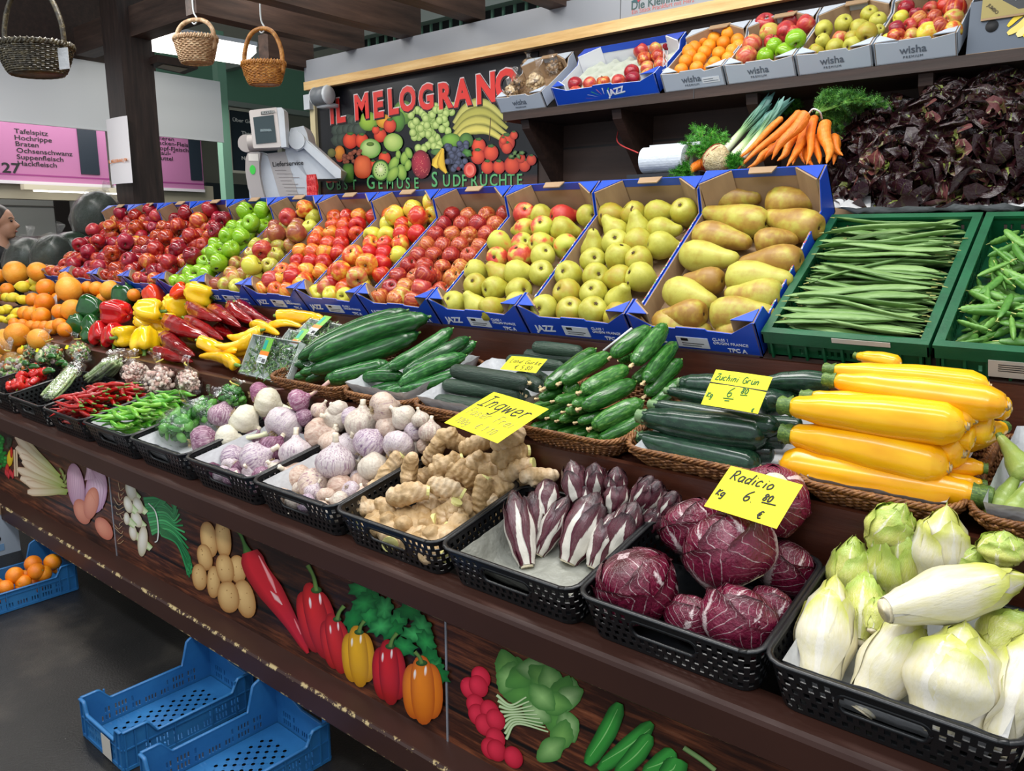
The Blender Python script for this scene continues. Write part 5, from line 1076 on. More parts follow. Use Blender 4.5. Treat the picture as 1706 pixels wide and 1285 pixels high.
CHR = rod('red_chili', [(0, .5), (.05, .9), (.3, 1), (.6, .8), (.85, .5), (1, .08)], m_chr, 12, 22, 1.4, lambda a, t: 1+.06*math.sin(t*20+a), [rodpart('stem', -.14, .02, .22, .55, stemg)], wig=.5)
m_chg = skin('green_chili_skin', ['3f8a1c', '5aa528', '84bd40'], scale=1.3, rough=.16, var=.5, coat=.3)
CHG = rod('green_chili', [(0, .5), (.05, .9), (.3, 1), (.6, .82), (.85, .5), (1, .08)], m_chg, 12, 22, 1.8, lambda a, t: 1+.06*math.sin(t*20+a), [rodpart('stem', -.14, .02, .22, .5, stemg)], wig=.7)
m_fb = skin('flat_bean_skin', ['587c3e', '6b8e4c', '84a464'], scale=1.4, rough=.45, var=.45, stretch=(5, 1, 1), bump=.2, bscale=5)
FB = rod('flat_bean', [(0, .1), (.05, .55), (.15, .95), (.5, 1), (.85, .9), (.95, .5), (1, .08)], m_fb, 10, 28, .7, lambda a, t: 1+.05*math.sin(t*44), sx=.32, wig=.2, parts=[rodpart('bean_tip', .99, 1.03, .12, .05, skin('bean_tip_tan', ['b8b06a', '9aa050'], rand=False))])
m_pea = skin('pea_pod_skin', ['477c2e', '5a8e3a', '74a44c'], scale=1.4, rough=.34, var=.45, stretch=(4, 1, 1))
PEA = rod('pea_pod', [(0, .15), (.08, .7), (.25, 1), (.75, 1), (.92, .7), (1, .1)], m_pea, 10, 20, .4, lambda a, t: 1+.08*math.sin(t*40), sx=.6, parts=[rodpart('stalk', -.10, .02, .10, .18, skin('pea_stalk', ['a3b45a', 'c4c47a'], rand=False))])
m_car = skin('carrot_skin', ['e06c12', 'ec7f1e', 'f4963a'], scale=1.4, rough=.4, var=.25, stretch=(14, 1, 1), bump=.25, bscale=5)
CAR = rod('carrot', [(0, .6), (.03, .92), (.2, 1), (.6, .72), (.85, .40), (.95, .2), (1, .05)], m_car, 14, 26, .4, lambda a, t: 1+.03*math.sin(t*60), wig=.3)
m_abx = skin('leek_skin', ['e2ead2', 'b9cf9a', '6f9a6c', '4a7468'], [.0, .3, .6, 1], scale=1, rough=.4, var=0, rand=False, stretch=(.6, 4, 4))
def leek():
    t = NT('leek_leaf'); v = t.coords((1, 5, 5)); sp = t.n('ShaderNodeSeparateXYZ'); t.l(t.tc.outputs['Object'], sp.inputs[0]); f = t.noise(v, 2)
    c = t.ramp(t.math('ADD', sp.outputs[0], t.math('MULTIPLY', f, .15)), [srgb('eef0e0'), srgb('d5e2b4'), srgb('7fa568'), srgb('4f7f66'), srgb('5b8a86')], [.08, .3, .45, .65, 1]); m = t.fin(c, .35)
    mb = MB()
    def slab(x0, x1, R, cy, cz, flat_, ang, n=16, seg=12):
        v = []; f = []; ca, sa = math.cos(ang), math.sin(ang)
        for i in range(n+1):
            t = i/n; x = x0+(x1-x0)*t; r = R(t)
            for j in range(seg): a = 2*PI*j/seg; p, q = math.cos(a)*r, math.sin(a)*r*flat_; v.append((x, cy(t)+p*ca-q*sa, cz(t)+p*sa+q*ca))
        for i in range(n):
            for j in range(seg): a = i*seg+j; b = i*seg+(j+1) % seg; f.append((a, a+seg, b+seg, b))
        f.append(tuple(range(seg))); f.append(tuple(n*seg+j for j in range(seg-1, -1, -1))); mb.add((v, f))
    slab(0, .55, interp([(0, .8), (.05, 1), (.6, .9), (1, .8)]), lambda t: 0, lambda t: 0, 1, 0)
    for k in range(7):
        a = k*2*PI/7; dy, dz = math.cos(a), math.sin(a)
        slab(.34, .86+.03*(k % 5), interp([(0, .7), (.4, 1.15), (.8, .8), (1, .12)]), lambda t, dy=dy: dy*(.35+1.3*t*t), lambda t, dz=dz: dz*(.35+1.0*t*t), .16, a+PI/2)
    return ('leek', mb.mesh('leek', m), [])
LEEK = leek()
# leaves with ribs and veins
def leafmat(name, cols, rib, w0, w1, vn=9, vw=.18, tip=None, ts=.6, rough=.35, slope=.55, vein=.6, base=None, bs=.0, bump=.3, var=.2, edge=None):
    t = NT(name); vec = t.coords((1, 1, 1)); f = t.noise(vec, 6, 4); f = t.math('ADD', t.math('MULTIPLY', t.math('SUBTRACT', f, .5), 1.8), t.math('ADD', .5, t.math('MULTIPLY', t.math('SUBTRACT', t.rand, .5), var)))
    uv = t.n('ShaderNodeUVMap'); sp = t.n('ShaderNodeSeparateXYZ'); t.l(uv.outputs[0], sp.inputs[0]); u, v = sp.outputs[0], sp.outputs[1]
    au = t.math('MULTIPLY', t.math('ABSOLUTE', t.math('SUBTRACT', u, .5)), 2.0)
    c = t.ramp(f, [srgb(x) for x in cols])
    if tip: c = t.mix(t.mrange(t.math('ADD', v, t.math('ADD', t.math('MULTIPLY', au, .25), t.math('MULTIPLY', f, .12))), ts, min(ts+.35, 1.3)), c, srgb(tip))
    w = t.math('ADD', t.math('MULTIPLY', t.math('POWER', t.math('SUBTRACT', 1.0, v, True), 1.2), w0), w1)
    nz = t.noise(vec, 13, 3); m1 = t.mrange(t.math('SUBTRACT', t.math('ADD', au, t.math('MULTIPLY', t.math('SUBTRACT', nz, .5), .18)), w), -.02, .05, 1, 0)
    k = t.math('FRACT', t.math('MULTIPLY', t.math('SUBTRACT', v, t.math('MULTIPLY', au, slope)), vn)); k = t.math('ABSOLUTE', t.math('SUBTRACT', k, .5))
    m2 = t.math('MULTIPLY', t.mrange(t.math('ADD', k, t.math('MULTIPLY', t.math('SUBTRACT', nz, .5), .2)), vw*.5, vw*.5+.05, 1, 0), t.math('MULTIPLY', vein, t.mrange(au, .75, 1.0, 1, .1)))
    c = t.mix(t.math('MAXIMUM', m1, m2), c, srgb(rib))
    if edge: c = t.mix(t.mrange(au, .8, 1), c, srgb(edge))
    t.bump(t.math('ADD', nz, m2), bump, .006); return t.fin(c, rough, coat=.15)
def bud_leaf(mb, ang, half, R, X, lift, nu=10, nv=16, wa=None, curl=.08, wr=.0, seed=0, v0=0., v1=1., tipout=0, mi=0):
    wa = wa or interp([(0, .55), (.4, 1), (.75, .85), (.93, .45), (1, .06)]); v = []; uv = []; f = []
    for j in range(nv+1):
        t = j/nv; tt = v0+(v1-v0)*t
        for i in range(nu+1):
            s = i/nu*2-1; a = ang+s*half*wa(t); r = R(tt)*(1+lift+curl*s*s*t)+tipout*max(0, t-.7)**2
            q = Vector((X(tt), math.cos(a)*r, math.sin(a)*r)); 
            if wr: nn = mnoise.noise(q*3.2+Vector((seed*7.3, 0, 0)))*wr+mnoise.noise(q*9+Vector((seed*3.1, 5, 0)))*wr*.4*abs(s); q = Vector((q.x+nn*.5*(abs(s) > .5), q.y*(1+nn), q.z*(1+nn)))
            v.append(tuple(q)); uv.append((.5+s*.5, max(t, .001)))
    for j in range(nv):
        for i in range(nu): a = j*(nu+1)+i; f.append((a, a+1, a+nu+2, a+nu+1))
    mb.add((v, f), mi, uv=uv)
def bud(name, mat, R, X=lambda t: t, nleaf=8, half=(.95, 1.25), lifts=.16, wr=.05, tipout=.3, seed=0, root=None, leafname='outer_leaf', core=True, tips=(.80, 1.04)):
    r = random.Random(seed); parts = []; mb = MB()
    v = []; n = 18; fc = []; uv = []
    for j in range(n+1):
        for i in range(16): a = 2*PI*i/16; q = R(j/n)*.97; v.append((X(j/n), q*math.cos(a), q*math.sin(a))); uv.append((.5+.5*abs(math.sin(a*2)), max(j/n, .001)))
    for j in range(n):
        for i in range(16): a = j*16+i; b = j*16+(i+1) % 16; fc.append((a, a+16, b+16, b))
    fc.append(tuple(range(16))); fc.append(tuple(n*16+i for i in range(15, -1, -1)))
    mb.add((v, fc), uv=uv); core_m = mb.mesh(name, mat)
    for k in range(nleaf):
        m2 = MB(); out = k/(nleaf-1); bud_leaf(m2, k*2.399+r.uniform(-.2, .2), r.uniform(*half), R, X, .02+lifts*out, wr=wr, seed=seed*11+k, v1=tips[1]-(tips[1]-tips[0])*out+r.uniform(-.03, .03), tipout=tipout*(.4+out))
        parts.append((leafname, m2.mesh(leafname, mat)))
    if root: m3 = MB(); m3.add(tube([(X(0)-.02, 0, 0), (X(0)+.05, 0, 0)], lambda t: R(.02)*.9, 12)); parts.append(('root_end', m3.mesh('root_end', root)))
    return (name, core_m, parts)
Rsp = interp([(0, .48), (.15, .72), (.42, 1), (.7, .82), (.9, .40), (1, .06)])
rootm = skin('cut_root', ['d8c7a0', 'efe6cc'], rand=False, rough=.6)
m_rch = leafmat('red_chicory_leaf', ['42081e', '560e28', '340616'], 'd8d2c6', .78, -.08, 15, .10, '2c0a18', .85, slope=-1.3, vein=.35, rough=.25)
RCH = [bud('red_chicory', m_rch, interp([(0, .5), (.2, .78), (.5, 1), (.75, .85), (.92, .5), (1, .1)]), nleaf=7, half=(.8, 1.1), seed=k, root=rootm, tipout=.9, tips=(.78, 1.05), wr=.07) for k in (1, 2, 3)]
m_end = leafmat('pale_chicory_leaf', ['dfd8c6', 'ded6b8', 'dad0a2'], 'e2dccd', .2, .01, 16, .05, 'c6c85e', .80, slope=-1.1, vein=.25, rough=.3, bump=.15)
m_end2 = leafmat('green_chicory_leaf', ['d8d484', 'c6ca5e', 'dcd69c'], 'e0dcba', .12, .01, 13, .07, 'a9c050', .72, slope=-1.0, vein=.4, rough=.3, bump=.3)
END = [bud('white_chicory', m_end, Rsp, nleaf=7, half=(1.0, 1.35), lifts=.08, seed=k, root=rootm, tipout=.30, wr=.022) for k in (4, 5)]
END2 = [bud('white_chicory', m_end2, Rsp, nleaf=9, half=(.9, 1.3), lifts=.2, seed=k, root=rootm, tipout=.9, wr=.08) for k in (6, 7)]
m_rad = leafmat('radicchio_leaf', ['4a0a20', '64112c', '7a1e3c', '3a0816'], 'd2bcbc', .13, .002, 5, .03, '46121c', .9, slope=.9, vein=.6, rough=.2, bump=.5)
Rball = lambda t: max(.16, math.sin(PI*(.07+.90*t))**.62); Xball = lambda t: -.90*math.cos(PI*(.07+.90*t))
RAD = [bud('radicchio', m_rad, Rball, Xball, nleaf=7, half=(1.25, 1.7), lifts=.14, wr=.09, tipout=.6, seed=k, root=rootm, tips=(.60, .98)) for k in (8, 9, 10)]
m_let = leafmat('red_lettuce_leaf', ['2c1216', '421a20', '5c2a2c', '744a3a'], '8a9a4a', .10, .0, 6, .06, '2a1216', .55, slope=.6, vein=.12, rough=.22, bump=.6, var=.5)
m_let2 = leafmat('green_lettuce_leaf', ['7f9a3a', '93a848', '5a5a34'], 'c9d49a', .12, .0, 6, .10, '6a3a3a', .75, slope=.6, vein=.5, rough=.3, bump=.6)
def frill_leaf(mb, base, dirv, L, wd, curl, seed, mi=0, nu=14, nv=12, frill=.11, up=Vector((0, 0, 1))):
    d = Vector(dirv).normalized(); sd = d.cross(up); 
    if sd.length < .1: sd = Vector((1, 0, 0))
    sd.normalize(); nn = sd.cross(d); v = []; uv = []; f = []; W0 = interp([(0, .22), (.3, .55), (.65, 1), (1, 1)]); W_ = lambda t: W0(t)*(math.sqrt(max(.02, 1-max(0, (t-.66)/.36)**2)))
    for j in range(nv+1):
        t = j/nv; c = Vector(base)+d*(L*t)+nn*(curl*L*(-t*t)+.10*L*t)
        for i in range(nu+1):
            s = i/nu*2-1; e = abs(s)**2*.9+max(0, t-.7)*1.4; fr = frill*1.4*wd*e*math.sin(s*6+t*8+seed*1.7)+frill*.5*wd*e*math.sin(t*14+seed+s*4)
            q = c+sd*(s*wd*W_(t)*.5*(1+.06*math.sin(t*11+seed)))+nn*(fr+.16*wd*s*s+.16*mnoise.noise(Vector((s*2.4, t*3.2, seed)))+.06*mnoise.noise(Vector((s*6, t*8, seed))))
            v.append(tuple(q)); uv.append((.5+s*.5, max(t, .001)))
    for j in range(nv):
        for i in range(nu): a = j*(nu+1)+i; f.append((a, a+1, a+nu+2, a+nu+1))
    mb.add((v, f), mi, uv=uv)
def lettuce(seed, green=0):
    r = random.Random(seed); parts = []; 
    for ring, (n, el, L, wd) in enumerate(((7, 10, 1.0, 1.25), (7, 34, .98, 1.25), (6, 56, .9, 1.15), (4, 78, .8, 1.0))):
        for k in range(n):
            a = 2*PI*(k+ring*.37)/n+r.uniform(-.2, .2); e = math.radians(el+r.uniform(-8, 8)); d = Vector((math.cos(a)*math.cos(e), math.sin(a)*math.cos(e), math.sin(e)))
            mb = MB(); frill_leaf(mb, d*.08, d, L*r.uniform(.85, 1.1), wd*r.uniform(.85, 1.15), .32 if ring < 3 else -.15, r.random()*20); g = r.random() < green
            parts.append(('leaf', mb.mesh('leaf', m_let2 if g else m_let)))
    mb = MB(); mb.add(sphere((0, 0, .08), .2)); return ('red_oakleaf_lettuce', mb.mesh('heart', m_let), parts)
LET = [lettuce(1, .04), lettuce(2, .0), lettuce(3, .12)]
# garlic
def garlic(name, cols, stretch=(3, 3, .5), stemcol=None, stemlen=1.1, sr=.17, white_roots=True, cl=9):
    m = skin(name+'_skin', cols, None, 2.2, stretch, 4, .42, var=.3, bump=.25, bscale=6)
    def fn(t, v, p):
        k = 1+.07*abs(math.cos(cl*t/2))*math.sin(PI*min(1, v*1.15))-.035; return (p[0]*k, p[1]*k, p[2])
    pr = [(.08, -.62), (.30, -.72), (.62, -.68), (.88, -.42), (1, -.05), (.95, .28), (.74, .56), (.45, .76), (.26, .92), (.20, 1.05)]
    mb = MB(); mb.add(lathe([(sr, 1.0), (sr*.9, 1.2), (sr*.85, 1.0+stemlen*.6), (sr*1.0, 1.0+stemlen), (sr*.5, 1.02+stemlen)], 10, lambda t, v, p: (p[0]+.3*max(0, p[2]-1.1)**1.4*.5, p[1], p[2])))
    st = ('stem', mb.mesh('stem', skin((stemcol and 'gstem_'+stemcol[0]) or 'garlic_stem', stemcol or ['d9c9ae', 'ece2d0'], rand=False, scale=2, stretch=(4, 4, .4), rough=.5)))
    mb = MB()
    for k in range(26): a = k*2.4; q = .05+.2*((k*7) % 10)/10; mb.add(tube([(q*math.cos(a), q*math.sin(a), -.66), (q*1.5*math.cos(a), q*1.5*math.sin(a), -.82-.05*(k % 3))], .014, 4))
    rt = ('roots', mb.mesh('roots', skin('root_fibres', ['8a7348', 'bfa878'], rand=False)))
    return lat_tpl('garlic_bulb', pr, m, 36, fn, [st, rt])
G_P = garlic('purple_garlic', ['4a1e3a', '66344e', '90687e', 'c0aab0'], (5, 5, .25), None, .3)
G_W = garlic('white_garlic', ['b9ab9c', 'cdc2b2', 'a89088'], (3, 3, .4), None, .35)
G_WS = garlic('fresh_white_garlic', ['c4bb9c', 'd3ccb6', 'dbd4c0'], (3, 3, .4), ['dfe3a8', 'ecebcf'], 2.0, .20)
G_PS = garlic('fresh_purple_garlic', ['743a56', '925474', 'c4aab2'], (4, 4, .3), ['b5728a', 'd8c79c'], 1.9, .18)
G_V = garlic('violet_white_garlic', ['7c5e7c', 'b4a2ac', 'cdc2c0', '967c8c'], (5, 5, .25), None, .5)
G_K = garlic('pinkish_garlic', ['a88676', 'bea392', 'cdb9a8', '98747a'], (3, 3, .4), None, .4)
# ginger: lumpy rhizomes
m_gin = skin('ginger_skin', ['9c7c50', 'b99a6e', 'cdb08a', 'd8c2a2'], [.1, .45, .75, 1], scale=16, stretch=(1, 1, 1), rough=.55, var=.2, bump=.35, bscale=60, sss=.0)
m_gcut = skin('ginger_cut', ['d6d07c', 'e3dd98'], rand=False, scale=30, rough=.4)
def ginger(seed):
    r = random.Random(seed); L = []; L.append(tube([(-.075, 0, 0), (-.03, .006, .004), (.02, -.004, .0), (.07, .006, .006)], interp([(0, .014), (.1, .032), (.4, .040), (.7, .037), (.92, .027), (1, .024 if seed % 2 else .010)]), 14, n=16, fn=lambda a, t: 1+.05*math.sin(t*26), sy=.85))
    for k in range(r.choice((2, 3, 4))):
        x = r.uniform(-.055, .06); a = r.uniform(0, 2*PI); d = Vector((r.uniform(-.5, .5), math.cos(a), math.sin(a)*.7)).normalized(); Ln = r.uniform(.036, .058); R0 = r.uniform(.020, .029)
        L.append(tube([Vector((x, 0, 0)), Vector((x, 0, 0))+d*Ln*.6, Vector((x, 0, 0))+d*Ln+Vector((r.uniform(-.012, .012), 0, 0))], interp([(0, R0), (.6, R0), (.9, R0*.8), (1, R0*.25)]), 12, n=10))
    me = bake(L, .0032, [m_gin], 'ginger_root', 3, lambda c: tuple(.0016*math.sin(c.x*260+3*math.sin(c.y*60)) * q for q in (0, (1 if c.y > 0 else -1)*.7, (1 if c.z > 0 else -1)*.7)))
    parts = []
    mb = MB(); mb.add(tube([(.062, 0, .005), (.0722, .002, .006)], lambda t: .0225, 14)); parts.append(('cut_face', mb.mesh('cut_face', m_gcut, False)))
    return ('ginger_root', me, parts if seed % 2 else [])
GIN = [ginger(s) for s in (1, 2, 3, 4, 5)]
# ---------------------------------------------------------------- laying out the goods
def nth(k): return ORD[k] if k < 20 else str(k+1)
def carton_fill(i, tpl, r, rows, ncol, desc, grp, heap=0, kind='apple', zc=None, tplf=None, yofs=.05, jt=.004, skip=0, rows_pitch=None):
    x0, x1 = bb[i]+.012, bb[i+1]-.018; w = x1-x0; k = 0
    pitch = rows_pitch or (LBOX-.07)/(rows-.4)
    names = {}
    for j in range(rows):
        odd = j % 2; n = ncol-(odd and ncol*2*r > w-r*1.2)
        if n < 2: n = ncol
        sp = (w-2*r)/(ncol-1) if ncol > 1 else 0
        for c in range(n):
            x = x0+r+c*sp+(sp/2 if odd and n < ncol else 0)+jit(jt); y = yofs+j*pitch+jit(jt); h = (zc if zc is not None else .07)+jit(.004)
            t = tplf(j, c) if tplf else tpl; rr = r*rnd.uniform(.93, 1.04)
            inst(t, at(T3.P(x, y, h), rdir(.95), rnd.uniform(0, 6.28), rr), f'{desc}, {nth(j)} row up, {nth(c)} from left'.replace('first from left', 'leftmost'), kind, grp)
    return
def heap_px(i, tplf, pts, zf, r, desc, grp, h=.125, kind='apple'):
    for k, (x, y) in enumerate(pts):
        a, b = zf(x, y); P = T3.hit(a, b, h+jit(.006)); inst(tplf(k), at(P, rdir(.95), rnd.uniform(0, 6.28), r*rnd.uniform(.95, 1.06)), f'{desc}, {nth(k)} from the back', kind, grp)
r4 = .043
carton_fill(0, A_RED, r4, 8, 4, 'red apple in first blue carton from left', 'red apples in the first carton', zc=.075)
carton_fill(1, A_RED, r4, 8, 4, 'red apple in second blue carton from left', 'red apples in the second carton', zc=.075)
carton_fill(2, A_DRK, r4, 8, 4, 'glossy red apple in third blue carton from left', 'glossy apples in the third carton', zc=.075)
carton_fill(3, A_RED, r4, 8, 4, 'red apple in blue carton left of green apples', 'red apples in the fourth carton', zc=.075)
carton_fill(4, A_GRN, r4, 8, 4, 'green apple in fifth blue carton', 'green apples in the fifth carton', zc=.075)
carton_fill(5, A_RUS, r4, 8, 4, 'russet apple in carton right of green apples', 'russet apples in the sixth carton', zc=.072)
carton_fill(6, A_ORR, .041, 9, 4, 'orange-red apple in seventh blue carton', 'orange-red apples in the seventh carton', zc=.066)
carton_fill(7, A_YEL, .041, 9, 4, 'yellow-red apple in eighth blue carton', 'yellow-red apples in the eighth carton', zc=.066)
carton_fill(8, A_GAL, .039, 9, 4, 'small striped apple in ninth blue carton', 'striped apples in the ninth carton', zc=.062)
z = Z(80, 320, 3.554); RA = lambda k: (A_REDS, A_DRK, A_REDS, A_PNK)[k % 4]
heap_px(0, RA, [(430, 125), (520, 140), (605, 110), (645, 140), (370, 205), (525, 210), (300, 290), (460, 290), (235, 355), (385, 365), (155, 430), (310, 445), (485, 405), (410, 460), (495, 470), (270, 225), (190, 310)], z, .047, 'red apple over the two left cartons', 'heaped apples over the left cartons')
heap_px(2, lambda k: (A_RED, A_DRK)[k % 2], [(960, 105), (820, 125), (890, 170), (1040, 160), (770, 200), (700, 270), (845, 260), (1000, 230), (640, 340), (770, 340), (715, 415), (640, 480), (590, 410), (855, 380)], z, .048, 'red apple over the third and fourth cartons', 'heaped apples over the third and fourth cartons')
heap_px(4, lambda k: (A_GRN, A_GRNS)[k % 2], [(1270, 105), (1165, 110), (1205, 185), (1060, 260), (1145, 265), (1085, 340), (990, 360), (1010, 420), (940, 490), (855, 510)], z, .047, 'shiny green apple in fifth carton', 'heaped green apples')
heap_px(5, lambda k: (A_PNK, A_RUS, A_YEL)[k % 3], [(1420, 150), (1350, 245), (1520, 100), (1270, 340), (1470, 240), (1205, 435), (1110, 515), (1215, 560)], z, .049, 'large apple over the russet carton', 'heaped russet apples')
z = Z(400, 300, 3.709)
heap_px(6, lambda k: (A_PNK, A_ORR, A_YEL)[k % 3], [(200, 620), (330, 600), (385, 640), (540, 665), (655, 680), (620, 560), (720, 600), (785, 520), (700, 470)], z, .047, 'big yellow and pink apple heaped at carton front', 'large apples heaped on the seventh and eighth cartons', .118)
heap_px(8, lambda k: (A_PNK, A_GAL, A_YEL)[k % 3], [(1120, 670), (1145, 590), (1100, 735), (1000, 725), (1210, 735)], z, .044, 'larger apple at front of ninth carton', 'larger apples at the front of the ninth carton', .108)
heap_px(7, lambda k: A_YEL, [(1065, 180), (1190, 140), (955, 220), (1100, 230)], z, .045, 'big yellow apple at back of eighth carton', 'yellow apples at the back of the eighth carton', .105)
# pears: bottoms and tips show
def pear_grid(i, tplf, r, rows, ncol, desc, grp, h=.062):
    x0, x1 = bb[i]+.014, bb[i+1]-.02; w = x1-x0; pitch = (LBOX-.09)/(rows-.5)
    for j in range(rows):
        odd = j % 2; n = ncol-(1 if odd else 0); sp = (w-2*r)/(ncol-1)
        for c in range(n):
            x = x0+r+c*sp+(sp/2 if odd else 0)+jit(.006); y = .055+j*pitch+jit(.006); t = tplf(j, c)
            ax = Vector((jit(.9), rnd.uniform(.0, 1), rnd.uniform(-.7, .1))) if rnd.random() < .82 else Vector((jit(.9), -.2, .6))
            P = T3.P(x, y, h+jit(.006)); ax.normalize(); inst(t, at(P-ax*r*.25, ax, rnd.uniform(0, 6.3), r*rnd.uniform(.95, 1.05)), f'{desc}, {nth(j)} row up, {nth(c)} from left', 'pear', grp)
pear_grid(9, lambda j, c: P_GRN if j < 3 or rnd.random() < .25 else P_RED, .046, 7, 4, 'red and green pear in tenth blue carton', 'pears in the tenth carton')
pear_grid(10, lambda j, c: P_GRN, .0475, 7, 4, 'round green pear in eleventh blue carton', 'pears in the eleventh carton')
z = Z(1060, 260, 3.568)
for k, (a, b, pos) in enumerate((((735, 240), (455, 265), 'top left'), ((1070, 275), (765, 280), 'top right'), ((385, 345), (755, 400), 'second from top on the left, tip to the left'), ((755, 375), (1090, 430), 'second from top on the right'), ((680, 500), (355, 470), 'third from top on the left'), ((950, 470), (690, 530), 'third from top on the right, stem towards viewer'), ((600, 640), (285, 580), 'large russet one at left, middle of carton'), ((620, 625), (985, 625), 'fourth from top on the right'), ((300, 740), (530, 745), 'pale one in the middle, base to the right'), ((940, 725), (545, 725), 'orange-brown one on the right'), ((455, 870), (185, 790), 'large pale one at lower left'), ((540, 845), (880, 825), 'yellow one at lower right'), ((165, 945), (425, 940), 'second from bottom on the left'), ((820, 915), (440, 950), 'big reddish-cheeked one at lower right'), ((430, 1060), (105, 990), 'lowest on the left'), ((730, 1010), (480, 1075), 'lowest on the right'))):
    A = T3.hit(*z(*a), .062); B = T3.hit(*z(*b), .066); d = (A-B); L = d.length; r = min(.052, L/3.0); r = max(r, .040)
    q = d.normalized(); inst(P_ABT, at(B+q*r*1.0, q, rnd.uniform(0, 6), r, L/3.63), 'long brown-green pear in right-hand carton, '+pos, 'pear', 'long pears in the right-hand carton')
# beans and peas in the green crates
for k in range(125):
    lay = k/125; y = .05+rnd.random()*.50; L = rnd.uniform(.30, .38); xc = GX[0]+jit(.025); a = jit(.28)+(.5 if rnd.random() < .06 else 0)
    h = .012+lay*.10; A = T3G.P(xc-L/2*math.cos(a), y-L/2*math.sin(a), h+jit(.008)); B = T3G.P(xc+L/2*math.cos(a), y+L/2*math.sin(a), h+jit(.008))
    A.x = max(A.x, GX[0]-.185); B.x = min(B.x, GX[0]+.185)
    if rnd.random() < .5: A, B = B, A
    inst(FB, between(A, B, 1, rnd.choice((1.57, -1.57))+jit(.5), .0165), 'flat green bean heaped with the others in the left green crate', 'bean', 'flat beans in the green crate')
def pile(tpl, n, X0, X1, Y0, Y1, tier, hmax, Lr, th, label, cat, grp, dirf=None, h0=.01, edge=.05):
    for k in range(n):
        x = rnd.uniform(X0, X1); y = rnd.uniform(Y0, Y1); e = min(1, min(x-X0, X1-x, y-Y0, Y1-y)/edge+.35); h = h0+(k/n)*hmax*e; L = rnd.uniform(*Lr)
        a = dirf(k) if dirf else rnd.uniform(0, 6.28); d = Vector((math.cos(a), math.sin(a)))*L/2
        A = tier.P(max(X0-.005, min(X1+.005, x-d.x)), y-d.y, h+jit(.006)); B = tier.P(max(X0-.005, min(X1+.005, x+d.x)), y+d.y, h+jit(.006))
        if (B-A).length < L*.5: continue
        inst(tpl, between(A, B, 1, rnd.uniform(0, 6), th*rnd.uniform(.9, 1.1)), label, cat, grp)
pile(PEA, 260, GX[1]-.175, GX[1]+.175, .05, .56, T3G, .085, (.075, .115), .0105, 'green pea pod among the pods in the right green crate', 'pea pod', 'pea pods in the right green crate')
pile(PEA, 40, GX[2]-.175, GX[2]+.0, .05, .56, T3G, .085, (.075, .115), .0105, 'green pea pod in the crate at the right edge', 'pea pod', 'pea pods in the edge crate')
# ---------------------------------------------------------------- first tier: chicory, radicchio, ginger, garlic, chilies
def RodPx(tpl, zf, tier, a, b, r, ha, hb, label, cat, grp=None, roll=None, s=None):
    A = tier.hit(*zf(*a), ha); B = tier.hit(*zf(*b), hb); rr = r
    if s: rr = r/s/FPX*depth((A+B)/2)
    return inst(tpl, between(A, B, 1, rnd.uniform(0, 6.28) if roll is None else roll, rr), label, cat, grp)
z = Z(1200, 820, 2.763)
def head(tpl, a, b, ha, hb, w, lab, cat='chicory', s=2.763, L=None):
    A = T1.hit(*z(*a), ha); B = T1.hit(*z(*b), hb); rr = w/2/s/FPX*depth((A+B)/2)
    return inst(tpl, between(A, B, 1, rnd.uniform(0, 6.28), rr), lab, cat)
for tpl, a, b, ha, hb, w, lab in ((END[0], (1010, 1290), (1130, 600), .03, .17, 400, 'largest white chicory head, upright at the front of the basket'), (END[1], (440, 960), (530, 385), .03, .16, 250, 'tall white chicory head at the left corner of the basket'), (END[0], (640, 1110), (925, 540), .02, .15, 250, 'white chicory leaning right between the two front upright heads'), (END[1], (765, 545), (1420, 390), .19, .20, 240, 'white chicory lying sideways on top of the heap'), (END[1], (1280, 1230), (1440, 640), .03, .15, 300, 'white-green chicory head at the lower right edge'),
    (END2[0], (585, 520), (620, 205), .05, .15, 190, 'green-tipped chicory head at the back left'), (END2[1], (790, 520), (835, 110), .04, .18, 220, 'big leafy green chicory head at the back, middle'), (END[1], (985, 430), (1045, 65), .07, .16, 240, 'pale chicory head standing at the back right of the heap'), (END2[0], (640, 700), (670, 365), .07, .13, 170, 'small yellow-green chicory behind the left corner head'), (END2[1], (1290, 330), (1310, 180), .08, .12, 180, 'small green leafy head at the far right back'), (END2[0], (1215, 760), (1400, 560), .10, .13, 200, 'yellow-green chicory half hidden at the right'), (END2[1], (720, 260), (850, 55), .08, .14, 190, 'dark green leafy tip rising at the back left'), (END2[0], (1060, 380), (1210, 260), .08, .12, 160, 'small yellow chicory tip behind the lying one'), (END2[1], (700, 640), (750, 480), .12, .15, 110, 'narrow yellow-green chicory tip in the middle')):
    head(tpl, a, b, ha, hb, w, lab)
z = Z(760, 740, 2.92)
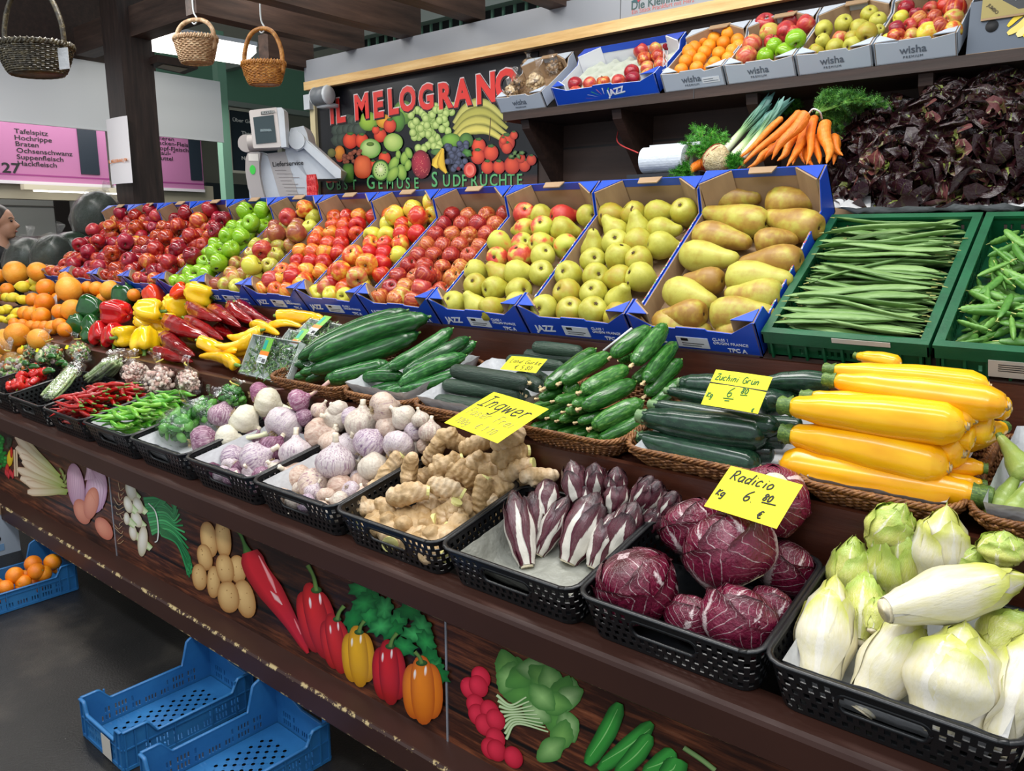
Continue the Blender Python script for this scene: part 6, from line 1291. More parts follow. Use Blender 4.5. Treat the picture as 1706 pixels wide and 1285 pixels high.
for k, (x, y, r, h, ax, lab) in enumerate(((870, 690, 195, .085, (-.3, -.2, .9), 'round radicchio head at the front left of the basket'), (1330, 510, 215, .150, (-.6, .1, .7), 'largest radicchio head, on top with white ribs'), (1385, 860, 185, .080, (.2, .5, .8), 'radicchio head at the front right corner'), (1150, 850, 125, .055, (0, .6, .7), 'small radicchio squeezed between the two front heads'), (1600, 600, 150, .075, (.3, .4, .8), 'dark radicchio head at the right back'), (1150, 400, 150, .12, (-.5, 0, .8), 'ruffled radicchio head behind at the left'), (1535, 270, 165, .19, (-.3, .6, -.9), 'radicchio head with white base behind the Radicio sign'), (1530, 800, 110, .08, (.1, .6, .5), 'brownish radicchio at the right basket edge'))):
    P = T1.hit(*z(x, y), h); rr = r/2.92/FPX*depth(P)*.93; q = Vector(ax).normalized().to_track_quat('X', 'Z').to_matrix().to_4x4(); M = q @ Matrix.Rotation(rnd.uniform(0, 6), 4, 'X') @ Matrix.Diagonal((rr, rr, rr, 1)); M.translation = P
    inst(RAD[k % 3], M, lab, 'radicchio')
pos = ['front left corner, tall', 'second at front left', 'short one leaning right at the front', 'big one in the front middle', 'short one right of the front middle', 'upright one near the radicchio', 'tall one by the radicchio, second row', 'second row, middle', 'back row, top right', 'back row, top middle-left', 'back row at left', 'highest of the back row', 'back row, next to the highest', 'right end, front', 'right end, leaning on the basket', 'right end, back', 'back row middle, half hidden', 'small one behind the front left']
for k, (a, b, w, ha, hb) in enumerate((((345, 595), (275, 225), 135, .02, .15), ((385, 470), (372, 230), 105, .04, .14), ((400, 535), (545, 255), 110, .02, .13), ((545, 575), (690, 235), 180, .02, .15), ((665, 600), (775, 335), 125, .02, .12), ((755, 560), (880, 280), 150, .03, .15), ((880, 470), (1000, 300), 110, .05, .12), ((765, 340), (800, 180), 115, .10, .15), ((870, 340), (955, 155), 115, .10, .16), ((600, 300), (560, 80), 125, .10, .17), ((430, 350), (445, 170), 115, .09, .15), ((680, 260), (675, 90), 105, .11, .17), ((770, 260), (785, 110), 100, .11, .16), ((960, 450), (1040, 290), 110, .05, .11), ((1000, 370), (1070, 230), 105, .07, .12), ((920, 320), (990, 180), 110, .09, .15), ((630, 330), (640, 170), 110, .08, .14), ((480, 420), (500, 250), 100, .05, .12))):
    A = T1.hit(*z(*a), ha); B = T1.hit(*z(*b), hb); inst(RCH[k % 3], between(A, B, 1, rnd.uniform(0, 6), w/2/2.92/FPX*depth((A+B)/2)), 'red and white pointed chicory, '+pos[k], 'chicory')
z = Z(560, 640, 4.265)
GL = [(510, 780, 320, 8, .12), (520, 600, 230, 80, .13), (400, 600, 180, 60, .10), (700, 480, 190, 60, .15), (780, 580, 210, 25, .14), (780, 740, 280, -20, .12), (830, 400, 210, -30, .17), (1000, 430, 230, 20, .17), (1230, 390, 270, 40, .18), (1240, 500, 220, 10, .16), (1050, 560, 290, 15, .14), (1230, 700, 330, -5, .07), (1040, 790, 260, 80, .09), (1450, 660, 170, 0, .06), (900, 640, 170, -35, .12), (210, 880, 220, 10, .06), (390, 880, 200, 40, .06), (430, 980, 200, -10, .035), (620, 900, 280, 25, .06), (780, 920, 250, 55, .06), (880, 970, 230, -70, .045), (740, 1080, 180, 20, .02), (480, 490, 200, 20, .11), (650, 640, 200, 40, .08), (960, 700, 220, 30, .07), (1150, 600, 220, 0, .07), (330, 700, 190, 80, .07), (880, 800, 240, 10, .04), (1120, 880, 180, -50, .05), (640, 700, 240, 0, .05), (1280, 600, 200, 30, .09), (960, 950, 150, -40, .02), (700, 820, 220, 60, .03)]
glab = ['large one in front centre with round buds', 'upright one at left, with smooth top', 'at the left edge of the heap', 'in upper left with oval shape', 'in the middle, wedge-shaped', 'sliced one with broad pale cut face', 'at the top under the sign', 'second at the top under the sign', 'topmost, right beside the sign', 'below the topmost at right', 'long one with two buds at right', 'long one at the back beside the red chicory', 'upright one at right with side knobs', 'round dark one at far right back', 'small knobbly one in the centre', 'hollow broken one at the left front', 'rounded one near the left front', 'small one lowest at left front', 'wide one at the front middle', 'slanted one at the front middle', 'pointed one at the right front', 'lowest one with a green cut', 'behind at upper left', 'deep in the left half', 'deep in the right half', 'under the right pair', 'under the left edge', 'under the front middle', 'by the right rim', 'hidden under the large one', 'between the right pieces', 'by the front right rim', 'under the slanted one']
for k, (x, y, w, ang, h) in enumerate(GL):
    P = T1.hit(*z(x, y), h); d = depth(P); L = w/4.265/FPX*d; a = math.radians(ang); ax = (_R*math.cos(a)+_U*math.sin(a)*.8+_F*rnd.uniform(-.3, .3)).normalized(); q = ax.to_track_quat('X', 'Z').to_matrix().to_4x4(); s = L/.165
    s = min(max(s, .66), 1.0)*1.10; M = q @ Matrix.Rotation(rnd.uniform(0, 6), 4, 'X') @ Matrix.Diagonal((s, s, s, 1)); M.translation = P; inst(GIN[k % 5], M, 'tan ginger root, '+glab[k], 'ginger')
z = Z(300, 500, 3.57)
def gar(t, x, y, r, h, ax, lab, tier=T1):
    P = tier.hit(*z(x, y), h); rr = r/3.57/FPX*depth(P)*1.10; inst(t, at(P, ax, rnd.uniform(0, 6), rr), lab, 'garlic')
def sdir(dx, dy, f=0): return (_R*dx-_U*dy+_F*f).normalized()
for t, x, y, r, h, ax, lab in ((G_P, 140, 840, 88, .07, sdir(.9, -.1, .4), 'dark purple garlic bulb at the left corner, roots to the left'), (G_P, 250, 690, 78, .10, sdir(.2, -.9, .3), 'purple garlic bulb behind the dark one at left'), (G_WS, 380, 715, 88, .13, sdir(.8, .55), 'white garlic bulb with stalk pointing right and down'), (G_WS, 285, 825, 78, .09, sdir(1, -.02), 'white garlic bulb with level stalk, roots to the left'), (G_V, 620, 745, 108, .12, sdir(.5, -.5, .7), 'big striped violet garlic bulb with brown roots in front'), (G_WS, 520, 610, 82, .17, sdir(1, .3), 'white garlic bulb with the longest pale stalk, on top'), (G_PS, 470, 555, 62, .17, sdir(.9, -.12, .3), 'purple garlic bulb at the top left with pale stalk'), (G_PS, 705, 600, 66, .14, sdir(.85, -.4, .2), 'magenta garlic bulb with upright pink stalk'), (G_P, 550, 890, 82, .08, sdir(.4, -.6, .6), 'dark purple garlic bulb in the front right'), (G_V, 455, 950, 98, .07, sdir(.8, -.5), 'white and purple garlic bulb at the front rim'), (G_V, 320, 945, 78, .05, sdir(.8, -.3), 'pale violet garlic bulb beside the front rim'), (G_W, 205, 950, 52, .03, sdir(-.5, -.3), 'small white garlic bulb at the front left'), (G_P, 350, 870, 60, .05, sdir(0, -1), 'purple garlic bulb under the white ones'), (G_P, 730, 815, 48, .06, sdir(.5, -.5), 'small purple bulb at the edge of white garlic'), (G_P, 740, 700, 55, .09, sdir(.6, -.3), 'purple garlic at the right back'), (G_P, 440, 830, 60, .06, sdir(.3, -.6), 'purple garlic in the middle of the basket'), (G_K, 830, 660, 50, .08, sdir(.4, -.6), 'small brownish garlic behind'), (G_P, 560, 690, 60, .08, sdir(0, -1), 'purple garlic under the striped one')):
    gar(t, x, y, r, h, ax, lab)
wl = [(835, 800, 92, .12), (930, 705, 80, .13), (690, 910, 92, .09), (925, 965, 108, .11), (805, 1100, 98, .05), (680, 1060, 88, .05), (580, 1030, 68, .04), (1130, 860, 98, .14), (1085, 735, 98, .16), (1210, 640, 88, .20), (1250, 760, 82, .17), (1330, 700, 72, .19), (1300, 865, 88, .15), (1155, 1000, 92, .09), (1085, 1090, 72, .05), (960, 1130, 90, .04), (1490, 790, 68, .15), (1385, 785, 55, .16), (1430, 710, 50, .17), (1450, 870, 45, .13), (900, 850, 75, .10), (1000, 1000, 70, .07), (1010, 870, 80, .10), (940, 660, 60, .13), (780, 960, 70, .05), (1220, 940, 70, .08), (1380, 880, 60, .10), (1020, 700, 60, .12), (870, 1000, 60, .05)]
wlab = ['big one at the left of the heap', 'behind at the upper left', 'left front, above the rim', 'large white-striped one with upright neck, front centre', 'front one with roots turned right', 'at the front rim, second from left', 'at the front left corner', 'broad one in the middle', 'tall-necked one near the top', 'highest one at the top back', 'pinkish one right of the tall-necked one', 'at the top right of the heap', 'pinkish one above the ginger', 'split one showing white cloves, beside the ginger', 'pink one at the front right corner', 'broken open one at the front with a brown clove', 'round one with dark top beside the ginger sign', 'small one at right back', 'small one at the far back', 'little one next to the ginger', 'in the second row left', 'under the front centre one', 'between the two middle ones', 'white one near the purple stalks', 'low at the left', 'low at the right', 'low next to the ginger', 'behind the middle', 'deep at the front']
for k, (x, y, r, h) in enumerate(wl):
    ax = sdir(jit(.9), -rnd.uniform(.1, 1), jit(.5)); ax = sdir(.05, -1) if k in (3, 8) else ax
    gar((G_K, G_W, G_V, G_W, G_K)[k % 5] if k != 3 else G_V, x, y, r, h, ax, 'whitish garlic bulb, '+wlab[k])
for ti, tpls, r0, lab, grp in ((4, (G_K, G_W, G_V), .030, 'whitish garlic bulb in the lowest layer of the basket', 'lowest whitish garlic bulbs'), (5, (G_P, G_V), .032, 'purple garlic bulb in the lowest layer of the basket', 'lowest purple garlic bulbs')):
    for j in range(5):
        for c in range(5):
            if ti == 5 and j == 4: continue
            x = TRAYX[ti]-.125+c*.0625+(.02 if j % 2 else 0); inst(tpls[(j+c) % len(tpls)], at(T1.P(x, .05+j*.058, .045+jit(.006)), rdir(.95), rnd.uniform(0, 6), r0), lab, 'garlic', grp)
for k in range(22):
    s_ = rnd.uniform(.85, 1.05); M = T1.M(TRAYX[3]+rnd.uniform(-.11, .13), rnd.uniform(.07, .27), .035+jit(.012)) @ Matrix.Rotation(rnd.uniform(0, 6), 4, 'Z') @ Matrix.Diagonal((s_, s_, s_, 1)); inst(GIN[k % 5], M, 'tan ginger root in the lowest layer of the basket', 'ginger', 'lowest ginger roots')
# chilies
for k in range(95):
    lay = k/95; x = TRAYX[8]+rnd.uniform(-.06, .06); y = .03+rnd.random()*.27; L = rnd.uniform(.13, .19)
    a = math.radians(205+jit(35)); h = .05+lay*.13*(1-abs(y-.16)*2.4); d = Vector((math.cos(a), math.sin(a), 0))*L/2
    A = T1.P(x-d.x, y-d.y, h+jit(.01)); B = T1.P(x+d.x, y+d.y, h+jit(.012)); inst(CHR, between(A, B, 1, rnd.uniform(0, 6), .0095), 'long shiny red chili in the heap on the black basket', 'chili', 'red chilies in the basket')
for k in range(60):
    lay = k/60; x = TRAYX[7]+rnd.uniform(-.05, .04); y = .05+rnd.random()*.25; L = rnd.uniform(.15, .21); a = math.radians(200+jit(30)); h = .06+lay*.11*(1-abs(y-.17)*2.0); d = Vector((math.cos(a), math.sin(a), 0))*L/2
    inst(CHG, between(T1.P(x-d.x, y-d.y, h+jit(.01)), T1.P(x+d.x, y+d.y, h+jit(.012)), 1, rnd.uniform(0, 6), .0098), 'long curved green chili in the heap on the black basket', 'chili', 'green chilies in the basket')
m_hab = skin('habanero_skin', ['b81414', 'd4221c', 'e2382a'], scale=1.5, rough=.15, coat=.5)
HAB = lat_tpl('small_red_pepper', [(.05, -.7), (.4, -.75), (.8, -.4), (1, .1), (.9, .5), (.5, .7), (.15, .55)], m_hab, 20, lambda t, v, p: (p[0]*(1+.18*math.cos(4*t+v*5)), p[1]*(1+.18*math.cos(4*t+v*5)), p[2]), [stem(.5, .95, .08, stemg)])
for k in range(26):
    x = TRAYX[10]+rnd.uniform(-.16, .17); y = .05+rnd.random()*.24; inst(HAB, at(T1.P(x, y, .07+k/26*.06), rdir(.9), rnd.uniform(0, 6), .027), 'small wrinkled red pepper in the farthest black basket', 'pepper', 'small wrinkled red peppers')
m_jal = skin('dark_green_chili_skin', ['1c4a1c', '2a6428', '3c7a34'], scale=1.5, rough=.15, coat=.4)
JAL = ('dark_green_chili', rod('x', [(0, .5), (.06, .9), (.4, 1), (.8, .7), (1, .1)], m_jal, 14, 18, .4)[1], [rodpart('stem', -.15, .02, .2, .4, stemg)])
for k in range(9):
    x = TRAYX[10]+rnd.uniform(-.14, .15); y = .22+rnd.random()*.12; L = .09; a = rnd.uniform(-.5, .5); inst(JAL, between(T1.P(x-L/2, y, .10+k*.006), T1.P(x+L/2, y+L*a*.5, .11+k*.006), 1, 0, .017), 'dark green chili behind the small red peppers', 'chili', 'dark green chilies behind the small red peppers')
# ---------------------------------------------------------------- second tier
put_wicker((470, 628), (592, 666), 'wicker basket under the long cucumbers')
put_wicker((592, 666), (708, 694), 'wicker basket under the shorter pale cucumbers')
put_wicker((708, 682), (878, 730), 'wicker basket of dark knobbly cucumbers behind the ginger sign')
put_wicker((878, 722), (1050, 768), 'wicker basket of small snack cucumbers')
put_wicker((1056, 768), (1325, 838), 'wicker basket of green zucchini')
put_wicker((1335, 838), (1606, 892), 'wicker basket of yellow zucchini')
put_wicker((1614, 888), (1800, 935), 'wicker basket of pale green squash at the right edge')
def put_liner2(pxl, pxr, label, hh=.065):
    a = T2.hit(pxl[0], pxl[1], .065); b = T2.hit(pxr[0], pxr[1], .065); obj('paper_liner', liner(b.x-a.x-.05, .372, hh+.014, .006, paper), None, T2.M((a.x+b.x)/2, .21, .01), label=label, cat='paper')
put_liner2((592, 666), (708, 694), 'white paper under the shorter pale cucumbers'); put_liner2((708, 682), (878, 730), 'white paper lining the dark cucumber basket'); put_liner2((1056, 768), (1325, 838), 'white paper lining the green zucchini basket', .035); put_liner2((1335, 838), (1606, 892), 'white scalloped paper lining the yellow zucchini basket', .045); put_liner2((1614, 888), (1800, 935), 'white paper lining the pale squash basket')
def rods(tpl, zf, sc, rows, base, cat, tier=T2):
    for a, b, r, ha, hb, lab in rows: RodPx(tpl, zf, tier, a, b, r*{'zucchini': 1.14, 'cucumber': 1.08}.get(cat, 1), ha, hb, base+', '+lab, cat, s=sc)
z = Z(300, 500, 3.57)
rods(CUC, z, 3.57, (((700, 350), (1350, 62), 50, .13, .22, 'uppermost of the big pile'), ((765, 355), (1480, 100), 66, .13, .20, 'longest, second from the top'), ((775, 425), (1420, 195), 60, .10, .15, 'third from the top'), ((862, 480), (1240, 375), 50, .06, .09, 'lower one pointing to the front right'), ((712, 435), (1200, 300), 40, .07, .10, 'under the three big ones'), ((680, 390), (1150, 230), 42, .09, .13, 'at the left edge behind'), ((680, 460), (1000, 380), 34, .05, .07, 'lowest at the left'), ((745, 480), (1050, 400), 30, .04, .06, 'lowest in the middle'), ((1215, 255), (1380, 180), 40, .10, .12, 'behind the short ones')), 'long dark green cucumber', 'cucumber')
rods(CUC, z, 3.57, (((1240, 405), (1620, 170), 46, .12, .19, 'curved, topmost of the shorter pile'), ((1325, 440), (1720, 225), 44, .11, .17, 'second from top of the shorter pile'), ((1300, 505), (1700, 330), 46, .09, .13, 'third of the shorter pile'), ((1300, 540), (1720, 410), 42, .07, .10, 'fourth of the shorter pile, at the front'), ((1080, 465), (1330, 450), 38, .08, .08, 'short one lying level at the left'), ((1040, 552), (1240, 390), 36, .05, .08, 'slanted at the lower left'), ((1180, 430), (1480, 280), 34, .10, .13, 'behind the curved one'), ((1310, 595), (1600, 530), 36, .04, .05, 'lowest at the right'), ((1180, 575), (1420, 520), 34, .03, .04, 'lowest in the middle'), ((1100, 560), (1350, 500), 30, .04, .05, 'half hidden low at the front'), ((1480, 380), (1760, 250), 40, .10, .15, 'right side of the shorter pile')), 'medium ridged cucumber', 'cucumber')
z = Z(680, 540, 3.412)
rods(CUCD, z, 3.412, (((245, 262), (685, 335), 46, .13, .13, 'top one of the front stack'), ((198, 345), (640, 395), 44, .09, .09, 'middle one of the front stack'), ((150, 440), (560, 500), 50, .05, .05, 'lowest one, partly behind the ginger sign'), ((620, 300), (750, 360), 40, .10, .10, 'short end right of the top one'), ((600, 390), (670, 410), 38, .08, .08, 'small end right of the middle one'), ((710, 130), (990, 160), 38, .12, .12, 'farthest back'), ((660, 175), (960, 205), 38, .10, .10, 'second from back'), ((560, 205), (900, 245), 38, .09, .09, 'behind the small yellow sign'), ((700, 270), (790, 330), 36, .08, .08, 'right of the small sign'), ((330, 360), (700, 440), 44, .045, .045, 'hidden in the lower layer')), 'dark knobbly cucumber', 'cucumber')
rods(MINI, z, 3.412, (((780, 360), (1062, 145), 47, .16, .20, 'upper left, long'), ((872, 332), (1145, 172), 46, .17, .20, 'second in upper row'), ((985, 385), (1250, 250), 50, .15, .17, 'third in upper row'), ((985, 478), (1292, 330), 50, .12, .14, 'middle right'), ((1045, 590), (1335, 440), 54, .08, .11, 'large at front right'), ((1080, 670), (1395, 520), 48, .04, .08, 'lowest at front right'), ((1155, 185), (1375, 20), 46, .20, .25, 'topmost, slanting to the blue carton'), ((1280, 225), (1462, 5), 50, .19, .25, 'beside the topmost, upright'), ((1345, 325), (1518, 110), 46, .15, .19, 'right side, upper'), ((1352, 405), (1552, 205), 44, .11, .16, 'right side, second'), ((1385, 465), (1560, 320), 40, .08, .12, 'right side, third'), ((1200, 210), (1270, 170), 40, .15, .17, 'behind the two top ones'), ((890, 395), (970, 350), 38, .13, .14, 'small end under the second'), ((1280, 330), (1390, 240), 38, .12, .15, 'dark one in the gap')), 'small ridged cucumber', 'cucumber')
for k, (x, y, h) in enumerate(((755, 415, .13), (845, 430, .125), (945, 450, .12), (735, 515, .09), (815, 525, .09), (870, 540, .085), (975, 550, .085), (705, 585, .05), (775, 600, .05), (850, 622, .045), (945, 630, .045), (1025, 645, .04), (690, 480, .10), (905, 490, .10))):
    A = T2.hit(*z(x, y+5), h); A.y = max(A.y-.02, 1.70); d = Vector((.35+jit(.1), .8, .10)).normalized(); inst(MINI, between(A, A+d*.14, 1, rnd.uniform(0, 6), .0175), 'small cucumber pointing its blossom end to the front, '+('upper row, leftmost;upper row, second;upper row, third;middle row, leftmost;middle row, second;middle row, third;middle row, fourth;bottom row, leftmost;bottom row, second;bottom row, third;bottom row, fourth;bottom row, fifth;left edge;under the third').split(';')[k], 'cucumber')
z = Z(1040, 560, 2.562)
rods(ZUC, z, 2.562, (((85, 345), (612, 425), 66, .11, .11, 'shiny, top of the front pair'), ((68, 435), (580, 560), 62, .055, .055, 'speckled, lowest at the front'), ((135, 295), (662, 395), 46, .13, .13, 'speckled, behind the shiny one'), ((240, 200), (420, 215), 46, .15, .15, 'left of the price sign, at the back'), ((600, 200), (885, 205), 46, .16, .16, 'right of the price sign, at the back'), ((190, 235), (470, 290), 34, .13, .13, 'with pale stem, left of sign'), ((740, 255), (570, 290), 56, .12, .12, 'below the sign at right'), ((480, 420), (695, 440), 44, .09, .09, 'behind the front pair at right'), ((400, 500), (642, 500), 40, .05, .05, 'low at the right'), ((560, 360), (760, 385), 36, .09, .09, 'right rear, low'), ((220, 330), (520, 360), 44, .09, .09, 'hidden in the middle')), 'dark green zucchini', 'zucchini')
rods(YZ, z, 2.562, (((1500, 680), (668, 545), 88, .075, .075, 'front lowest with stem to the right'), ((712, 420), (1390, 565), 84, .15, .15, 'front middle with stem to the left'), ((710, 300), (1465, 385), 80, .22, .22, 'front top, level and long'), ((800, 262), (1502, 360), 60, .21, .21, 'just behind the front top one'), ((900, 190), (1640, 300), 68, .24, .24, 'upper back, blunt end with scar'), ((895, 145), (1560, 215), 52, .26, .26, 'highest at the back with cut stem end'), ((995, 85), (1180, 120), 30, .26, .26, 'farthest back with green stem tip'), ((1250, 440), (1455, 505), 66, .14, .14, 'right of the front middle one'), ((1300, 360), (1580, 400), 60, .18, .18, 'right side, upper'), ((1380, 420), (1500, 440), 46, .17, .17, 'right side with dark blossom end'), ((1620, 390), (1440, 450), 50, .13, .13, 'right side with ragged green stem'), ((1535, 565), (1300, 545), 44, .10, .10, 'right side, lower with green stem'), ((1530, 640), (1280, 620), 50, .07, .07, 'right front, lower with green stem'), ((1460, 290), (1655, 315), 44, .19, .19, 'far right end at the back'), ((850, 500), (1300, 560), 60, .05, .05, 'hidden underneath in the middle'), ((900, 400), (1350, 430), 60, .10, .10, 'hidden in the middle layer'), ((950, 280), (1400, 300), 60, .14, .14, 'hidden in the back layer'), ((1000, 230), (1450, 260), 60, .18, .18, 'hidden behind the upper ones')), 'bright yellow zucchini', 'zucchini')
z = Z(1400, 560, 3.778)
rods(LZ, z, 3.778, (((1010, 640), (1170, 890), 78, .14, .10, 'pear-shaped one hanging over the rim'), ((1100, 900), (940, 1190), 90, .09, .05, 'long one at the left of the basket'), ((1190, 930), (1020, 1190), 85, .09, .05, 'striped one with blunt end to the front'), ((1180, 520), (1280, 640), 60, .16, .14, 'small one at the top edge of the photo'), ((1230, 760), (1280, 1000), 80, .10, .06, 'at the right edge')), 'pale green squash', 'squash')
# peppers
z = Z(0, 430, 5.018)
def ball(tpl, zf, sc, x, y, r, h, ax, lab, cat, tier=T2, grp=None, k=1.0):
    P = tier.hit(*zf(x, y), h); rr = r/sc/FPX*depth(P)*k; return inst(tpl, at(P, ax, rnd.uniform(0, 6), rr), lab, cat, grp)
for t, x, y, r, h, ax, lab in ((B_G, 770, 415, 108, .13, sdir(-.9, -.2, .3), 'dark green pepper on top at the left'), (B_G, 1045, 335, 112, .12, sdir(.1, -.9, .3), 'dark green pepper behind the red one'), (B_G, 655, 560, 90, .06, sdir(.3, .9, .3), 'dark green pepper low at the left'), (B_G, 775, 575, 95, .05, sdir(-.5, -.4, .6), 'dark green pepper under the top green one'), (B_G, 745, 650, 70, .03, sdir(-.5, -.4, .6), 'dark green pepper at the board edge'),
    (B_R, 975, 455, 118, .14, sdir(-.95, -.1, .2), 'large glossy red pepper lying on top'), (B_R, 850, 630, 105, .05, sdir(.3, .8, -.6), 'red pepper at the lower left'), (B_R, 955, 650, 105, .05, sdir(.2, .9, -.6), 'red pepper at the lower right'), (B_O, 1290, 325, 98, .13, sdir(-.3, -.8, .3), 'orange-red pepper behind the yellow ones'), (B_O, 1505, 285, 78, .13, sdir(.7, -.5, .2), 'orange-red pepper farther back'),
    (B_Y, 1245, 440, 112, .17, sdir(.9, .1, .2), 'yellow pepper on top in the middle'), (B_Y, 1225, 535, 95, .10, sdir(.9, .3, .2), 'yellow pepper below the top one'), (B_Y, 1480, 395, 108, .13, sdir(.5, .4, .4), 'yellow pepper at the back, second from right'), (B_Y, 1670, 295, 115, .15, sdir(.9, .3, .2), 'yellow pepper at the far right back'), (B_Y, 1055, 650, 105, .05, sdir(-.6, .1, -.6), 'yellow pepper at the front left'), (B_Y, 1215, 690, 118, .055, sdir(.1, .8, -.5), 'large yellow pepper at the front'), (B_Y, 1370, 555, 82, .08, sdir(.8, .2, .3), 'yellow pepper behind the front one'), (B_Y, 1340, 660, 66, .04, sdir(.8, .2, .3), 'small yellow pepper at front right'), (B_Y, 1400, 520, 70, .10, sdir(.8, .2, .3), 'yellow pepper beside the dark red long ones')):
    ball(t, z, 5.018, x, y, r, h, ax, lab, 'bell pepper', k=.92)
z = Z(0, 300, 3.779)
rods(LRP, z, 3.779, (((1195, 795), (1395, 885), 48, .16, .15, 'topmost at left'), ((1335, 810), (1515, 925), 46, .15, .13, 'topmost in the middle'), ((1052, 888), (1315, 995), 58, .12, .10, 'left middle with green stalk'), ((1180, 880), (1405, 1005), 44, .12, .10, 'second row middle'), ((1040, 985), (1225, 1105), 56, .08, .06, 'lower left with green stalk'), ((985, 1075), (1215, 1145), 44, .04, .03, 'lowest at the front'), ((1370, 930), (1470, 985), 40, .09, .08, 'short visible end on the right'), ((1450, 790), (1605, 905), 46, .14, .12, 'right of the top middle one'), ((1500, 780), (1690, 890), 46, .14, .11, 'far right end'), ((1560, 860), (1740, 910), 36, .10, .09, 'behind the yellow pointed ones'), ((1150, 960), (1380, 1060), 50, .06, .05, 'under the stalked ones'), ((1380, 880), (1600, 960), 44, .08, .07, 'under the top pair')), 'long wrinkled dark red pepper', 'long pepper')
z = Z(300, 500, 3.57)
rods(YPP, z, 3.57, (((120, 245), (335, 300), 44, .10, .09, 'curved, left front upper'), ((440, 220), (200, 270), 40, .12, .11, 'middle, lying over the left one'), ((330, 385), (115, 335), 42, .05, .05, 'lowest, green stem to the right'), ((480, 180), (280, 215), 36, .13, .11, 'with round green stem facing front'), ((590, 95), (850, 110), 50, .12, .12, 'crinkled at the far back'), ((535, 155), (735, 165), 26, .12, .12, 'thin behind the herb packs'), ((440, 150), (590, 205), 38, .12, .10, 'behind the stem one'), ((430, 280), (300, 310), 36, .07, .06, 'right of the left front'), ((250, 330), (420, 300), 40, .05, .06, 'hidden in the middle')), 'yellow pointed pepper', 'pointed pepper')
# oranges and lemons
z = Z(0, 430, 5.018)
OR = [(130, 125, 100, .20), (320, 118, 86, .19), (-10, 150, 60, .18), (578, 262, 108, .20), (605, 435, 92, .11), (500, 450, 66, .10), (548, 600, 66, .05), (385, 250, 78, .17), (275, 350, 60, .12), (372, 370, 78, .13), (210, 460, 62, .08), (262, 470, 66, .08), (345, 485, 76, .08), (60, 262, 55, .16), (470, 330, 40, .10), (120, 548, 48, .04), (190, 556, 48, .04), (262, 570, 50, .04), (320, 575, 50, .04), (378, 580, 55, .04), (440, 580, 62, .04), (500, 560, 60, .05), (735, 245, 55, .12), (812, 255, 62, .13), (925, 270, 86, .13), (700, 310, 55, .10), (1120, 310, 55, .10), (860, 350, 60, .09), (560, 180, 70, .17), (250, 230, 50, .14), (440, 430, 50, .07), (640, 330, 50, .10), (0, 300, 60, .13), (330, 420, 50, .08)]
onm = ['huge one at upper left', 'top one next to the watermelon', 'cut by the left photo edge', 'largest one above the others in the middle', 'large one below the largest', 'beside the white paper', 'big one at the lower middle', 'topmost of the small ones', 'second row, left', 'second row, right', 'third row, left', 'third row, second', 'third row, right', 'small one under the huge one', 'half hidden in the gap', 'front row, leftmost', 'front row, second', 'front row, third', 'front row, fourth', 'front row, fifth', 'front row, sixth', 'front row, seventh', 'at the back right, first', 'at the back right, second', 'large one behind the green pepper', 'behind the largest', 'behind the orange-red pepper', 'below the large back one', 'behind the largest, upper', 'behind the lemons', 'low in the gap', 'right behind the large pair', 'at the left edge, lower', 'between the small rows']
for k, (x, y, r, h) in enumerate(OR): ball(NAVEL if r > 80 else ORANGE, z, 5.018, x, y, r, h, rdir(.9), 'orange, '+onm[k], 'orange')
for k, (x, y, r, h, lab) in enumerate(((195, 240, 60, .17, 'topmost, with printed mark'), (110, 330, 52, .13, 'second row left'), (195, 350, 50, .13, 'second row right'), (55, 330, 48, .13, 'second row, far left'), (60, 430, 52, .09, 'third row left'), (150, 455, 50, .08, 'third row right'), (15, 440, 46, .09, 'third row at photo edge'), (285, 195, 46, .15, 'behind the topmost'), (300, 250, 40, .14, 'right of the topmost'), (60, 520, 36, .04, 'front row'), (100, 500, 40, .06, 'front row right'), (10, 510, 36, .05, 'front row at photo edge'))):
    ball(LEMON, z, 5.018, x, y, r, h, sdir(.9, jit(.3), jit(.5)), 'yellow lemon, '+lab, 'lemon', k=.85)
for k, (x, y, r, h, lab) in enumerate(((60, 705, 118, .14, 'biggest, at the front left'), (145, 640, 100, .15, 'behind the biggest'), (325, 680, 92, .10, 'right, beside the bagged salad'), (185, 780, 40, .08, 'yellowish small one behind bags'), (100, 835, 60, .06, 'yellow one above the bags'), (-5, 850, 60, .05, 'at the photo edge'))):
    ball(NAVEL, z, 5.018, x, y, r, h, rdir(.8), 'very large orange, '+lab, 'orange', T1)
P = T2.hit(*z(452, 430), .07); mb = MB(); mb.add(liner(.10, .10, .0) and ([(-.05, 0, -.07), (.03, .01, -.08), (.05, .0, .05), (.0, .02, .09), (-.04, .0, .05), (-.05, .003, -.07), (.03, .013, -.08), (.05, .003, .05), (.0, .023, .09), (-.04, .003, .05)], [(0, 1, 2, 3, 4), (9, 8, 7, 6, 5), (0, 5, 6, 1), (1, 6, 7, 2), (2, 7, 8, 3), (3, 8, 9, 4), (4, 9, 5, 0)])); obj('wrapping_paper', mb.mesh('wrapping_paper', paper, False), M=T(P), label='piece of white wrapping paper between the oranges', cat='paper')
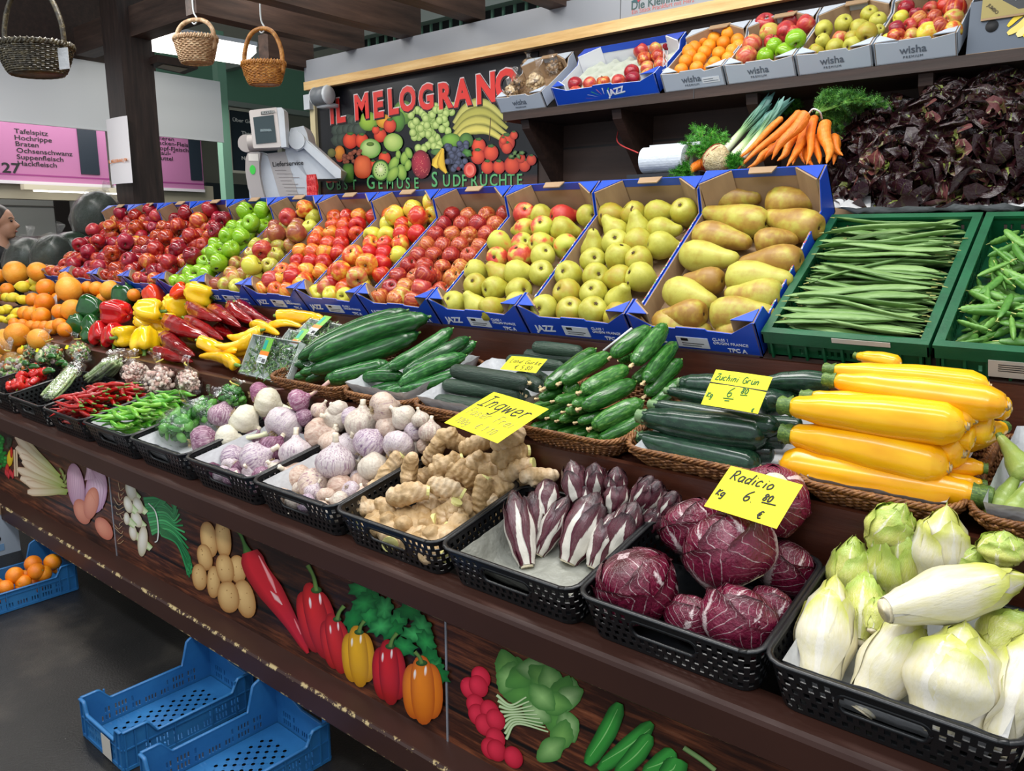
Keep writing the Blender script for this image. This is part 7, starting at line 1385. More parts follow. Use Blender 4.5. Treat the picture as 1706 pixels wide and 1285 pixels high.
# ---------------------------------------------------------------- watermelons behind the oranges
m_wm = skin('watermelon_rind', ['121c16', '1d2a20', '2c3c2e'], rough=.3, scale=1.5, var=.1, stretch=(1, 1, .4)); m_wy = skin('melon_yellow', ['c9a41c', 'd8b82c', '5a7a24'], [0, .6, 1], scale=2, rough=.3, var=0)
film = NT('clear_film'); mx = film.n('ShaderNodeMixShader'); tr = film.n('ShaderNodeBsdfTransparent'); gl = film.n('ShaderNodeBsdfGlossy'); gl.inputs['Roughness'].default_value = .10; gl.inputs['Color'].default_value = (1, 1, 1, 1)
lw = film.n('ShaderNodeLayerWeight'); lw.inputs[0].default_value = .30; tcx = film.n('ShaderNodeTexCoord'); nz = film.n('ShaderNodeTexNoise'); film.l(tcx.outputs['Object'], nz.inputs['Vector']); nz.inputs['Scale'].default_value = 28; nz.inputs['Detail'].default_value = 3; bp = film.n('ShaderNodeBump'); bp.inputs['Strength'].default_value = 1.0; bp.inputs['Distance'].default_value = .02; film.l(nz.outputs[0], bp.inputs['Height']); film.l(bp.outputs[0], gl.inputs['Normal']); film.l(bp.outputs[0], lw.inputs['Normal'])
film.l(film.math('ADD', film.math('MULTIPLY', lw.outputs['Fresnel'], .36), .05), mx.inputs[0]); film.l(tr.outputs[0], mx.inputs[1]); film.l(gl.outputs[0], mx.inputs[2]); film.l(mx.outputs[0], film.t.nodes['Material Output'].inputs['Surface']); film = film.m
def crumple(vf, amp, fr, seed=0):
    v, f = vf; o = Vector((seed*3.3, seed*1.7, 0)); return [tuple(Vector(p)*(1+amp*mnoise.noise(Vector(p)*fr+o)+amp*.6*mnoise.noise(Vector(p)*fr*2.7+o))) for p in v], f
WMP = [(.04, -1.25), (.35, -1.18), (.7, -.9), (.93, -.45), (1, 0), (.93, .45), (.7, .9), (.35, 1.18), (.04, 1.25)]
def melon(px, py, r, Y, ax, lab, wrapped, yellow=False):
    P = atY(px, py, Y); rr = r/FPX*depth(P); mb = MB(); mb.add(lathe(WMP, 28)); M = at(P, ax, 0, rr)
    o = obj('watermelon', mb.mesh('watermelon', m_wm), None, M, label=lab, cat='watermelon')
    if yellow: mb = MB(); mb.add(sphere((.55, -.25, .6), .42, 1, 1, 1.4)); obj('yellow_patch', mb.mesh('yellow_patch', m_wy), o)
    if wrapped: mb = MB(); v, f = lathe([(r_*1.08, z_*1.08) for r_, z_ in WMP]+[(.12, 1.5), (.2, 1.8)], 40); mb.add(crumple((v, f), .09, 3, px)); obj('plastic_wrap', mb.mesh('plastic_wrap', film), o, label='clinging clear film')
    return o
melon(48, 440, 36, 2.20, (.35, 0, .9), 'cut watermelon in clear film with yellow patch, leftmost', True, True); melon(88, 432, 34, 2.28, (.4, .1, .8), 'dark watermelon in shiny film, middle of the row', True); melon(118, 422, 34, 2.42, (.8, .2, .5), 'dark green unwrapped watermelon beside the red apples', False); melon(160, 362, 36, 2.60, (.55, .1, .8), 'big dark watermelon half in clear film, standing on top', True)
# small stands carry the upper fruit at the left end
spart('melon_step', box(XL, -5.72, 2.10, 2.75, 1.20, 1.27), brown_dark)
# ---------------------------------------------------------------- bags and packs
def bits(n, R, sz, mats, seed, flat_=.6):
    r = random.Random(seed); mb = MB()
    for k in range(n):
        while True:
            p = Vector((r.uniform(-1, 1), r.uniform(-1, 1), r.uniform(-1, 1)))
            if .2 < p.length < 1: break
        p = Vector((p.x*R[0], p.y*R[1], p.z*R[2])); q = Euler((r.uniform(0, 6), r.uniform(0, 6), r.uniform(0, 6))).to_matrix().to_4x4(); s = sz*r.uniform(.6, 1.4)
        mb.add(sphere((0, 0, 0), s, 1, r.uniform(.5, 1), flat_*r.uniform(.3, 1), 6, 4), r.randrange(len(mats)), T(p) @ q)
    return mb.mesh('contents', mats)
def bag(M, R, label, cat, contents, knot=(0, 0, 1), seed=0, name='plastic_bag', tie=True):
    o = obj(name, None, None, M, label=label, cat=cat); mb = MB()
    v, f = lathe([(.05, -R[2]), (R[0]*.7, -R[2]*.9), (R[0], -R[2]*.4), (R[0]*1.03, R[2]*.2), (R[0]*.75, R[2]*.75), (R[0]*.3, R[2]*1.1), (.010, R[2]*1.35), (R[0]*.25, R[2]*1.7), (R[0]*.5, R[2]*2.05)], 34)
    v = [(x, y*R[1]/R[0], z) for x, y, z in v]; o_ = Vector((seed*2.1, seed, 0))
    v = [tuple(Vector(p)*(1+.16*mnoise.noise(Vector(p)*22+o_)*(.4 if p[2] < R[2] else 2.2))) for p in v]
    mb.add((v, f[:-1])); obj('film', mb.mesh('film', film), o, label='clear crinkled film')
    c = obj('contents', contents, o, kind='stuff')
    if tie: mb = MB(); mb.add(tube([(-.008, 0, R[2]*1.35), (.02, .004, R[2]*1.36), (.03, 0, R[2]*1.42)], .003, 5)); obj('tie', mb.mesh('tie', flat('yellow_tie', 'd8c860', .5)), o)
    return o
vegm = [flat('zucchini_cut', 'e2e6b4', .4), flat('leek_cut', 'a0c468', .4), flat('carrot_cut', 'd07830', .4), flat('onion_cut', 'c9b6b2', .4), flat('green_cut', '558a3c', .4)]
z = Z(0, 540, 8.03)
ystk = flat('yellow_sticker', 'f0f020', .4)
for k, (x, y, r, h, lab) in enumerate(((1060, 370, 165, .10, 'bag of cut vegetables with a knot, rightmost'), (690, 420, 190, .12, 'bag of cut vegetables with a zucchini slice and yellow sticker'), (430, 360, 130, .12, 'bag of cut vegetables beside the very large oranges'), (200, 590, 230, .10, 'bag of cut vegetables at the front left with yellow sticker'))):
    P = T1.hit(*z(x, y), h); rr = r/8.03/FPX*depth(P); o = bag(at(P, (.1, -.2, .9), k, 1), (rr, rr*.8, rr*.8), lab, 'bag of vegetables', bits(170, (rr*.88, rr*.7, rr*.72), rr*.16, vegm, k), seed=k)
    mb = MB(); mb.add(box(-.014, .014, -.001, .001, -.010, .010)); obj('sticker', mb.mesh('sticker', ystk, False), o, o.matrix_basis.inverted() @ T(P+Vector((-.01, -rr*.83, rr*.45))) @ Matrix.Rotation(-.5, 4, 'X'))
    if k == 1: mb = MB(); mb.add(tube([(0, -.004, 0), (0, .004, 0)], rr*.42, 22)); mi = obj('zucchini_slice', mb.mesh('zucchini_slice', flat('slice_flesh', 'd5d8a8', .4)), o, o.matrix_basis.inverted() @ T(P+Vector((.0, -rr*.80, rr*.1))) @ Matrix.Rotation(-.4, 4, 'X'))
# bagged beans, tomatoes-like pale onions, peppers
beanm = [flat('bean_pale', 'b4c290', .5), flat('bean_green', '98b074', .5)]
def strands(n, L, R, mats, seed):
    r = random.Random(seed); mb = MB()
    for k in range(n): y, z_ = r.uniform(-R, R), r.uniform(-R*.6, R*.6); mb.add(tube([(-L/2*r.uniform(.7, 1), y, z_), (0, y*1.1, z_+r.uniform(-.01, .01)), (L/2*r.uniform(.7, 1), y*.7, z_)], .006, 6, n=6), r.randrange(len(mats)))
    return mb.mesh('contents', mats)
for k, (a, b, lab) in enumerate((((620, 1010), (1010, 590), 'flat clear bag of pale beans leaning in the black basket'), ((1180, 760), (1480, 520), 'knotted clear bag of beans behind the chilies'), ((1330, 740), (1600, 500), 'knotted clear bag of beans, right of the other'))):
    A = T1.hit(*z(*a), .08); B = T1.hit(*z(*b), .15); L = (B-A).length; M = between(A, B, 1, 0, 1); M = Matrix.Translation((A+B)/2) @ (B-A).normalized().to_track_quat('X', 'Z').to_matrix().to_4x4()
    o = obj('plastic_bag', None, None, M, label=lab, cat='bag of beans'); mb = MB(); v, f = tube([(-L/2, 0, 0), (0, 0, 0), (L/2, 0, 0), (L/2+.03, 0, .01), (L/2+.06, 0, .03)], lin([(0, .02), (.1, .045), (.6, .05), (.78, .01), (1, .04)]), 20, n=20, sy=.55); mb.add(crumple((v, f), .08, 25, k)); obj('film', mb.mesh('film', film), o, label='clear crinkled film'); obj('contents', strands(26, L*.9, .032, beanm, k), o, kind='stuff')
z = Z(0, 560, 4.265)
onm_ = [flat('peanut_pink', 'e0c8ba', .5), flat('peanut_cream', 'ecdccc', .5), flat('peanut_rose', 'cfa89c', .5)]
for k, (x, y, r, h, lab) in enumerate(((960, 265, 100, .13, 'bag of pale pink pearl onions, left'), (1140, 320, 125, .12, 'largest bag of pale pink pearl onions, in the middle'), (1340, 320, 105, .10, 'bag of pale pink pearl onions, right'))):
    P = T1.hit(*z(x, y), h); rr = r/4.265/FPX*depth(P); bag(at(P, (.1, -.1, .9), k, 1), (rr, rr*.85, rr*.85), lab, 'bag of onions', bits(230, (rr*.9, rr*.76, rr*.78), rr*.13, onm_, k+5, 1), seed=k+5)
gpm = [flat('padron_green', '3f8a2c', .25), flat('padron_light', '64a844', .25), flat('padron_dark', '2c6a24', .25)]
for k, (x, y, r, h, lab) in enumerate(((1280, 640, 190, .09, 'clear bag of small green peppers at the front of the basket'), (1460, 530, 140, .12, 'clear bag of small green peppers behind'), (1650, 430, 120, .13, 'knotted clear bag of green peppers next to the garlic'))):
    P = T1.hit(*z(x, y), h); rr = r/4.265/FPX*depth(P)*.9; bag(at(P, (.4, .1, .7), k, 1), (rr, rr*.85, rr*.7), lab, 'bag of peppers', bits(60, (rr*.85, rr*.7, rr*.6), rr*.27, gpm, k+9, .8), seed=k+9, tie=k == 2)
herbm = [flat('herb_green', '2c5a28', .5), flat('herb_light', '4f7f3c', .5), flat('herb_stem', '7a9a58', .5)]
z = Z(300, 500, 3.57)
for k, (cn, hs_, lab) in enumerate(((((432, 560), (502, 574), (474, 643), (387, 620)), (.15, .15, .05, .05), 'plastic tray of fresh herbs with colourful label, in front'), (((478, 549), (545, 565), (520, 612), (450, 590)), (.16, .16, .09, .09), 'plastic tray of fresh herbs behind the front one'), (((512, 531), (578, 543), (550, 580), (488, 562)), (.17, .17, .12, .12), 'plastic tray of fresh herbs at the back with green label'))):
    Q = [T2.hit(x, y, h_) for (x, y), h_ in zip(cn, hs_)]; u = ((Q[1]-Q[0])+(Q[2]-Q[3])).normalized(); vv_ = ((Q[0]-Q[3])+(Q[1]-Q[2])); vv_ = (vv_-u*u.dot(vv_)).normalized()
    w = ((Q[1]-Q[0]).length+(Q[2]-Q[3]).length)/2; l = ((Q[0]-Q[3]).length+(Q[1]-Q[2]).length)/2; M = Matrix((u, vv_, u.cross(vv_))).transposed().to_4x4(); M.translation = (Q[0]+Q[1]+Q[2]+Q[3])/4-u.cross(vv_)*.03
    o = obj('herb_tray', None, None, M, label=lab, cat='herb pack')
    mb = MB(); mb.add(box(-w/2, w/2, -l/2, l/2, 0, .004)); 
    for q in ((-w/2, -w/2+.003, -l/2, l/2), (w/2-.003, w/2, -l/2, l/2), (-w/2, w/2, -l/2, -l/2+.003), (-w/2, w/2, l/2-.003, l/2)): mb.add(box(q[0], q[1], q[2], q[3], 0, .03))
    obj('tray', mb.mesh('tray', flat('frosted_tray', 'b9c2bd', .4), False), o)
    r = random.Random(k); mb = MB()
    for i in range(120): x0, y0 = r.uniform(-w*.42, w*.42), r.uniform(-l*.42, l*.42); a = r.uniform(0, 6); mb.add(tube([(x0, y0, .010), (x0+.02*math.cos(a), y0+.02*math.sin(a), .022+r.random()*.012), (x0+.035*math.cos(a), y0+.035*math.sin(a), .018+r.random()*.014)], lambda t: .004*(1-.6*t), 5, n=3, sx=1.6, sy=.4), r.randrange(3))
    obj('herbs', mb.mesh('herbs', herbm, False), o, kind='stuff')
    n = 22; v = []; f = []
    for j in range(n+1):
        for i in range(n+1): xx, yy = (i/n-.5)*w*1.06, (j/n-.5)*l*1.08; v.append((xx, yy, .036+.008*mnoise.noise(Vector((xx*30, yy*30, k)))-.01*(abs(i/n-.5) > .47)))
    for j in range(n):
        for i in range(n): a = j*(n+1)+i; f.append((a, a+1, a+n+2, a+n+1))
    mb = MB(); mb.add((v, f)); obj('film', mb.mesh('film', film), o, label='clear film lid')
    lb = obj('paper_label', None, o, T((-.01, .015, .047))); 
    for nm, bx_, mm in (('label_green', (-.025, .03, .005, .06), flat('label_green', '6fae3a', .4)), ('label_teal', (-.022, .0, .012, .05), flat('label_teal', '1f9a8a', .4)), ('label_orange', (-.03, .03, -.012, .005), flat('label_orange', 'e0802a', .4)), ('label_white', (-.032, .028, -.045, -.012), flat('label_white', 'd8dcdc', .4))):
        mb = MB(); mb.add(box(bx_[0], bx_[1], bx_[2], bx_[3], 0, .0012 if nm != 'label_teal' else .0018)); obj(nm, mb.mesh(nm, mm, False), lb)
    mb = MB()
    for i in range(14): mb.add(box(.0+i*.0018, .0010+i*.0018-.0002, -.042, -.026, .0012, .0016))
    for i in range(3): mb.add(box(-.028, -.004, -.024-i*.006, -.022-i*.006, .0012, .0016))
    obj('print', mb.mesh('print', ink, False), lb)
# ---------------------------------------------------------------- yellow price signs with handwriting
G = {'I': [[(.1, 1), (.5, 1)], [(.3, 1), (.22, 0)], [(0, 0), (.45, 0)]], 'n': [[(.05, .6), (.02, 0)], [(.03, .35), (.2, .6), (.35, .5), (.35, 0)]], 'g': [[(.4, .55), (.15, .6), (.02, .3), (.15, .05), (.38, .2), (.42, .6), (.38, -.35), (.1, -.4)]], 'w': [[(0, .6), (.12, 0), (.25, .5), (.38, 0), (.52, .6)]], 'e': [[(.02, .3), (.38, .35), (.3, .6), (.08, .5), (.02, .2), (.15, 0), (.4, .1)]], 'r': [[(.05, .6), (.03, 0)], [(.04, .4), (.2, .6), (.36, .55)]], 'R': [[(.1, 1), (.02, 0)], [(.0, .9), (.3, 1.05), (.45, .8), (.3, .55), (.08, .5)], [(.15, .5), (.5, 0)]], 'a': [[(.38, .5), (.15, .6), (.0, .3), (.12, 0), (.35, .2), (.4, .6), (.38, .1), (.48, 0)]], 'd': [[(.35, .5), (.12, .55), (.0, .25), (.12, 0), (.33, .15)], [(.48, 1.05), (.36, .1), (.44, 0)]], 'i': [[(.1, .55), (.06, 0)], [(.12, .8), (.15, .84)]], 'c': [[(.38, .5), (.2, .62), (.02, .35), (.1, .02), (.38, .1)]], 'o': [[(.2, .6), (.02, .35), (.12, 0), (.38, .2), (.35, .5), (.18, .6)]], 'Z': [[(.02, .95), (.48, 1), (.05, .05), (.5, .02)], [(.1, .5), (.4, .5)]], 'u': [[(.02, .6), (.05, .1), (.25, 0), (.38, .3), (.4, .6), (.4, 0)]], 'h': [[(.08, 1), (.02, 0)], [(.04, .4), (.22, .58), (.34, .4), (.34, 0)]], 'G': [[(.5, .85), (.25, 1.0), (.02, .6), (.1, .05), (.45, .05), (.5, .42), (.28, .42)]], 'ü': [[(.02, .6), (.05, .1), (.25, 0), (.38, .3), (.4, .6), (.4, 0)], [(.1, .8), (.12, .84)], [(.3, .8), (.32, .84)]], 'K': [[(.08, 1), (.02, 0)], [(.5, .95), (.08, .45), (.45, 0)]], '6': [[(.42, 1.1), (.1, .7), (.0, .25), (.2, 0), (.4, .2), (.3, .48), (.05, .35)]], '.': [[(.08, .02), (.11, .05)]], '8': [[(.35, .95), (.15, 1.0), (.05, .78), (.35, .35), (.3, .02), (.05, .05), (.08, .4), (.38, .75), (.35, .95)]], '0': [[(.2, 1), (.02, .6), (.1, .02), (.35, .1), (.4, .7), (.2, 1)]], '€': [[(.45, .9), (.2, .95), (.05, .5), (.2, .05), (.48, .12)], [(-.05, .62), (.35, .65)], [(-.08, .4), (.32, .42)]], 'F': [[(.05, 1), (.02, 0)], [(.02, 1), (.45, 1)], [(.04, .55), (.32, .55)]], 's': [[(.35, .55), (.1, .58), (.08, .35), (.33, .22), (.25, .0), (.0, .05)]], 'L': [[(.08, 1), (.02, .02), (.42, 0)]], '1': [[(.05, .75), (.25, 1), (.2, 0)]], 'k': [[(.06, 1), (.02, 0)], [(.35, .6), (.05, .3), (.38, 0)]], '_': [[(0, 0), (.5, .03)]], '5': [[(.4, 1), (.1, 1), (.05, .55), (.35, .5), (.3, .05), (.0, .02)]], '/': [[(.4, 1), (0, 0)]], ' ': []}
def hand(txt, x, y, s, ang=0, r=.0011, gap=.62):
    out = []; cx = 0; ca, sa = math.cos(ang), math.sin(ang)
    for ch in txt:
        for st in G.get(ch, []):
            P = [((cx+a+b*.12)*s, b*s) for a, b in st]; out.append([(x+p*ca-q*sa, y+p*sa+q*ca, .0008) for p, q in P])
        cx += gap*(.55 if ch in 'i.' else 1.15 if ch in 'wRG' else 1)
    return out, r
yel = flat('yellow_card', 'e6de08', .6)
def sign(corners, tier, hs, label, writing, name='price_sign', rod_=False):
    """corners: photo points of top-left, top-right, bottom-right, bottom-left with heights above the tier"""
    P = [tier.hit(x, y, h, True) for (x, y), h in zip(corners, hs)]
    o = (P[0]+P[1]+P[2]+P[3])/4; u = ((P[1]-P[0])+(P[2]-P[3])).normalized(); v = ((P[0]-P[3])+(P[1]-P[2])); v = (v-u*u.dot(v)).normalized(); n = u.cross(v)
    w = ((P[1]-P[0]).length+(P[2]-P[3]).length)/2; h = ((P[0]-P[3]).length+(P[1]-P[2]).length)/2
    M = Matrix((u, v, n)).transposed().to_4x4(); M.translation = o; s = obj(name, None, None, M, label=label, cat='price sign')
    mb = MB(); n_ = 10; vv = []; ff = []
    for j in range(n_+1):
        for i in range(n_+1): a, b = i/n_-.5, j/n_-.5; vv.append((a*w, b*h, -.012*(a*a)*w*8*.3-.004*b*b))
    for j in range(n_):
        for i in range(n_): q = j*(n_+1)+i; ff.append((q, q+1, q+n_+2, q+n_+1))
    mb.add((vv, ff)); obj('card', mb.mesh('card', yel), s)
    for k, (strokes, r, col) in enumerate(writing(w, h)):
        mb = MB()
        for st in strokes: mb.add(tube([(x, y, -.012*((x/w)**2)*w*8*.3-.004*(y/h)**2+.0006) for x, y, zz in st], r*1.5, 5, n=max(6, 5*len(st)), sy=.4))
        obj('handwriting', mb.mesh('handwriting', col), s)
    return s
felt = flat('black_felt_pen', '1c1a20', .6); gfelt = flat('green_felt_pen', '2a6a2a', .6); faint = flat('faded_grey_pen', 'a39a50', .6)
def w1(w, h): a, r = hand('Ingwer', -w*.44, h*.10, h*.30); b, _ = hand('Faser Frei', -w*.42, -h*.16, h*.18); c, _ = hand('100g  € 1.10', -w*.40, -h*.40, h*.13); return [(a, .0016, felt), (b, .0011, faint), (c, .0011, faint)]
sign([(805, 648), (897, 680), (846, 738), (757, 708)], T1, (.33, .33, .305, .305), 'yellow handwritten card reading Ingwer, stuck in the ginger', w1)
def w2(w, h): a, _ = hand('Radicio', -w*.40, h*.20, h*.22); b, _ = hand('6.', -w*.08, -h*.16, h*.22); c, _ = hand('80', w*.15, -h*.04, h*.14); d, _ = hand('Kg', -w*.45, -h*.20, h*.14); e, _ = hand('€', w*.20, -h*.42, h*.16); g = [[(w*.16, -h*.09, 0), (w*.34, -h*.07, 0)]]; return [(a, .0012, felt), (b+c+d+e+g, .0012, felt)]
sign([(1207, 775), (1330, 804), (1301, 884), (1183, 843)], T1, (.30, .30, .255, .255), 'yellow handwritten card reading Radicio 6.80, among the radicchio', w2)
def w3(w, h): a, _ = hand('Zuchini Grün', -w*.44, h*.22, h*.17, gap=.58); ln = [[(-w*.5, h*.12, 0), (w*.5, h*.10, 0)]]; b, _ = hand('6.', -w*.12, -h*.2, h*.24); c, _ = hand('80', w*.10, -h*.05, h*.14); d, _ = hand('Kg', -w*.46, -h*.28, h*.13); e, _ = hand('€', w*.38, -h*.48, h*.09); u_ = [[(-w*.16, -h*.25, 0), (w*.02, -h*.24, 0)], [(-w*.12, -h*.31, 0), (-w*.04, -h*.30, 0)], [(w*.10, -h*.10, 0), (w*.22, -h*.09, 0)]]; return [(a, .0009, gfelt), (ln, .0012, felt), (b+c+d+e+u_, .0010, gfelt)]
sign([(1188, 616), (1283, 626), (1266, 691), (1172, 672)], T2, (.24, .24, .18, .18), 'yellow handwritten card reading Zuchini Grün 6.80, between zucchini', w3)
def w4(w, h): a, _ = hand('Land Gurke', -w*.40, h*.02, h*.26); b, _ = hand('€ 5.80', -w*.15, -h*.38, h*.26); return [(a, .0008, felt), (b, .0008, felt)]
G['L'] = G['L']; G['G'] = G['G']
sign([(852, 594), (916, 597), (888, 622), (834, 613)], T2, (.15, .15, .13, .13), 'small yellow handwritten card lying on the dark cucumbers', w4)
P0, P1 = T2.hit(1005, 585, .17), T2.hit(1053, 547, .2); mb = MB(); mb.add(tube([P0, P1], .004, 6)); obj('white_stick', mb.mesh('white_stick', flat('white_plastic', 'd8dad8', .4)), label='thin white plastic sign stick behind the snack cucumbers', cat='stick')
# ---------------------------------------------------------------- top of the stand: carrots, leeks, lettuce, kitchen roll
cb = carton(.60, .40, .10, .10, .10, tan, tan, name='brown_carton', tab=False)
for x, lab in ((-1.55, 'brown carton on the rear counter under celery root and parsley'), (-.98, 'brown carton on the rear counter under the carrots')): inst(cb, T((x, 2.70, 1.533)), lab, 'carton')
z = Z(1220, 0, 3.51)
CARS = (((25, 990), (395, 655), 27, .06, .16, 'longest, slanting at the left'), ((0, 955), (290, 690), 20, .05, .14, 'thin one behind the longest'), ((225, 930), (432, 660), 38, .08, .18, 'thick one, topmost in the middle'), ((320, 970), (440, 735), 34, .05, .12, 'right of the topmost'), ((440, 965), (482, 685), 28, .06, .15, 'narrow, nearly upright'), ((560, 955), (545, 720), 40, .06, .13, 'stout upright one on the right'), ((515, 960), (490, 800), 26, .04, .09, 'short between the two upright ones'), ((180, 930), (305, 790), 26, .04, .10, 'small at left, under the longest'), ((268, 945), (372, 790), 30, .04, .10, 'under the topmost'), ((645, 915), (590, 800), 28, .04, .08, 'at the right end beside the lettuce'), ((90, 985), (210, 880), 20, .03, .06, 'low thin one at the left'), ((470, 975), (430, 850), 26, .03, .06, 'low in the middle'), ((350, 960), (400, 830), 30, .02, .06, 'dark gap one'), ((150, 960), (260, 850), 24, .02, .05, 'low at left, second'), ((420, 960), (400, 820), 26, .02, .06, 'low one behind the narrow one'), ((590, 960), (600, 800), 28, .02, .06, 'low at the right'))
for a, b, r, ha, hb, lab in CARS: RodPx(CAR, z, TT, b, a, r, hb, ha, 'orange carrot, '+lab, 'carrot', s=3.51)
gm = [flat('fern_green', '3f7a2c', .5), flat('fern_light', '5f9a3c', .5), flat('fern_dark', '2a5a20', .5)]
def fern(base, tips, label, cat, name, leaf=.012, n=26, seed=0, stemr=.003, dens=5, mats=gm):
    r = random.Random(seed); o = obj(name, None, None, T(base), label=label, cat=cat); ms = MB(); ml = MB()
    for t in tips:
        t = Vector(t)-Vector(base); mid = t*.55+Vector((0, 0, t.length*.12)); P = smoothpts([Vector((0, 0, 0)), mid, t], n); ms.add(tube(P, stemr, 5))
        for i in range(int(n*.25), n+1):
            for k in range(dens):
                d = Vector((r.uniform(-1, 1), r.uniform(-1, 1), r.uniform(-.8, 1))).normalized(); q = P[i]; L = leaf*r.uniform(1.5, 4.2)
                sd = d.cross(Vector((r.uniform(-1, 1), r.uniform(-1, 1), r.uniform(-1, 1)))).normalized(); mi = r.randrange(3)
                for m in range(4):
                    c = q+d*(L*(m+1)/4); w = leaf*.42*(1-m/5)
                    for s in (-1, 1): tip_ = c+sd*(s*leaf*(1.1-m*.2))+d*leaf*.6; ml.add(([tuple(c-d*w*.5), tuple(tip_), tuple(c+d*w)], [(0, 1, 2)]), mi)
    obj('stalks', ms.mesh('stalks', stemg), o); obj('leaves', ml.mesh('leaves', mats, False), o, kind='stuff'); return o
b_ = TT.hit(*z(490, 665), .16)
tips = [TT.hit(*z(x, y), h) for x, y, h in ((930, 640, .10), (900, 610, .12), (840, 590, .13), (760, 560, .16), (680, 545, .18), (800, 690, .06), (700, 720, .04), (650, 800, .02), (690, 830, .01), (620, 640, .12), (600, 560, .18), (560, 540, .2), (860, 660, .07), (740, 640, .1), (640, 700, .06), (600, 760, .05), (770, 620, .12), (700, 600, .15), (540, 600, .17))]
fern(b_, tips, 'feathery green carrot tops spreading right over the lettuce', 'carrot greens', 'carrot_greens', .0075, 26, 1, dens=7)
mb = MB(); mb.add(tube([b_+Vector((-.018, -.02, 0)), b_+Vector((.0, -.028, .012)), b_+Vector((.02, -.02, .0)), b_+Vector((.018, .01, -.02))], .003, 6, n=12)); obj('white_tie', mb.mesh('white_tie', flat('white_plastic', 'd8dad8', .4)), label='white cable tie around the carrot stalks', cat='cable tie')
for k, ((a, b, c)) in enumerate((((395, 660), 1, 0), ((432, 655), 1, 0), ((482, 685), 1, 0), ((545, 720), 1, 0))): pass
RodPx(LEEK, z, TT, (-60, 900), (250, 555), 0, .04, .18, 'leek with dark blue-green leaves, leftmost', 'leek', s=3.51).scale.yz = (.016, .016)
RodPx(LEEK, z, TT, (-20, 940), (262, 640), 0, .03, .14, 'leek with thick pale shaft, in front', 'leek').scale.yz = (.017, .017)
RodPx(LEEK, z, TT, (60, 920), (345, 545), 0, .03, .19, 'leek with ragged tip behind the carrots', 'leek').scale.yz = (.015, .015)
z = Z(1080, 150, 5.018)
P = TT.hit(*z(570, 585), .05); rr = 118/5.018/FPX*depth(P)
m_cel = skin('celeriac_skin', ['a8956a', 'c9b88c', 'dccfa8'], scale=3, rough=.8, var=0, bump=.6, bscale=9, spots=(9, .2, '6a5534'))
mb = MB(); mb.add(crumple(lathe([(.05, -.9), (.5, -.88), (.9, -.4), (1, .1), (.8, .6), (.4, .95), (.1, 1.1)], 26), .10, 2, 3)); obj('celery_root', mb.mesh('celery_root', m_cel), M=at(P, (.3, -.2, .9), 0, rr), label='knobbly beige celery root tied with red rubber bands', cat='celery root')
cel = bpy.data.objects['celery_root']
for k in range(2): mb = MB(); mb.add(tube([(1.0*math.cos(a)*.98, (.35 if k else -.1)+.15*math.sin(a*2), 1.04*math.sin(a)) for a in [i/30*2*PI for i in range(31)]], .025, 5)); obj('rubber_band', mb.mesh('rubber_band', flat('red_rubber', 'a8242c', .5)), cel)
P = TT.hit(*z(385, 655), .03); A = P+Vector((.01, -.05, -.02)); inst(CAR, between(P+Vector((.02, .06, .02)), A, 1, 0, .024), 'short carrot stub beside the celery root', 'carrot')
for (pts, base, lab, sd) in ((((380, 330), (300, 450), (440, 330), (560, 330), (640, 370), (660, 420), (330, 520), (480, 420), (540, 440), (420, 480), (350, 400)), (470, 580), 'bunch of curly parsley above the celery root', 2), (((200, 700), (260, 650), (310, 620), (330, 690), (270, 700)), (330, 720), 'small curly parsley sprigs at the carton corner', 3), (((690, 560), (740, 545), (770, 590), (700, 620), (720, 640)), (700, 660), 'parsley leaves between celery root and carrots', 4), (((1090, 160), (1160, 130), (1230, 100), (1260, 130)), (1150, 200), 'green parsley leaves behind the carrots', 5)):
    B0 = TT.hit(*z(*base), .05); tp = [TT.hit(*z(*p), .10) for p in pts]; fern(B0, tp, lab, 'parsley', 'parsley', .0075, 14, sd, dens=7, mats=[flat('parsley_green', '3c8a22', .45), flat('parsley_light', '57a832', .45), flat('parsley_dark', '25641a', .45)])
# kitchen roll on a small dispenser
A = atY(1074, 268, 2.80); d = depth(A); L = 70/FPX*d/.9; R_ = 20/FPX*d*1.05
kr = obj('kitchen_roll', None, M=T(A), label='white kitchen roll lying in a holder behind the cartons', cat='kitchen roll')
mb = MB(); v, f = lathe([(R_*.35, 0), (R_, 0), (R_, L), (R_*.35, L)], 32); v = [(z_, y_, x_) for x_, y_, z_ in v]; mb.add((v, [tuple(reversed(q)) for q in f[:-2]])); obj('roll', mb.mesh('roll', skin('tissue_paper', ['c9d2da', 'd8dfe6'], rough=.8, var=0, scale=30, bump=.2, bscale=60), False), kr)
mb = MB(); mb.add(tube([(-.002, 0, 0), (L+.002, 0, 0)], R_*.36, 16)); obj('tube', mb.mesh('tube', flat('grey_core', '8a8078', .8)), kr)
mb = MB(); mb.add(box(.02, L+.05, .0, R_, R_*.9, R_*1.15)); obj('holder', mb.mesh('holder', flat('light_plastic', 'c9ced4', .4), False), kr)
mb = MB(); mb.add(box(-.05, L+.08, -R_, R_, -R_-.10, -R_-.005)); obj('holder_box', mb.mesh('holder_box', flat('dark_metal', '23262c', .4), False), kr)
mb = MB(); P0 = atY(1063, 255, 2.95); P1 = atY(1030, 238, 3.05); P2 = atY(1030, 215, 3.2); mb.add(tube([P0, P1, P2], .003, 5, n=12)); obj('red_white_string', mb.mesh('red_white_string', flat('string_red', 'b83a3a', .6)), label='red and white twine hanging from shelf bracket to kitchen roll', cat='string')
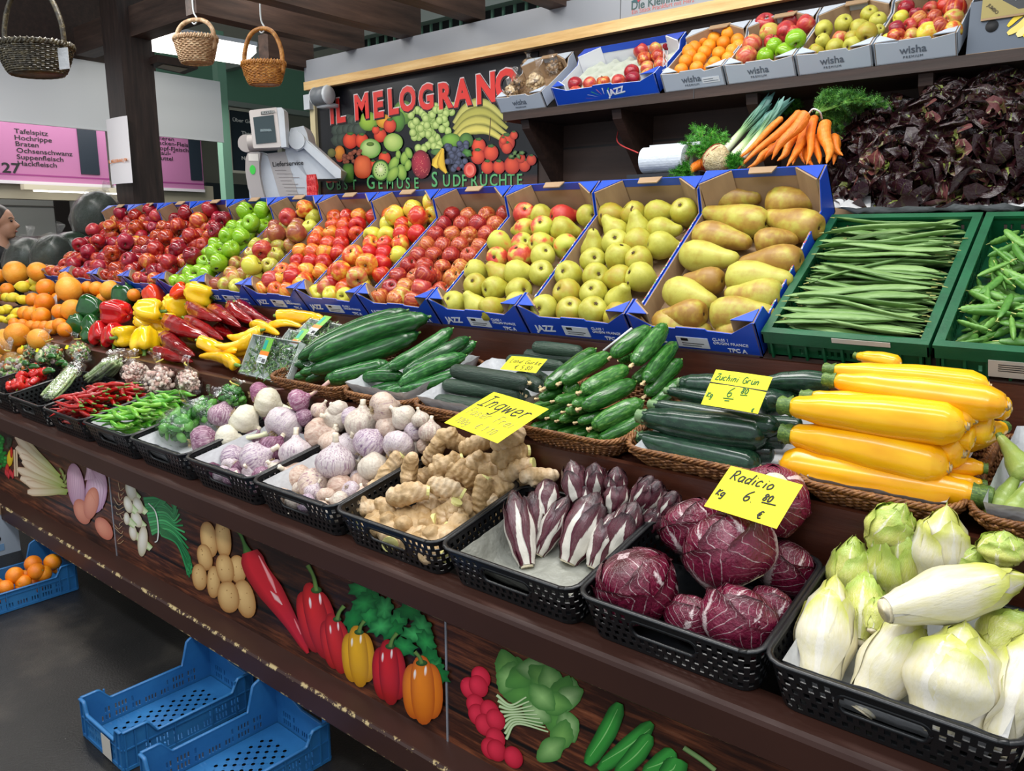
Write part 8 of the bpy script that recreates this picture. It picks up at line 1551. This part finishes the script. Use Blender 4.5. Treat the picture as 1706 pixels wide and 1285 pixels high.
# lettuce heap
LT = ((1455, 312, 62, .06), (1530, 318, 62, .06), (1612, 312, 66, .06), (1694, 305, 66, .06), (1440, 262, 56, .14), (1512, 268, 62, .14), (1590, 262, 66, .15), (1672, 255, 66, .15), (1475, 215, 52, .21), (1548, 215, 58, .22), (1625, 205, 60, .23), (1700, 200, 60, .22), (1578, 172, 46, .28), (1655, 165, 50, .28))
lnm = ['bottom row, next to the blue carton', 'bottom row, second', 'bottom row, third', 'bottom row at the right edge', 'second row, beside the carrot tops', 'second row, second', 'second row, third', 'second row, right edge', 'third row, left', 'third row, middle', 'third row, with green inner leaf', 'third row, right edge', 'top, left', 'top, right']
for k, (x, y, r, h) in enumerate(LT):
    P = TL.hit(x, y, h); rr = r/FPX*depth(P)*1.12; ax = Vector((jit(.3), -.75, .55)); inst(LET[k % 3 if k != 10 else 2], at(P+Vector((0, .03, -.02)), ax, rnd.uniform(0, 6), rr), 'dark red oak-leaf lettuce, '+lnm[k], 'lettuce')
P = TL.hit(1403, 352, .0); mb = MB(); v, f = sphere((0, 0, 0), .055, 1.2, .6, .7, 20, 14); mb.add(crumple((v, f), .2, 30, 1)); obj('crumpled_paper', mb.mesh('crumpled_paper', paper), M=T(P), label='crumpled white paper beside the lettuce and blue carton', cat='paper')
P = TL.hit(1560, 352, .01); obj('paper_sheet', liner(.55, .16, .02, .012, paper), M=T(P) @ Matrix.Rotation(.25, 4, 'X'), label='white paper edge showing under the lettuce', cat='paper')
spart('lettuce_step', box(-.80, XR, 2.64, 3.25, 1.53, 1.592), brown_dark)
# ---------------------------------------------------------------- cartons on the upper shelf
wmat = skin('white_blue_card', ['aab4c2', 'b9c2cd'], scale=3, rough=.5, var=.02); gtxt = flat('grey_print', '5f6874', .5)
UX = [-2.52, -2.215, -1.652, -1.384, -1.114, -.853, -.598]
names = {0: 'small white carton with clear bags of nuts, left end of the upper shelf', 2: 'white carton of oranges on the upper shelf', 3: 'white carton of red and green apples on the upper shelf', 4: 'white carton of green pears on the upper shelf', 5: 'white carton of pink and yellow apples on the upper shelf'}
for i, lab in names.items():
    w = UX[i+1]-UX[i]-.006; xc = (UX[i]+UX[i+1])/2
    if i == 0: w = .27; xc = UX[0]+.14
    t_ = carton(w, .325, .075, .070, .10, wmat, tan, hf=.066, name='white_carton', cornerw=.05, tab_m=tan)
    o = inst(t_, US.M(xc, .0, .002), lab, 'carton')
    obj('lettering', textmesh('wisha', .036, gtxt, .0004), o, T((-.045, -.001, .030)) @ RX(PI/2)); obj('lettering', textmesh('PREMIUM', .012, gtxt, .0, spacing=1.3), o, T((-.036, -.001, .014)) @ RX(PI/2))
    if i == 2: mb = MB(); mb.add(box(.04, .11, -.0012, 0, .018, .040)); st = obj('paper_label', mb.mesh('paper_label', flat('white_label', 'dfe3e8', .5), False), o); mb = MB(); mb.add(box(.045, .105, -.0018, -.0012, .024, .026)); mb.add(box(.045, .085, -.0018, -.0012, .032, .034)); obj('print', mb.mesh('print', gtxt, False), st)
def upx(t, zf, sc, rows, base, cat):
    for x, y, r, h, ax, lab in rows:
        P = US.hit(*zf(x, y), h); inst(t, at(P, ax, rnd.uniform(0, 6), r/sc/FPX*depth(P)), base+', '+lab, cat)
z = Z(820, 0, 3.877)
for k, (x, y) in enumerate(((1220, 455), (1320, 440), (1410, 445), (1490, 435), (1250, 395), (1340, 385), (1435, 410), (1525, 380), (1280, 360), (1370, 340), (1465, 345), (1550, 330), (1305, 310), (1400, 300), (1495, 278), (1585, 262), (1355, 265), (1435, 250), (1525, 215), (1610, 200), (1590, 300), (1270, 330))):
    P = US.hit(*z(x, y), .06+.012*(k % 3 == 0)); inst(ORANGE, at(P, rdir(.9), rnd.uniform(0, 6), 45/3.877/FPX*depth(P)), 'small orange in the shelf carton, '+nth(k)+' row by row from the front', 'orange', 'oranges in the shelf carton')
z = Z(1220, 0, 3.51)
def many(t, rows, r, base, cat, h=.07):
    for k, q in enumerate(rows):
        x, y = q[:2]; rr_ = q[2] if len(q) > 2 else r; P = US.hit(*z(x, y), h+.012*(k % 2)); tt = t(k) if callable(t) else t
        ax = rdir(.9) if cat != 'pear' else Vector((jit(.8), .4, jit(.5)))
        inst(tt, at(P, ax, rnd.uniform(0, 6), rr_/3.51/FPX*depth(P)), base+', '+nth(k)+' from front left', cat, base+'s')
many(lambda k: A_PNK, ((85, 330, 60), (115, 260, 58), (225, 245, 42), (215, 190, 55), (310, 185, 58), (190, 140, 60), (345, 120, 55), (430, 140, 55), (360, 190, 40), (30, 385, 25)), 55, 'pink apple in second shelf carton from oranges', 'apple')
many(lambda k: A_GRN, ((195, 330, 52), (310, 305, 55), (245, 270, 48), (370, 230, 60)), 50, 'shiny green apple in the shelf carton', 'apple', .085)
many(lambda k: P_GRN, ((490, 310, 52), (600, 280, 55), (705, 265, 55), (530, 240, 42), (535, 170, 52), (650, 140, 52), (740, 165, 52), (785, 190, 60), (850, 125, 50), (800, 85, 50), (855, 180, 36), (700, 220, 40), (440, 330, 30)), 52, 'green pear in the shelf carton', 'pear', .075)
many(lambda k: A_PNK, ((630, 225, 45),), 45, 'single red apple among the shelf pears', 'apple', .07)
many(lambda k: (A_PNK, A_GAL, A_YEL, A_RED)[k % 4], ((940, 260, 50), (1040, 245, 45), (1150, 195, 68), (960, 215, 52), (1050, 205, 42), (1215, 160, 58), (1290, 180, 55), (960, 165, 45), (1045, 150, 46), (1095, 110, 46), (985, 105, 44), (1015, 45, 46), (1160, 50, 44), (1180, 100, 42), (1245, 30, 50), (1300, 55, 66), (1290, 110, 56), (1225, 235, 40), (905, 225, 30), (1075, 80, 38), (1130, 150, 40)), 48, 'pink-red apple in the right-hand shelf carton', 'apple', .072)
# JAZZ tray half empty
w = .50; jz = carton(.515, .325, .085, .070, .10, blue, whitec, hf=.060, name='blue_carton', cornerw=.06, tab=False)
jx = (UX[1]+UX[2])/2+.005; o = inst(jz, US.M(jx, 0, .002), 'half-empty blue apple carton with egg-crate tray on the upper shelf', 'carton')
obj('lettering', textmesh('JAZZ', .038, wink, .0012), o, T((.02, -.0012, .016)) @ RX(PI/2) @ Matrix.Rotation(.12, 4, 'Z')); obj('lettering', textmesh('JAZZ', .05, wink, .0016), o, T((.515/2+.001, .07, .02)) @ Matrix.Rotation(PI/2, 4, 'Z') @ RX(PI/2) @ Matrix.Rotation(.9, 4, 'Z'))
mb = MB()
for k in range(9): a = PI*(.1+.8*k/8); mb.add(([(0+.03*math.cos(a), -.0012, .005+.02*math.sin(a)), (.10*math.cos(a)-.003, -.0012, .005+.05*math.sin(a)), (.10*math.cos(a)+.003, -.0012, .005+.05*math.sin(a))], [(0, 1, 2)]), k % 3)
obj('ray_print', mb.mesh('ray_print', [flat('print_green', '4fc05a'), wink, flat('print_pink', 'c070a0')], False), o)
n = 60; v = []; f = []; tw, tl = .44, .285
for j in range(n+1):
    for i in range(n+1):
        x, y = (i/n)*tw, (j/n)*tl; p = .078; cx_ = (x/p) % 1-.5; row = int(y/p); cx_ = ((x/p)+(.5 if row % 2 else 0)) % 1-.5; cy_ = (y/p) % 1-.5; q = math.hypot(cx_, cy_); v.append((x-tw/2, y, .020-.030*max(0, 1-(q/.42)**2)+.018))
for j in range(n):
    for i in range(n): a = j*(n+1)+i; f.append((a, a+1, a+n+2, a+n+1))
mb = MB(); mb.add((v, f)); obj('fruit_tray', mb.mesh('fruit_tray', skin('moulded_pulp', ['a9afa2', 'bcc1b4'], rough=.9, var=0, scale=20)), M=US.M(jx, .02, .006), label='grey moulded pulp tray with empty hollows in the blue shelf carton', cat='fruit tray')
z = Z(820, 0, 3.877)
for k, (x, y, r) in enumerate(((540, 605, 48), (630, 600, 45), (720, 585, 48), (825, 570, 46), (895, 565, 36), (535, 545, 48), (630, 545, 46), (720, 535, 46), (815, 525, 46), (910, 510, 48), (1005, 490, 48), (900, 465, 50), (1000, 440, 46), (985, 385, 50), (965, 330, 52), (1070, 365, 46), (1060, 310, 46), (1135, 285, 44), (1085, 415, 42), (1010, 515, 40))):
    P = US.hit(*z(x, y), .055); t = inst((A_PNK, A_RED)[k % 2], at(P, rdir(.9), rnd.uniform(0, 6), r/3.877/FPX*depth(P)), 'red-yellow apple in half-empty blue shelf carton, '+nth(k)+' from the front left', 'apple', 'apples in the half-empty carton')
# nut bags
ntm = [flat('walnut_tan', '9a7c58', .6), flat('walnut_dark', '7a5e40', .6), flat('peanut_shell', 'c9b088', .6)]
for k, (x, y, r, c_, lab) in enumerate(((165, 540, 62, [0, 1], 'clear knotted bag of walnuts, left'), (280, 530, 80, [2, 2], 'clear bag of peanuts in the shelf carton, front'), (400, 440, 62, [0, 1], 'clear bag of hazelnuts, back right'), (120, 600, 60, [2, 0], 'clear bag of peanuts at the left corner'), (240, 430, 60, [2, 0], 'clear bag of nuts, topmost'))):
    P = US.hit(*z(x, y), .07); rr = r/3.877/FPX*depth(P); bag(at(P, (jit(.3), -.1, .9), k, 1), (rr, rr*.8, rr*.8), lab, 'bag of nuts', bits(70, (rr*.85, rr*.7, rr*.7), rr*.2, [ntm[q] for q in c_], k+30, 1), seed=k+30, tie=False)
# banana cartons at the right edge
z = Z(1560, 0, 11.68)
def bcarton(name, c00, c10, h, mat, lab, art, dY=.02):
    A = atY(*c00, 2.96+dY); B = atY(*c10, 2.96+dY); w = B.x-A.x+.25; o = obj(name, None, M=T((A.x, 2.96+dY, A.z)), label=lab, cat='carton')
    mb = MB(); mb.add(box(0, w, 0, .24, 0, h)); obj('body', mb.mesh('body', mat, False), o)
    mb = MB(); mb.add(box(0, w, -.001, .24, -.006, .0)); obj('bottom_edge', mb.mesh('bottom_edge', tan, False), o); art(o, w); return o
greyc = flat('grey_blue_card', '56606e', .5)
def art1(o, w):
    mb = MB(); mb.add(tube([(.065, -.002, .075), (.065, .001, .075)], .018, 18)); obj('hand_hole', mb.mesh('hand_hole', flat('dark_hole', '2a2a2c', .8)), o)
    mb = MB(); mb.add(tube([(.125, -.002, .118), (.125, .001, .118)], .012, 14)); obj('top_hole', mb.mesh('top_hole', flat('dark_hole', '2a2a2c', .8)), o)
    s_ = 1/11.68/FPX*depth(o.location)*1.10; L = lambda x, y: ((x-600)*s_, (1060-y)*s_+.0)
    for k, (pts, ww) in enumerate((([(1640, 420), (1500, 470), (1330, 560), (1200, 690)], 90), ([(1640, 430), (1520, 560), (1400, 700), (1210, 810)], 130), ([(1650, 440), (1600, 620), (1500, 760), (1350, 860)], 150), ([(1660, 430), (1680, 620), (1600, 780), (1450, 890)], 120))):
        for off, cc, sc_ in ((.0016, 'dark_outline', 1.18), (.0030+.0004*k, 'banana_yellow_'+str(k), 1.0)):
            mb = MB(); P = smoothpts([Vector((L(*p)[0], -off, L(*p)[1])) for p in pts], 14); v = []; f = []
            for i, p in enumerate(P):
                dd = (P[min(i+1, 14)]-P[max(i-1, 0)]).normalized(); nn = Vector((-dd.z, 0, dd.x)); wv_ = ww*s_*.5*lin([(0, .15), (.2, .8), (.6, 1), (.9, .8), (1, .45)])(i/14)*sc_; v += [tuple(p+nn*wv_), tuple(p-nn*wv_)]
            for i in range(14): f.append((2*i, 2*i+1, 2*i+3, 2*i+2))
            mb.add((v, f)); obj('banana_print', mb.mesh('banana_print', flat(cc, '2c2a1c' if 'dark' in cc else ('e6c81e', 'e8d06a', 'ecd890', 'e2c000')[k], .5), False), o)
bcarton('banana_carton', (1609, 91), (1706, 82), .155, greyc, 'grey-blue carton with printed bunch of bananas, right end of shelf', art1)
def art2(o, w):
    s_ = 1/11.68/FPX*depth(o.location)*1.1; L = lambda x, y: ((x-870)*s_, (330-y)*s_)
    mb = MB(); P = [L(*p) for p in ((870, 330), (870, -300), (1100, -300), (1100, 30), (1330, 240), (1706, 190), (1706, 300), (1000, 330))]; P = [(.0, .0), (.0, .2), (.02, .2), (.055, .045), (.10, .013), (.4, .01), (.4, 0)]; mb.add(([(x, -.0012, z_) for x, z_ in P], [tuple(range(len(P)))])); obj('gold_print', mb.mesh('gold_print', flat('gold_card', '9a8a4a', .45), False), o)
    obj('lettering', textmesh('NET WEIGHT', .020, flat('white_print', 'e8ebf2', .5), .0005), o, T((.088, -.002, .040)) @ RX(PI/2)); obj('lettering', textmesh('JUMBO', .013, flat('dark_brown_print', '4a3c14', .5), .0004), o, T((.014, -.002, .036)) @ RX(PI/2) @ Matrix.Rotation(-.8, 4, 'Z'))
A_ = atY(1634, 30, 2.97); bcarton('fruit_carton', (1634, 32), (1706, 22), .16, flat('black_card', '1c1e22', .4), 'black and gold carton marked net weight, on the banana carton', art2, .012)
# ---------------------------------------------------------------- crates and cartons on the floor
RZ = Matrix.Rotation(PI/2, 4, 'Z')
o = inst(FC, T((-2.318, 1.072, .002)) @ RZ, 'empty blue crate on the floor, left one with paper label', 'crate')
mb = MB(); mb.add(box(-.2235, -.2225, -.07, -.01, .005, .075)); obj('paper_label', mb.mesh('paper_label', flat('worn_label', 'cdc6ba', .6), False), o, label='torn white paper label')
inst(FC, T((-1.905, 1.062, .002)) @ RZ @ Matrix.Rotation(-.02, 4, 'Z'), 'empty blue crate on the floor, nearer right one', 'crate')
inst(FC, T((-3.700, 1.065, .002)) @ RZ, 'blue crate on the floor holding oranges', 'crate')
z = Z(0, 820, 5.36)
for k, (x, y, r, zz) in enumerate(((130, 745, 80, .12), (295, 640, 78, .13), (470, 625, 78, .12), (355, 730, 78, .12), (420, 750, 75, .10), (230, 820, 70, .09), (70, 870, 70, .09), (245, 740, 50, .08), (0, 880, 50, .07), (510, 690, 40, .08), (200, 850, 60, .07))):
    P = atZ(*z(x, y), zz); P.x = max(min(P.x, -3.61), -3.79); P.y = max(min(P.y, 1.24), .88); inst(ORANGE, at(P, rdir(.9), rnd.uniform(0, 6), r/5.36/FPX*depth(P)*.95), 'orange in the blue floor crate, '+['left front', 'back left', 'back right', 'middle', 'right front', 'lower middle', 'lower left', 'in the gap', 'far left low', 'right edge', 'front lowest'][k], 'orange')
for k in range(9): inst(ORANGE, at(Vector((-3.78+.07*(k % 3), .92+.11*(k//3), .042)), rdir(.9), k, .036), 'orange in the lowest layer of the floor crate', 'orange', 'lowest oranges in the floor crate')
P = atZ(8, 938, .15); mb = MB(); v, f = sphere((0, 0, 0), .07, 1.2, 1, .9, 24, 18); mb.add(crumple((v, f), .35, 16, 4)); obj('plastic_bag', mb.mesh('plastic_bag', skin('white_plastic_bag', ['c9c6cf', 'dedde2'], rough=.35, var=0, scale=10)), M=T((-3.72, .93, .15)), label='crumpled white plastic bag lying on the oranges', cat='bag')
A = atZ(35, 917, 0); wc = obj('white_carton', None, M=T((A.x, A.y, 0)), label='white carton with blue disc and oval hand hole on the floor', cat='carton')
hh = atX(24, 852, A.x).z
mb = MB(); mb.add(box(-.36, 0, -.5, 0, 0, hh)); obj('body', mb.mesh('body', wmat, False), wc)
mb = MB(); mb.add(box(-.36, .004, -.5, .004, hh, hh+.05)); obj('lid', mb.mesh('lid', tan, False), wc)
mb = MB(); mb.add(tube([(0, -.135, hh*.72), (.002, -.135, hh*.72)], .055, 24)); obj('blue_disc_print', mb.mesh('blue_disc_print', flat('blue_disc', '2a6aa8', .5)), wc)
mb = MB(); mb.add(tube([(0, -.15, hh*.42), (.002, -.15, hh*.42)], .032, 20, sx=2.2 )); obj('hand_hole', mb.mesh('hand_hole', flat('dark_hole', '2a2a2c', .8)), wc)
mb = MB(); mb.add(box(0, .002, -.13, -.07, hh*.12, hh*.28)); obj('blue_print', mb.mesh('blue_print', flat('blue_print', '7fa8d0', .5), False), wc)
